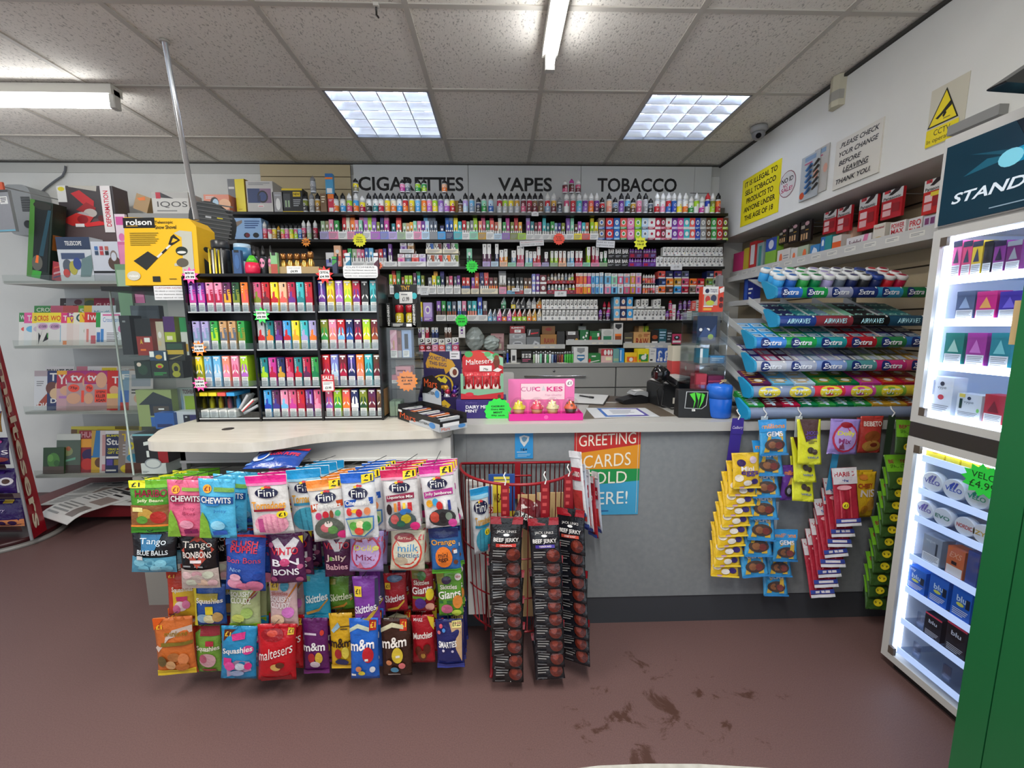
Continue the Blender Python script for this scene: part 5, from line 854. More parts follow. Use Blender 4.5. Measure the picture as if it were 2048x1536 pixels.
F2=[(68,'d6d8da','r0,.86,1,1,b8a8ac;p.1,.12,.5,.4,.9,.5,1,.1,a84a38;tDIA|.4,.14,.5,.1,white,b;l.1,.6,.4,.75,3,grey','white magazine with a rust red dress at the left of the television guides'),(94,'2a3766','tTV|.4,.84,.6,.2,white,b;e.2,.56,.26,.16,6a4038;e.55,.6,.22,.15,%s;e.35,.42,.24,.14,d8b890;tDan|.45,.24,.6,.12,white,b'%SK,'navy television guide with three faces'),(113,'b8324a','r0,.9,1,1,f0b03a;tYr|.3,.78,.5,.24,white,b;r0,0,1,.55,c8a0a8;e.4,.5,.26,.12,%s;r.1,.3,.8,.36,b07ab8'%SK,'red and gold television guide'),
 (133,'a8307a','r0,0,1,.7,b89a9a;ttv|.45,.82,.6,.18,white,b;e.4,.82,.44,.14,c43a4a;ttv|.4,.82,.5,.16,white,b;e.85,.72,.2,.16,%s;e.3,.56,.24,.1,f0503a;t75p|.3,.56,.3,.08,black,b;r.62,.2,1,.5,f0503a;e.3,.3,.3,.14,%s'%(SK,SK),'left of two magenta guides with a 75p roundel'),(168,'a8307a','r0,0,1,.66,b49898;e.3,.82,.3,.14,c43a4a;ttv|.32,.82,.4,.16,white,b;e.72,.76,.24,.2,%s;e.22,.56,.16,.1,f0503a;t75p|.22,.56,.22,.08,black,b;r.45,.2,.95,.52,f0503a;tSTEPH|.7,.46,.36,.06,black,b;tKILLER|.7,.36,.4,.08,black,b;tAGAIN|.7,.25,.4,.08,black,b;e.2,.3,.2,.14,%s'%(SK,SK),'right of two magenta guides with a bald man and red-orange headline'),
 (214,'c8322f','tTV|.5,.76,.6,.18,white,b;e.3,.5,.2,.12,%s;e.7,.5,.2,.12,%s;r0,.3,1,.42,e0d04a;r0,.04,1,.3,c9a080'%(SK,SK),'red television guide with two faces'),(236,'7fa0b8','tF|.3,.84,.3,.14,white,b;r.1,.1,.9,.5,3f6fb8;r.1,.0,.9,.2,b84a44','blue and red magazine with one white F behind the glass'),(258,'c8c0bc','r.1,.6,.9,.9,9aa0a8;e.4,.3,.2,.12,%s;l.1,.4,.8,.55,2,charcoal'%SK,'pale magazine with small pictures behind the glass case edge')]
for k,(x,c,sp,lab)in enumerate(F2):mag(x,746,824,.17,YM+.05-.0045*k,zb,c,sp,lab)
B2=[(88,'d4d0d0','tPRIVATE EYE|.5,.8,.92,.2,222222,b;r.05,.3,.95,.55,8f4a50;r.7,.2,1,.5,2a1a1c','white newspaper-like magazine with a black headline'),(150,'c87a8a','r0,0,1,.5,8f3a48;tact|.4,.72,.5,.24,white,b;tDitc|.5,.25,.8,.2,white,b','pink magazine in the raised row of the middle shelf'),(172,'d8d9da','tSlimm|.5,.74,.9,.24,3a5fb0,b;l.1,.2,.8,.5,3,steel','white magazine with a blue title, middle shelf'),(197,'e0d8d0','r.08,.45,.72,.95,e0cc2a;tNEW|.4,.72,.5,.26,222222,b;e.8,.3,.24,.3,5a3a34','magazine with a yellow NEW square and a dark-haired woman'),(232,'c2bab4','tYET|.3,.84,.4,.14,white,b;e.65,.55,.24,.34,c8a080;e.95,.6,.2,.2,c87a70','grey magazine with a woman beside a pink roundel')]
for k,(x,c,sp,lab)in enumerate(B2):mag(x,717,770,.21 if k==0 else .17,YM+.155-.004*k,zb,c,sp,lab,.11)
zb=MS[3]
for (x0,x1,y0,y1,c,sp,lab,yy)in ((86,128,900,950,'2c4a28','e.5,.5,.3,.3,4f8a3a;e.35,.6,.14,.14,6aa84a;e.65,.4,.14,.12,35662c;r0,0,1,.28,5a4a40','dark green bagged toy magazine at the left of the lowest shelf',YM+.03),(112,160,870,945,'5a6a5c','r0,.84,1,1,d8dcd4;e.45,.55,.24,.12,8f9a6a;e.5,.62,.1,.06,b06a4a;p.2,.3,.8,.4,.8,.34,.2,.26,6fae8f;r0,0,1,.2,4f4440','silver-topped bagged toy magazine on the lowest shelf',YM+.045)):mag(x0,y0,y1,P(x1,y1,yy).x-P(x0,y1,yy).x,yy,zb,c,sp,lab,0,'magazine','bagged_magazine',t=.012)
F3=[(158,'9a3038','r0,.6,1,.8,f0a83a;tHUGE|.5,.9,.8,.14,d8a0a8,b;e.5,.42,.36,.14,3a2a5a;e.4,.2,.3,.14,c83a34','maroon and amber comic on the lowest shelf'),(183,'3f7fb8','p0,1,.2,1,.06,.4,0,.4,c9a24a;r0,0,1,.36,d0a83a;e.4,.24,.24,.12,6a4a3a','blue and gold comic on the lowest shelf'),(200,'d8d0d0','r.1,.4,.6,.9,c89a98;r.1,.04,.6,.2,c8808a','white and pink comic strip left of the gadget magazine'),(211,'323a5c','r0,.92,1,1,e0e2e4;tStuff|.5,.74,.9,.16,white,b;tBUMPER|.4,.88,.7,.05,d8d23a,b;tXMAS MEGA|.5,.56,.8,.06,d8d23a,b;tGIFT IDEAS|.5,.48,.8,.06,d8d23a,b;r.04,.34,.9,.39,white;r.06,.18,.34,.32,5a4fa0;r.4,.18,.8,.32,8a7a3a;r.04,.04,.5,.08,white','navy magazine with yellow lines about gift ideas'),(237,'8a8078','tT3|.4,.84,.5,.18,d8b82a,b;l.2,.4,.8,.7,4,silver;e.4,.1,.3,.1,d8c23a','grey-brown magazine with a yellow T'),(251,'9aa0a4','tG|.35,.86,.3,.14,white,b;tPL|.4,.58,.5,.3,f0dc3a,b;e.4,.36,.34,.1,3f8fae;r0,0,1,.24,6a4034','grey magazine with a large white G')]
for k,(x,c,sp,lab)in enumerate(F3):mag(x,871,952,.16,YM+.05-.0045*k,zb,c,sp,lab)
for k,(x,c,lab)in enumerate(((140,'6a4a2a','brown magazine at the back of the lowest shelf'),(152,'a89a2c','left yellow annual at the back of the lowest shelf'),(192,'c2ac28','middle yellow annual at the back of the lowest shelf'),(228,'d8c02a','right yellow annual with a red title at the back'))):mag(x,846,900,.2,YM+.16-.004*k,zb,c,'p0,.9,.9,.86,.9,1,0,1,7a6a20;tMC|.4,.66,.5,.2,8f2a20,b' if k==3 else 'p0,.9,.9,.86,.9,1,0,1,d8cc4a;l.1,.5,.8,.8,2,8a7a2a',lab,.11)
# newspapers lying on the plinth, their edges drooping over it
for k,(px0,px1,c,dz,sp,lab,rz)in enumerate(((96,200,'c8c8c4',0,6,'bottom-left newspaper lying under the others on the plinth',.1),(210,300,'cfcfcb',0,4,'right-hand newspaper stack top copy on the plinth',-.1),(138,245,'d3d2ce',.007,5,'uppermost crooked newspaper hanging over the dark red plinth',-.42))):
    l,r=P(px0,1000,2.95),P(px1,1000,2.95);w=r.x-l.x;b=B();n=10;vs=[];fs=[]
    for j in range(n+1):
        yy=-.14+.42*j/n;d=max(0,-yy-.02)**2*3.0 if k==2 else 0
        for i in (0,1):
            for hgt in (0,.005):vs.append((w*i,yy,-d+hgt))
    for j in range(n):
        a,c_=j*4,(j+1)*4;fs+=[(a+1,a+3,c_+3,c_+1),(a,c_,c_+2,a+2),(a,a+1,c_+1,c_),(a+2,c_+2,c_+3,a+3)]
    fs+=[(0,2,3,1),(n*4,n*4+1,n*4+3,n*4+2)];b.add(vs,fs,CARD(c))
    S_=lambda u,v,o:(w*u,-.14+.42*v,.005+o-(max(0,.12-.42*v)**2*3.0 if k==2 else 0))
    art(b,S_,'l.08,.5,.45,.9,6,7f7f7f;r.5,.45,.92,.7,8f7f78;l.5,.74,.92,.95,2,2a2a2c;l.08,.06,.6,.4,5,8a8a88;r.65,.1,.9,.35,7a6f6a;r.08,.92,.7,.97,3a3a3c',CARD,False)
    put(b.obj('newspaper'),'',lab,'newspaper',(l.x,2.93+.09 if k<2 else 2.925,zn+.0012+dz),rz,'newspapers on the red plinth')
# ---- on the top shelf of the unit
YU=YM+.02;zb=MS[0]
def U(*a,**k):return box3(*a,zb=zb+.001,**k)
m=B();l,r,tp=P(60,560,YU),P(104,560,YU),P(90,405,YU);w,h=r.x-l.x,tp.z-zb;m.box((-w/2,0,0),(w/2,.09,h),CARD('18281c'))
art(m,flatsurf(w,h),'p0,0,.3,0,.2,1,0,1,4f8a3a;p.2,0,.6,0,.9,.5,.5,.4,3fae3a;r.24,.1,.9,.95,0c1512;p.5,.3,.8,.9,.95,.9,.7,.3,1f4a58;e.45,.2,.24,.1,66655a;p.36,.2,.5,.2,.5,.3,.4,.3,ff7a2a;e.55,.94,.4,.05,2a2a22')
art(m,lambda u,v,o:(w/2+o,.09*u,v*h),'r.1,.4,.9,.6,9a5a1f;r.2,.7,.8,.9,22301f');put(m.obj('toy_box'),'','tall black and green window toy box leaning sideways on the top shelf','box',((l.x+r.x)/2-.02,YU,zb+.02),0,None,0,.2)
m=B();l,r,tp=P(128,480,YU+.12),P(238,480,YU+.12),P(180,372,YU+.12);w,h=r.x-l.x,tp.z-zb;m.box((-w/2,0,0),(w/2,.12,h),CARD('5a4a4a'))
art(m,flatsurf(w,tp.z-l.z,0,None,l.z-zb),'r0,.4,1,1,3a3436;p.22,.98,.7,.9,.72,1,.2,1,b8b4a8;r0,.7,.16,1,d4d4d0;e.08,.94,.06,.04,d8c82a;p.24,.86,.4,.92,.64,.72,.62,.6,.5,.6,c02028;p.3,.56,.5,.7,.66,.6,.6,.44,9a1a20;e.55,.5,.12,.08,b8b0a8;e.4,.45,.12,.07,a8a0a0;p.0,.36,.3,.5,.6,.42,.5,.3,.2,.26,c8322f;e.4,.38,.1,.08,8f1a20;p.4,.3,.75,.36,.8,.28,.45,.24,d8282a;e.74,.4,.06,.06,5a1a1c;r.78,.14,.96,1,e8e2e0;tDEFORMATION|.87,.58,.09,.66,d02040,b,v;r.26,.24,.42,.3,white',step=.0003)
art(m,lambda u,v,o:(w/2+o,.12*u,v*h),'r0,0,1,.5,8f1420;e.5,.8,.3,.1,5a4a40;e.5,.5,.3,.2,a02028');put(m.obj('toy_box'),'','red and black toy robot box lettered DEFORMATION','box',((l.x+r.x)/2,YU+.12,zb+.001),0)
U('telescope_box','white and navy telescope box lying in front of the robot toy box','box',121,188,474,548,YU,.1,'d2d8dc','r0,.72,1,1,33415c;tTELESCOPE|.5,.86,.5,.1,white,b;r.1,.5,.8,.64,4a5a7a;e.25,.34,.14,.16,5a6470;e.42,.3,.12,.16,b8b04a;e.55,.4,.12,.14,3a4f90;e.2,.18,.1,.1,c84a44;p.6,.1,.7,.5,1,.6,1,.3,.9,.1,6f8a8a')
U('handbag_box','white box with a brown handbag pictured','box',189,246,483,548,YU,.1,'d4d9e2','r0,.0,1,.2,b8bac2;r0,.2,1,.26,2a2a2e;e.76,.46,.22,.18,5a4438;e.76,.64,.12,.14,8a7a70;e.76,.62,.09,.11,d4d9e2;r.12,.78,.24,.88,4a7ab8;r.3,.78,.42,.88,c05060;r.48,.78,.6,.88,c06a5a;r.12,.66,.24,.76,3a4f6a;r.3,.66,.42,.76,c84a4a;r.48,.66,.6,.76,2a2a2e')
U('gift_box','narrow pink and white card of round bath treats','box',243,263,428,548,YU+.04,.02,'e8d4de','r.1,.84,.9,.96,d85aa0;e.5,.66,.3,.06,e27ab0;e.5,.48,.3,.06,d86aa0;e.5,.3,.3,.06,e27ab0')
m=B();m.box((-.05,0,0),(.05,.05,.11),CARD('b08f62'));art(m,flatsurf(.1,.11),'p.1,.7,.6,.95,.7,.75,.3,.6,orange');put(m.obj('gift_box'),'','plain brown box tilted behind the yellow shovel box','box',(P(288,440,YU+.16).x,YU+.16,P(288,440,YU+.16).z),0,None,0,.35)
_bz=P(280,440,YU).z;b=B();q0,q1=P(262,440,YU+.1),P(400,440,YU+.1);b.box((q0.x,YU+.08,zb+.001),(q1.x,YU+.3,P(300,428,YU+.1).z),CARD('9a9a96'));put(b.obj('storage_box'),'','grey storage box under the heated-tobacco carton, mostly hidden by the shovel box','box',(0,0,0))
_zs=P(300,428,YU+.1).z+.001
bpy.data.objects['gift_box.001'].location=(P(283,428,YU+.16).x,YU+.15,_zs+.035)
m=B();l,r,tp=P(307,430,YU+.1),P(380,430,YU+.1),P(340,384,YU+.1);w,h=r.x-l.x,tp.z-_zs;m.box((-w/2,0,0),(w/2,.14,h),CARD('cfcdc6'));art(m,flatsurf(w,h),'r0,.72,1,1,b4b2ac;r.12,.7,.25,.98,c01f38;p.25,.98,.25,.74,.6,.7,2e2c30;tIQOS|.55,.42,.82,.3,4a4a48;l.12,.08,.9,.2,1,8a8a86');put(m.obj('device_carton'),'','white and grey device carton with a red corner','box',((l.x+r.x)/2,YU+.1,_zs))
m=B();m.prism(smooth([(-.12,0,.04),(.08,0,.04),(.1,.14,.06),(-.02,.22,.06),(-.13,.17,.05)],4),0,.05,M('3c3f40',.6),'y')
for k in range(9):m.box((-.1,-.003,.03+k*.02),(.1,0,.036+k*.02),M('58595a',.6))
art(m,flatsurf(.2,.2),'r.3,.6,.45,.66,silver;r.6,.62,.75,.68,d8c82a');put(m.obj('mesh_bag'),'','dark ribbed grey pouch behind the shovel box','bag',(P(424,484,2.35).x,2.35,P(424,484,2.35).z),0,None,0,.15)
_p=bpy.data.objects['mesh_bag'].location;b=B();b.box((_p.x-.16,2.3,_p.z-.02),(_p.x+.16,2.5,_p.z-.0008),M('2a2a2a',.5));b.box((_p.x-.16,2.48,0),(_p.x+.16,2.5,_p.z-.02),M('55534e',.6));put(b.obj('stand'),'','narrow dark stand behind the vape display carrying the ribbed pouch','stand',(0,0,0))
m=B();m.box((-.05,0,0),(.05,.03,.13),FOIL('a82a34'));art(m,flatsurf(.1,.13),'p.1,.3,.9,.6,.9,.7,.1,.4,c9a0a8;p.1,.1,.9,.4,.9,.46,.1,.16,2a3a6a;p.1,.6,.9,.9,.9,.95,.1,.7,d85a4a');put(m.obj('sweet_pouch'),'','red and navy striped pouch between the toy box and the telescope box','bag',(P(113,545,YU).x,YU+.01,zb+.001),0,None,0,.2)
# wall heater with its cable, hanging grey packet
p=P(52,420,3.36);w,h=.2,.36;t=thing('wall_heater','grey wall-mounted fan heater with a slotted vent above the magazines','heater',(P(50,470,3.36).x,3.36,P(50,470,3.36).z))
b=B();b.prism(smooth([(-w/2,0,.05),(w/2,0,.05),(w/2-.02,h,.07),(-w/2,h,.04)],6),0,.145,M('a3a6a6',.45),'y');b.obj('body',t)
b=B()
for k in range(9):b.box((.012,-.004,.17+k*.012),(.075,0,.176+k*.012),M('2e3031',.6))
b.obj('vent',t)
b=B();b.T=Matrix.Translation((.045,-.001,.075))@Matrix.Rotation(PI/2,4,'X');b.lathe([(.028,0),(.028,.012),(.02,.016)],M('26282a',.4),18);b.obj('dial',t)
b=B();pts=[P(75,392,3.5),P(92,376,3.495),P(110,362,3.495),P(125,352,3.495),P(130,342,3.495),P(131,332,3.495)];b.tube([q-t.location for q in pts],.007,M('6f7276',.5),8);b.obj('cable',t)
m=B();w,h=P(34,460,3.0).x-P(-14,460,3.0).x,P(0,380,3.0).z-P(0,463,3.0).z;m.box((-w/2,0,0),(w/2,.02,h),M('8f9094',.3,0,0,.6,.3,30));m.box((-w/2,.004,h),(w/2-.03,.016,h+.05),CARD('c8583a'));art(m,flatsurf(w,h),'r0,0,1,.04,6fb0c4;r.6,.66,.92,.84,white;l.64,.69,.88,.82,3,black;r0,.94,1,1,4a4a4c');put(m.obj('hanging_packet'),'','grey film packet with an orange header at the far left edge','packet',(P(8,463,3.0).x,3.0,P(8,463,3.0).z),0,None,0,-.05)
b=B();q=bpy.data.objects['hanging_packet'].location;b.tube([(q.x,3.012,q.z+h+.03),(q.x,3.5,q.z+h+.06)],.004,M('bbbbbb',.3,.8));b.box((q.x-.03,3.494,q.z+h+.03),(q.x+.03,3.505,q.z+h+.1),M('bbbbbb',.4));put(b.obj('peg_hook'),'','long wire peg holding the grey film packet','hook',(0,0,0))
# chocolate floor stand, mostly outside the frame at the left
c0=PZ(45,1092,0);t=thing('chocolate_stand','red floor stand of chocolate bags at the left edge','display stand',(c0.x-.2,c0.y+.12,0));L0=t.location
b=B();b.lathe([(.27,0),(.27,.018),(.262,.022)],M('8d8c88',.4),40);b.obj('base_disc',t)
b=B();b.lathe([(.24,.022),(.235,.05)],M('3c1418',.35),40);b.obj('base_plinth',t)
BL,BR=PZ(64,1080,.05),PZ(94,1059,.05);pa=BL-L0;TL,TR=P(-31,645,BL.y),P(-11,645,BR.y);RD=M('a31424',.35)
q=[BL-L0,BR-L0,TR-L0,TL-L0];off=Vector((-.02,.012,0));b=B()
b.add(q+[v+off for v in q],[(0,1,2,3),(7,6,5,4),(0,4,5,1),(1,5,6,2),(2,6,7,3),(3,7,4,0)],RD)
b.tube([q[0],q[3]],.008,M('77777a',.4));nn=(q[1]-q[0]).cross(q[3]-q[0]).normalized();nn=nn if nn.x>0 else -nn
art(b,lambda u,v,o:(q[0]*(1-u)+q[1]*u)*(1-v)+(q[3]*(1-u)+q[2]*u)*v+nn*o,'tmaltesers|.52,.43,.5,.78,e8dcc0,b,d',base=.002)
b.obj('side_panel',t);zt=(TL-L0).z
shz=[.12,.34,.53,.74]
for k,z in enumerate(shz):xx=pa.x-.035-.075*z;b=B();b.prism([(xx,pa.y-.005),(xx-.26,pa.y+.2),(xx-.5,pa.y+.2),(xx-.5,pa.y-.005)],z-.012,z,M('2a1216',.5));b.obj('shelf',t)
STAND=(L0.x+pa.x,L0.y+pa.y,shz)
# ================================================================ sweet bags
def bagsurf(w,h,t,seed):
    rr=random.Random(seed);a1,a2,a3=rr.uniform(0,6),rr.uniform(0,6),rr.uniform(0,6)
    def s(u,v,o):
        vv=min(1,max(0,(v-.05)/.86));prof=max(0.,math.sin(PI*vv**.8))**.55;uu=abs(2*u-1);pu=max(0.,1-uu**2.6)**.75
        wr=.0013*(math.sin(9*u+a1+5*v)*math.sin(7*v+a2)+.7*math.sin(13*v-6*u+a3))*(0.4+pu)
        pinch=1-.05*math.sin(PI*v)
        return (w*(u-.5)*pinch,-(t/2*prof*pu+wr*(1 if 0<uu<1 else .3))-o,h*v)
    return s
BAGS={}
def bag_mesh(key,w,h,t,col,spec,seed=1):
    if key in BAGS:return BAGS[key]
    b=B();s=bagsurf(w,h,t,seed);nx,ny=12,16;m=FOIL(col)
    vs=[s(i/nx,j/ny,0)for j in range(ny+1)for i in range(nx+1)];bk=[]
    for j in range(ny+1):
        for i in range(nx+1):x,y,z=s(i/nx,j/ny,0);bk.append((x,-y*.8+.0016,z))
    n=len(vs);W_=nx+1;fs=[]
    for j in range(ny):
        for i in range(nx):a=j*W_+i;fs.append((a,a+1,a+W_+1,a+W_));fs.append((n+a,n+a+W_,n+a+W_+1,n+a+1))
    for j in range(ny):a=j*W_;fs.append((a,a+W_,n+a+W_,n+a));a+=nx;fs.append((a,n+a,n+a+W_,a+W_))
    for i in range(nx):fs.append((i,n+i,n+i+1,i+1));a=ny*W_+i;fs.append((a,a+1,n+a+1,n+a))
    b.add(vs+bk,fs,m,True)
    art(b,s,spec,FOIL,False,.0003,.0026);BAGS[key]=b.mesh('sweet_bag');return BAGS[key]
def bag(label,x0,x1,y0,y1,y,col,spec,t=.034,roll=0.,rz=0.,rx=0.,name='sweet_bag',cat='sweet bag',group='sweet bags on the counter rack',back=0,step=.017,rise=.003,backlabel=None,seed=None):
    """a bag whose top edge spans x0..x1 at y0 and whose foot is at y1, hanging in the plane at depth y"""
    l,r,f=P(x0,y0,y),P(x1,y0,y),P((x0+x1)/2,y1,y);w,h=r.x-l.x,l.z-f.z;key=label
    me=bag_mesh(key,w,h,t,col,spec,seed or len(BAGS)+1);out=[]
    for k in range(back+1):
        o=B().obj(name,None,me);lab=label if k==0 else (backlabel or label)+(' directly behind the front one' if back==1 else f', {ORD[k]} back on its peg')
        # hang from the top: the mesh origin is the foot
        top=Vector(((l.x+r.x)/2,y+step*k,(l.z+r.z)/2+rise*k));rot=Matrix.Rotation(rz+(random.uniform(-.05,.05)if k else 0),4,'Z')@Matrix.Rotation(roll+(random.uniform(-.05,.05)if k else 0),4,'Y')@Matrix.Rotation(rx,4,'X')
        o.matrix_world=Matrix.Translation(top)@rot@Matrix.Translation((0,0,-h));o['label']=lab;o['category']=cat;o['group']=group;out.append(o)
    return out
R1,R2,R3,R4=1.36,1.42,1.46,1.45
FINI='e.5,.72,.3,.085,1a1c3c;tFini|.5,.72,.42,.11,white,bi;e.42,.8,.05,.018,e8c02a;e.5,.815,.05,.018,d83a3a;e.58,.81,.05,.018,b8282f;'
P1='p.62,.84,.98,.88,.98,.99,.62,.97,f4d92a;t£1|.8,.925,.26,.09,black,b;'
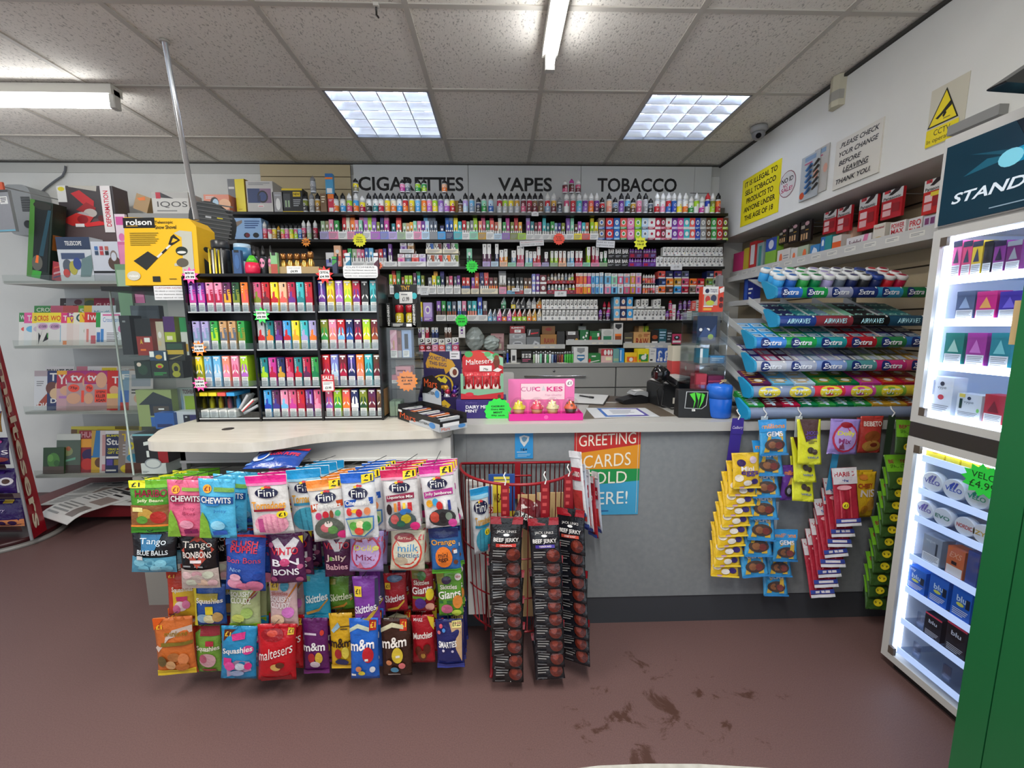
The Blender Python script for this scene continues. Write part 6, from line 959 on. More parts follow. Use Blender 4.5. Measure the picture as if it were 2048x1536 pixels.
BAGDEF=[
 ('green sweet bag with a yellow £1 corner, far left',262,338,960,1062,R1,'4f9a2f','r0,.86,.4,1,e3e22f;t£1|.16,.92,.2,.08,black,b;r.4,.86,1,1,6fb42f;tHARIBO|.54,.76,.78,.14,8f1238,b;tJelly Beans|.52,.62,.66,.07,d8d8b0,b;r0,.16,1,.54,8a5a34;e.4,.36,.2,.12,c9a04a;e.7,.3,.2,.12,b0302a;e.3,.26,.14,.08,5f9a3a;r.06,.42,.34,.5,e0d48a;r0,.12,1,.16,ee8a3a;r0,0,1,.12,3f8a2a',.03,.05,.15,4),
 ('pink sweet bag with a gold £1 roundel',335,404,960,1072,R1-.01,'e0688a','e.26,.84,.12,.07,eea52f;t£1|.26,.84,.16,.07,8a2a1a,b;r.44,.82,1,.88,8fb04a;r.1,.63,.98,.75,7a1f3f;tCHEWITS|.55,.69,.84,.1,white,b;r.2,.6,.5,.63,b0345a;tJuicy|.66,.52,.36,.06,8f2448;tBites|.66,.44,.36,.06,8f2448;p0,0,.36,0,.3,.3,.12,.5,.04,.4,7fb03a;e.58,.24,.2,.08,eea0b8;p.5,.06,.9,.08,.88,.16,.48,.14,7a1f4f',.026,.07,.05,1),
 ('sky blue sweet bag with a gold £1 roundel',396,470,958,1075,R1-.03,'4fb0d8','e.26,.84,.12,.07,eea52f;t£1|.26,.84,.16,.07,8a2a1a,b;r.44,.8,1,.87,6fa04a;r.04,.6,.98,.72,1f4f8f;tCHEWITS|.5,.66,.84,.1,white,b;r.2,.57,.6,.6,2f7fc0;tJuicy|.62,.48,.36,.06,2f6fb0;p0,0,.34,0,.28,.3,.12,.46,.04,.36,7fb03a;e.56,.24,.2,.08,8fd0ea;p.42,.06,.8,.08,.78,.16,.4,.14,2f5fb8',.026,.06,0.,2),
 ('white sweet bag with a pink top and pink twists',488,574,950,1068,R1-.02,'d8d6d4','r0,.88,1,1,e02a8a;r0,.84,1,.88,e884b4;'+FINI+'tTornadoes|.52,.52,.84,.13,e0982a,b;r.14,.42,.9,.46,8f2030;e.52,.2,.42,.18,e8a0b4;r.2,.06,.34,.3,c0508a;r.4,.06,.44,.34,d88aa4;r.54,.06,.58,.36,d88aa4;r.68,.06,.72,.34,d88aa4;r.8,.1,.84,.3,d88aa4;e.84,.36,.13,.06,f0d82a;t£1|.84,.36,.16,.06,black,b',.034,-.06,-.05,2),
 ('white sweet bag with a blue top and blue twists',572,640,938,1062,R1+.02,'d6d9da','r0,.86,1,1,1f8fc8;r0,.82,1,.86,8fc4dc;'+FINI+'tTornadoes|.52,.55,.84,.13,d0982a,b;r.14,.45,.9,.49,2a7fa0;e.5,.22,.44,.2,3f9fb8;r.3,.04,.34,.4,2f8098;r.46,.02,.5,.4,2f8098;r.62,.04,.66,.4,2f8098',.034,-.05,.05,3),
 ('white sweet bag with an orange top',612,684,958,1080,R1-.04,'d8d8d6','r0,.88,1,1,ee8a3a;r0,.84,1,.88,f0bc8a;'+FINI+P1+'p.04,.5,.96,.56,.96,.66,.04,.62,c0481f;tMini Treats|.5,.59,.8,.08,white,b;e.25,.44,.09,.06,c03a6a;e.45,.45,.09,.06,c82a3a;e.62,.45,.06,.07,8a4a2a;e.8,.46,.08,.05,3fa06a;e.5,.22,.42,.19,5a6058;e.4,.24,.14,.07,c86a70;e.6,.2,.14,.07,5a8a4a;e.5,.3,.12,.05,d8c8c0;e.84,.1,.14,.07,d82f7a',.034,-.07,.08,3),
 ('white sweet bag with a blue top and fruit shapes',680,748,945,1076,R1-.05,'dadcde','r0,.86,1,1,1f5fc4;'+FINI.replace('.72','.7')+P1+'p.06,.5,.94,.54,.94,.64,.06,.6,2456b0;tCinema Mix|.48,.57,.78,.07,white,b;e.2,.44,.09,.06,c83a3a;e.42,.45,.16,.03,e8b82a;e.5,.42,.1,.06,c0283a;e.75,.44,.1,.06,e08a5a;p.06,.34,.94,.36,.9,.16,.6,.04,.2,.06,4a7fc0;p.1,.32,.9,.34,.86,.17,.58,.06,.22,.08,b8c89a;e.3,.22,.13,.07,5fae4a;e.5,.24,.12,.07,e8d8b0;e.7,.22,.13,.07,3f9a4a;e.45,.14,.14,.06,e04a3a',.034,-.03,.05,4),
 ('white sweet bag with a crimson top and liquorice',760,833,938,1060,R1-.02,'d8d6d6','r0,.88,1,1,d0285a;r0,.84,1,.88,e09ab0;'+FINI+P1+'p.1,.5,.9,.54,.9,.63,.1,.6,8f2a48;tLiquorice Mix|.5,.57,.74,.06,white,b;r.3,.34,.38,.48,d88a3a;r.42,.36,.5,.5,b02a34;r.56,.36,.64,.48,e8c02a;r.7,.34,.82,.48,c82f34;e.16,.38,.08,.09,2a2226;e.62,.34,.16,.05,2f6fb8;e.5,.18,.4,.16,4a5a5c;e.3,.22,.12,.08,c05a5a;e.62,.22,.14,.08,c0b02a;e.46,.14,.12,.06,2f6f5a;e.84,.08,.14,.07,d82f7a',.034,-.05,.04,3),
 ('white sweet bag with a magenta top, far right',836,906,930,1054,R1-.02,'dad8d9','r0,.88,1,1,c82a8a;r0,.84,1,.88,e0a4c8;'+FINI+P1+'p.06,.5,.94,.54,.94,.64,.06,.6,b03a8a;tJolly Jamboree|.5,.57,.8,.06,white,b;e.2,.42,.1,.06,e0a02a;e.38,.44,.09,.06,3fa0d0;e.5,.38,.1,.07,c82a2a;r.62,.3,.7,.46,e8e4e0;r.76,.3,.84,.46,2f3f8a;e.54,.18,.4,.15,3a3c3e;e.32,.2,.14,.09,c04a3a;e.56,.18,.12,.1,2a2a2c;e.74,.2,.1,.07,8a9a8a;e.82,.08,.13,.07,d84a9a',.034,-.09,-.02,2),
 ('black bag of blue ball sweets, second row',268,352,1064,1142,R2-.06,'14181c','p.2,.95,.66,.95,.56,.6,.26,.56,2f6f9a;tTango|.5,.78,.6,.18,d8e4ec,bi;tBLUE BALLS|.5,.54,.7,.12,d0d8dc,b;r0,0,1,.42,4f93ae;e.2,.28,.13,.1,7fc0d4;e.45,.3,.13,.1,6fb4ca;e.7,.28,.13,.1,7fc0d4;e.3,.12,.13,.1,6fb4ca;e.58,.13,.13,.1,88c8da;e.82,.12,.12,.1,6fb4ca;r.16,.36,.3,.46,d8d8d8',.05,.1,.12,2),
 ('black bag of pale bonbons with a red diamond',358,434,1066,1174,R2-.05,'141214','p.5,.98,.94,.72,.5,.4,.08,.72,a8402f;tTango|.5,.8,.76,.14,e4dcd0,bi;tBONBONS|.5,.64,.76,.11,d8d0c8,b;r.32,.5,.62,.55,e0d4d4;l.1,.4,.9,.46,1,grey;r0,0,1,.38,b8a8a0;e.2,.28,.14,.07,d8b8b8;e.48,.3,.14,.06,d0a0a8;e.76,.28,.14,.07,c0c4b0;e.3,.13,.14,.07,c8ccb8;e.6,.12,.16,.08,d8b8a0;e.85,.12,.12,.07,d0a8ac',.05,.03,.05,2),
 ('blue striped bag of pink bonbons',452,532,1068,1180,R2-.06,'2a4fa4','r0,.96,1,1,c02a34;p0,.9,.3,.96,.3,.9,0,.8,4a7fd0;p.6,.9,1,.96,1,.8,.7,.84,1c3a8a;tSLUSH|.5,.85,.66,.1,c82a3a,b;tPUPPIE|.5,.75,.68,.1,c82a3a,b;tBon Bons|.5,.58,.86,.09,c83a4a,bi;tNice|.3,.42,.3,.07,9ac0ea,i;e.28,.16,.2,.1,e098b0;e.5,.1,.2,.08,d87a98;e.76,.12,.22,.11,c87090;e.3,.28,.14,.07,eab0c4;e.86,.3,.12,.06,1f3f90',.05,.09,.03,1),
 ('purple bag lettered BON BONS with berries',534,606,1066,1165,R2-.04,'54204f','p.14,.86,.3,.92,.5,.76,.74,.92,.9,.86,.6,.5,.44,.5,d8d4d8;tViMTO|.5,.68,.76,.14,c8283f,b;tB N|.5,.46,.76,.13,e8e4ea,b;e.5,.47,.14,.08,c84a7a;tBONS|.5,.27,.74,.13,e8e4ea,b;e.9,.36,.08,.05,b85a84;e.12,.8,.07,.05,a04a74;e.85,.1,.1,.06,b85a84;e.14,.12,.1,.06,a04a74;p.86,.94,1.0,.96,1.0,.8,f0d82a',.05,.0,.04,2),
 ('dark purple bag with a white V and jelly sweets',642,704,1068,1152,R2,'48183f','p.14,.98,.3,.99,.5,.8,.74,.99,.9,.98,.6,.64,.44,.64,c8c4c8;tViMTO|.5,.76,.84,.15,b8283f,b;tJelly|.46,.48,.7,.16,d8c0b8,b;tBabies|.46,.28,.74,.14,d8a8b4,b;e.3,.48,.05,.05,6fb04a',.045,-.03,0,1),
 ('lilac bag with a pink ring on the rack',700,768,1062,1142,R2-.05,'a494cc','e.5,.5,.46,.42,c83a5a;e.5,.5,.41,.37,c4a8d8;e.4,.86,.3,.1,9a2a38;tBarratt|.4,.86,.4,.07,f0dcc0,i;tDolly|.48,.62,.66,.16,e8e23a,bi;tMix|.46,.42,.5,.15,8f2f5a,bi;e.8,.64,.1,.06,e8e07a;p.24,.14,.34,.3,.44,.14,.3,.24,d87a9a;t£1|.9,.84,.16,.12,c83a4a,b',.05,.06,.05,1),
 ('cream bag with a red ring',782,852,1060,1140,R2-.05,'d6d0b6','e.48,.48,.46,.42,d84a3a;e.48,.5,.41,.38,d8d4be;e.4,.84,.3,.1,9a2a30;tBarratt|.4,.84,.4,.07,f0dcc0,i;tmilk|.52,.62,.6,.17,3f8fc4,bi;tbottles|.54,.45,.62,.12,3f6f9a,bi;e.32,.3,.2,.1,b8a890;t£1|.88,.86,.16,.12,c83a4a,b',.05,.06,.03,1),
 ('blue bag with an orange egg',856,916,1056,1144,R2-.04,'2f66a4','r0,.8,1,1,1c2f6a;tOrange|.48,.7,.84,.15,e8a23a,b;e.46,.38,.3,.24,e87a2a;tmini|.44,.44,.34,.1,4a2a1a,b;teggs|.44,.33,.34,.1,4a2a1a,b;r0,0,1,.1,4f9a2a;e.85,.52,.08,.06,8a4a2a;r.82,.46,.94,.54,e8e8ea;e.86,.26,.08,.05,6a3a24',.036,-.06,-.02,1),
 ('red and yellow bag of pink and white foams',334,388,1142,1230,R3,'b83a26','r.26,0,1,.62,d8b02f;p0,.84,.5,1,0,1,9a2a1a;t£1|.18,.9,.22,.08,d8a02a,b;tSquashies|.6,.62,.74,.13,e4dcc8,b;r.4,.38,.8,.48,c03a6a;e.55,.26,.22,.12,e4c8cc;e.75,.3,.14,.1,d87aa0;e.4,.2,.14,.1,c86a90',.04,.06,.05,1),
 ('blue and yellow bag of cream foams',388,450,1168,1248,R3-.03,'28529a','r0,0,.1,1,c8b82f;r.1,.62,.8,.8,a8983a;tSquashies|.52,.62,.86,.15,e4dcd0,b;r.4,.3,.64,.5,d8c22a;e.3,.2,.2,.12,8fb0c8;e.5,.18,.18,.12,d8d0a0;e.78,.24,.16,.13,b8945a',.04,.05,.05,1),
 ('pale lime bag of cloud sweets',460,520,1160,1252,R3-.03,'b4c08a','tSkittles|.5,.86,.6,.08,d8d8c8,b;tSQUISHY|.42,.72,.74,.12,e4e4d8,b;tCLOUDZ|.4,.6,.7,.12,e4e4d8,b;p.5,.5,1,.86,1,.96,.6,.6,a85a2a;p.4,.46,.9,.7,.96,.78,.5,.52,8a3a5a;e.6,.34,.2,.12,a8c86a;e.3,.22,.22,.1,cfd86a;r0,0,1,.1,9acc2f',.036,.07,.08,4),
 ('pale pink bag of cloud sweets with a yellow tag',538,594,1162,1252,R3-.03,'d4b4b4','r.06,.82,.34,1,e0b82f;t£1|.2,.92,.2,.08,6a4a1a,b;e.56,.9,.16,.1,3f9ab4;tSkittles|.4,.76,.6,.08,b8706a,b;tSQUISHY|.45,.64,.8,.12,e8e0e0,b;tCLOUDZ|.42,.52,.72,.12,e8e0e0,b;p.5,.5,1,.9,1,.98,.62,.62,c87a2a;e.7,.36,.22,.12,d87ac8;e.3,.2,.26,.12,e8c8a8;r0,0,1,.08,e05a4a',.036,.04,.03,1),
 ('teal bag of coloured sweets, third row',605,658,1140,1235,R3,'1f86a4','r0,.5,1,.96,1f8aa8;r.1,.8,.3,.94,5a8a5a;tSkittles|.52,.46,.86,.16,c4d4d4,b,.09;p.1,.16,.6,.24,.96,.44,.96,.4,.6,.18,.12,.1,a8803a;r0,0,1,.1,2f9abc',.036,.02,.03,2),
 ('dark green bag of coloured sweets, third row',654,706,1152,1218,R3+.02,'4f7a26','r.1,.8,.34,.94,7a7a2a;tSkittles|.5,.44,.9,.2,c4cca8,b,.09;p.1,.1,.6,.2,.96,.4,.96,.34,.6,.12,.12,.04,a8702a;r.85,.5,1,1,3a2a3a',.036,-.02,0,1),
 ('purple bag with a yellow £1 tag',704,756,1152,1248,R3-.05,'7a3a9a','r.06,.62,.36,.82,e8c83a;t£1|.21,.72,.2,.1,4a3a1a,b;p.84,.3,1,.4,1,.96,.88,.96,3a3a5a;tSkittles|.48,.38,.88,.16,e8e0ec,b,.1;p.06,.12,.5,.18,.96,.4,.96,.34,.6,.1,.1,.06,c8a83a;r0,0,1,.1,8f4fae',.036,-.01,.02,1),
 ('red bag with a yellow £1 tag',766,812,1146,1222,R3,'98202a','r.06,.62,.3,.78,d0a82f;t£1|.18,.7,.16,.08,4a3a1a,b;e.5,.88,.34,.08,4f6a8a;tSkittles|.46,.4,.9,.18,d8d0d0,b,.09;p.1,.1,.6,.18,.9,.34,.9,.28,.6,.1,.12,.04,c8a03a',.036,-.02,0,1),
 ('red bag picturing one giant purple sweet',820,866,1138,1222,R3-.01,'8f202a','r.06,.8,.4,1,6a6a2a;e.5,.86,.2,.1,3a6a2a;tSkittles|.48,.72,.7,.1,d0c4b8,b;tGiants|.5,.56,.92,.18,e4dcd8,b,.06;p.04,.4,.6,.4,1,.56,1,.5,.6,.32,.04,.34,5f8a2a;e.84,.44,.18,.14,e0c82a;e.4,.24,.26,.13,4a2a7a;e.8,.14,.2,.1,d8a08a',.036,-.02,0,1),
 ('green bag with a white NEW roundel',872,922,1144,1230,R3-.02,'5f9a34','r0,.76,.3,1,8a8a3a;e.88,.9,.14,.08,e4dcd8;tNEW|.88,.9,.2,.05,b03a3a,b;e.4,.84,.2,.08,3a2a4a;tSkittles|.48,.7,.7,.1,e4e0d0,b;tGiants|.5,.54,.94,.18,f0ece4,b,.06;p.04,.38,.6,.4,1,.54,1,.48,.6,.32,.04,.32,2f6a3a;e.82,.36,.2,.16,e08a3a;e.36,.2,.24,.12,d06a8a;e.74,.1,.2,.08,b8cc4a',.036,-.04,-.03,1),
 ('orange bag with a yellow foot, bottom row',308,382,1234,1346,R4-.03,'c86a2f','r0,.0,1,.1,d8b82f;p0,.8,.3,1,0,1,d85a1a;t£1|.16,.86,.16,.07,f0c02a,b,;p0,.5,.5,.8,1,.86,1,.74,.4,.66,.1,.44,c8b4a8;tminions|.6,.74,.6,.08,8a6a1a,b;r.2,.54,1,.6,7a6a26;e.5,.34,.16,.08,a86a3a;e.75,.3,.14,.1,c87a4a;e.4,.2,.14,.08,c89a6a;e.7,.16,.18,.07,b86a34;e.18,.28,.12,.1,6a5a34'.replace('b,;','b;'),.04,.02,.1,2),
 ('green and red bag of pink foams',386,440,1250,1342,R4,'6f9a3a','r0,.0,.12,1,b8321f;p.0,.8,.4,1,0,1,8a2a1a;r.3,.8,1,1,8f2a34;tSquashies|.56,.54,.84,.13,dcd4c4,b;r.5,.6,.8,.7,a82a3a;e.55,.3,.3,.16,c89aa0;e.4,.34,.14,.1,b05a70;r.3,.04,.8,.1,a83a4a',.04,.04,.04,1),
 ('blue and pink foam sweet bag, bottom row',444,514,1252,1356,R4-.05,'2484b4','p.08,.74,.4,.94,.1,.94,5a2a1a;t£1|.2,.87,.16,.08,d8a82a,b,;p.3,.86,.7,.92,.7,.8,.36,.76,c8327a;r.1,.3,.34,.44,c8327a;e.8,.6,.16,.08,c83a84;tSquashies|.5,.58,.86,.13,e4e0dc,b,.07;p.2,.06,.9,.2,.86,.38,.5,.42,.2,.3,b89ab8;e.3,.3,.16,.08,d04a90;e.6,.3,.14,.08,c8d4e0;e.5,.16,.2,.06,9aa8c8;e.82,.3,.1,.07,d8307a'.replace('b,;','b;'),.042,.1,.06,2),
 ('bright red slanting-lettered bag, bottom row',516,592,1248,1358,R4-.05,'b81420','e.4,.84,.3,.1,8f101a;e.4,.86,.14,.05,c84a3a;r.8,.84,.96,.95,d8b03a;t£1|.88,.9,.12,.06,5a2a1a,b;tmaltesers|.5,.56,.9,.18,eee6e0,bi,.16;e.52,.3,.14,.06,c8a05a;e.64,.34,.12,.05,5a2a1a;p.1,.1,.5,.06,.9,.14,.9,.04,.1,.0,8a0e18',.06,.07,.06,1),
 ('dark magenta bag in the bottom row',603,655,1236,1344,R4,'5c1c5c','l.1,.7,.8,.78,1,d0c0d0;e.8,.76,.08,.05,c83a2a;tm&m|.48,.52,.86,.15,f0ecec,b;e.36,.32,.14,.09,a8282f;e.66,.32,.15,.1,c8a83a;e.5,.2,.2,.06,c8b8c0;r0,0,1,.08,6f2a6f',.04,.02,.02,1),
 ('yellow bag in the bottom row',657,704,1226,1334,R4,'d0a21f','p.1,.72,.4,.86,.5,.78,.2,.68,8fb0c0;l.5,.72,.95,.8,2,4a3a1a;tm&m|.5,.5,.94,.16,2a1a10,b;e.36,.3,.15,.1,a8282f;e.68,.32,.16,.11,d8c24a;e.5,.14,.3,.06,2a2f5a;r0,0,1,.08,e0b42f',.04,0,0,2),
 ('bright blue bag with a red sweet',698,756,1236,1356,R4-.05,'1f62c0','p0,.84,.3,.92,.7,.86,.7,.8,.3,.86,0,.78,b8c0a8;r.7,.82,.95,.98,a8281f;t£1|.83,.9,.18,.09,f0c83a,b;tm&m|.46,.6,.86,.17,f4f0ee,b,.05;e.66,.44,.2,.13,c0222c;r.54,.34,.66,.38,white;e.3,.2,.1,.05,d8885a;e.4,.12,.12,.04,d8c23a;r.04,.08,.2,.12,white;e.8,.2,.1,.05,d8d8dc',.04,.02,.02,1),
 ('dark brown bag with a yellow sweet',760,820,1236,1350,R4-.03,'382016','p0,.84,.4,.94,.8,.88,.8,.82,.4,.87,0,.77,c8c4a0;r.66,.8,.9,.99,c0341f;t£1|.78,.9,.18,.09,f0c83a,b;tm&m|.46,.62,.86,.17,ece4dc,b,.05;e.56,.4,.19,.14,d8bc3a;r.5,.36,.64,.4,e8e4d8;e.26,.28,.1,.05,d8885a;e.44,.14,.14,.05,4f8aa8;e.7,.22,.12,.05,c86a6a;l.2,.02,.8,.08,1,c8c0b8',.04,.0,0,2),
 ('red pouch with chocolate pieces, bottom row',822,868,1230,1324,R4,'a01420','tMAKE|.3,.92,.4,.06,e8d0d0,b;p.7,1,1,.96,1,.7,.86,.8,d8b82f;tMunchies|.5,.62,.86,.13,eee4dc,b,.05;e.3,.3,.16,.11,5a2214;e.68,.34,.16,.11,5a2214;e.46,.2,.2,.13,6a2a16;e.5,.2,.1,.06,b88a3a',.04,.0,0,2),
 ('navy and tan bag priced £1.25',870,926,1238,1332,R4-.03,'1f2560','p.5,.94,.96,.94,.92,.14,.74,.4,c8a47a;r.6,.84,.94,.98,e8dc8a;t£1.25|.77,.91,.3,.08,1a1a1a,b;tSMARTIES|.42,.52,.68,.13,f0eef0,b,.03;e.2,.88,.06,.04,c84a5a;e.3,.8,.06,.04,4a8ad0;e.12,.76,.06,.04,d8707a;e.26,.4,.05,.03,d8d0e0;e.6,.38,.05,.03,c8c0d8;r0,0,1,.1,34408f',.036,-.02,-.03,4)]
# the rack: slatted white back, pegs, price strips
t=thing('sweets_rack','slatted peg rack of bagged sweets under the wavy counter','rack',(XA,YF,0));wr=XB-XA
b=B();b.box((.022,.022,.1),(wr-.022,.04,.836),M('55534f',.6))
for k in range(8):b.box((.022,.016,.11+k*.09),(wr-.022,.023,.185+k*.09),M('9b9994',.5))
b.obj('slat_panel',t)
b=B();b.box((.022,.021,.05),(wr-.022,.36,.1),M('1c1a1a',.6));b.obj('base',t)
HK=M('6a6c6e',.35,.9)
for d in BAGDEF:
    lab,x0,x1,y0,y1,y,col,sp,t_,roll,rz,n=d
    st=min(.07,(1.60-y)/n);bag(lab,x0,x1,y0,y1,y,col,sp,t_*.62,roll,rz,0,back=n,step=st,rise=-.18*st)
    c=P((x0+x1)/2,y0,y)
    b=B();q=(c.x-XA,c.y-YF,c.z);xx=min(max(q[0],.04),wr-.04)
    hz=q[2]+.012;b.tube([(q[0],q[1]-.03,hz+.008),(q[0],q[1]-.02,hz),(xx,-.0095,hz-.18*(YF-y))],.0014,HK,5);b.obj('peg_hook',t)
o=bag('blue bag lettered SLUSH PUPPIE lying flat on top of the hanging bags',0,1,0,1,1,'2c57b0','r0,0,1,1,2c57b0',.03)[0]if 0 else None
l,r=P(493,930,1.48),P(600,930,1.48);w=r.x-l.x;me=bag_mesh('flat',w,.13,.035,'24489a','r0,.86,1,1,c02a3a;tSLUSH PUPPIE|.62,.55,.6,.2,d8303f,b;e.2,.5,.16,.3,d8dce4;e.22,.5,.1,.2,2a55b0;p.0,.2,.5,.3,.5,.2,.0,.1,6f9ae0',77);o=B().obj('sweet_bag',None,me);put(o,'','blue striped sweet bag lying flat on top of the hanging bags','sweet bag',((l.x+r.x)/2,1.46,P(540,936,1.46).z),.05,'sweet bags on the counter rack',-1.35)
for k,px in enumerate((672,742,820,890)):b=B();l,r=P(px-10,926,YF-.012),P(px+10,926,YF-.012);b.box((l.x,YF-.02,l.z-.008),(r.x,YF-.007,l.z+.008),M('151515',.4));put(b.obj('price_clip'),'',f'black price clip on the white rail above the sweets, {ORD[k]} from the left','clip',(0,0,0),0,'price clips')
# chocolate bags on the red floor stand
sx,sy,shz=STAND
for k,(w,h,c,sp,lab)in enumerate(((.3,.13,'8f6a1f','e.8,.5,.2,.3,d8b84a;e.7,.3,.2,.2,5a3a1a;r0,.9,1,1,3a2458','gold and brown chocolate bag on the top shelf of the red stand'),(.3,.17,'2c1758','tFlairs|.7,.5,.6,.24,e8e4f0,bi;e.75,.84,.14,.08,c84a9a;e.8,.2,.2,.1,8a3a3a','purple chocolate bag lettered in white on the red stand'),(.3,.16,'321a62','e.86,.5,.12,.16,d8d4dc;e.86,.5,.07,.1,4a2a1a;r.3,.8,.8,.9,4a2a8a','purple chocolate bag with a white disc on the red stand'),(.3,.18,'2a1658','r0,.0,1,.26,d88a5a;e.6,.14,.08,.08,3a1f4a;e.8,.14,.08,.08,3a1f4a;r.6,.84,.8,.96,c8a83a;tCadbury|.5,.6,.4,.14,c8b8e0,i','purple and orange chocolate bag on the lowest shelf of the red stand'))):
    me=bag_mesh(lab,w,h,.06,c,sp,90+k);o=B().obj('chocolate_bag',None,me);put(o,'',lab,'chocolate bag',(sx-.075-w/2-.07*shz[3-k],sy+.05,shz[3-k]+.002),0,'chocolate bags on the red stand',-.12)
# ================================================================ main counter
t=thing('main_counter','long grey service counter with a pale top and a dark kickboard','counter',(0,1.77,0));x0,x1=XB+.002,XR-.025
b=B();b.box((x0,-.03,ZT-.04),(x1,.6,ZT),M('b9b7b2',.35));b.obj('worktop',t)
b=B();b.box((x0,0,.135),(x1,.02,ZT-.0405),GREYB);b.obj('front_panel',t)
b=B();b.box((x0,.006,0),(x1,.02,.1345),M('3a3d42',.5));b.obj('kickboard',t)
b=B();b.box((x0,.021,0),(x0+.018,.58,ZT-.0405),GREYB);b.obj('side_panel',t)
a,c=P(932,866,1.768),P(1031,925,1.768);b=B();m=M('6f7275',.5)
for p_,q_ in (((a.x,a.z-.003),(c.x,a.z)),((a.x,c.z),(a.x+.002,a.z))):b.box((p_[0],-.0015,p_[1]),(q_[0],-.0002,q_[1]),m)
b.obj('access_panel',t)
YP=1.768
def flat(name,label,cat,px0,px1,py0,py1,y,col,spec,th=.002,mf=CARD,rz=0.):
    l,r,tp=P(px0,py1,y),P(px1,py1,y),P(px0,py0,y);w,h=r.x-l.x,tp.z-l.z;b=B();b.box((-w/2,-th,0),(w/2,-.0002,h),mf(col));art(b,flatsurf(w,h,-th),spec,mf);return put(b.obj(name),'',label,cat,((l.x+r.x)/2,y,l.z),rz)
flat('age_sign','small blue age sign with a silver emblem and 16+','sign',1030,1066,866,917,YP,'2a8ac8','p.24,.86,.5,.92,.8,.86,.74,.68,.55,.5,.5,.46,.3,.66,c8ccce;p.36,.82,.5,.86,.68,.82,.62,.7,.5,.64,.4,.7,5f8aa8;t16+|.5,.36,.36,.11,1a2a3a,b;l.1,.24,.9,.28,1,white;l.14,.06,.86,.2,3,8fc4e4')
b_='r0,0,1,1,3f9ac4;p0,.34,1,.4,1,.54,0,.54,1f8a48;p0,.54,1,.54,1,.82,0,.72,d88f24;p0,.72,1,.82,1,1,0,1,b82a28;r.03,.02,.034,.98,d8d0c0;r.965,.02,.97,.98,d8d0c0;r.03,.975,.97,.98,d8d0c0;'
flat('banner','cloth banner in red, amber, green and blue reading GREETING CARDS SOLD HERE!','banner',1146,1275,858,1030,YP,'3f9ac4',b_+'tGREETING|.5,.88,.86,.13,ece4d2,.035;tCARDS|.5,.64,.72,.15,ece4d2,.05;tSOLD|.5,.44,.62,.14,ece4d2,.02;tHERE!|.5,.2,.66,.15,e4e8e2,.02;l.4,.04,.6,.06,1,2a4a8a')
# ---- chocolate bars box on the sweets counter (turned, near corner to the right)
A_,B_,C_=PZ(796,838,ZT),PZ(880,866,ZT),PZ(917,852,ZT);ang=math.atan2(B_.y-A_.y,B_.x-A_.x);w=(B_-A_).length;d=.13;hh=.052
t=thing('chocolate_bar_box','black and silver display box of protein bars on the pale counter','box',(A_.x,A_.y+.002,ZT+.0008),ang);k=CARD('1b1a1b')
b=B();b.box((0,0,0),(w,d,.002),k);b.box((0,0,0),(w,.002,hh),k);b.box((w-.002,.002,.002),(w,d,hh*.8),k);b.box((0,.002,.002),(.002,d-.002,hh*1.3),k);b.box((0,d-.002,0),(w,d,hh*1.2),k)
art(b,flatsurf(w,hh,0,0),'p.3,0,1,0,1,.62,.62,.62,.5,.3,.3,.2,b8bcc0;tMars|.26,.44,.4,.5,d8582a,bi;tPROTEIN|.62,.36,.28,.18,1a1a1a,b;e.84,.36,.07,.24,4a8ac8;r.02,.7,.12,.9,white');art(b,lambda u,v,o:(w+o,d*u,hh*.8*v),'r0,0,1,.5,b8bcc0;r.1,.45,.7,.8,e8e8e8;tMars|.2,.25,.3,.3,d8582a,bi;e.8,.3,.14,.2,4a8ac8');b.obj('tray',t)
b=B();hz=P(815,752,1.86).z-ZT;b.prism([(0,hh*1.2),(w*.46,hh*1.2),(w*.45,hz*.86),(w*.25,hz),(0,hz*.9)],d+.0005,d+.0025,k,'y')
art(b,flatsurf(w*.46,hz-hh,d,0,hh),'p0,.1,1,.1,1,.5,.7,.62,.3,.4,0,.36,b8bcc0;tMars|.46,.72,.7,.26,d8582a,bi;tPROTEIN|.4,.42,.6,.1,1a1a1a,b;e.8,.42,.12,.12,4a8ac8');b.obj('header_card',t)
for i in range(9):
    m=B();cc=('c8ccd0','4a3f5c','d8784a','2a2a30')[i%4];m.box((0,0,0),(.016,.105,.012),FOIL(cc));m.box((.003,.02,.012),(.013,.085,.0125),FOIL('e4e0dc'));q=Matrix.Rotation(ang,4,'Z')@Vector((.006+i*(w-.012)/9,.012,.004))
    put(m.obj('chocolate_bar'),'',f'wrapped chocolate bar in the black box, {ORD[i]} from the left end','chocolate bar',(A_.x+q.x,A_.y+q.y+.002,ZT+q.z+.0008+.03),ang+.05,'protein bars in the black box')
b=B();b.box((.004,.006,.003),(w-.004,d-.006,.032),CARD('2a2a2c'));b.obj('inner_pad',t)
_q=Matrix.Rotation(ang,4,'Z')@Vector((.05,d-.001,0));star(814,762,A_.y+_q.y-.01,'ff8f1f',.05,15,['Mars Protein','£1 69','each'],'orange jagged price star on the black chocolate box header',None,0,None,.8)
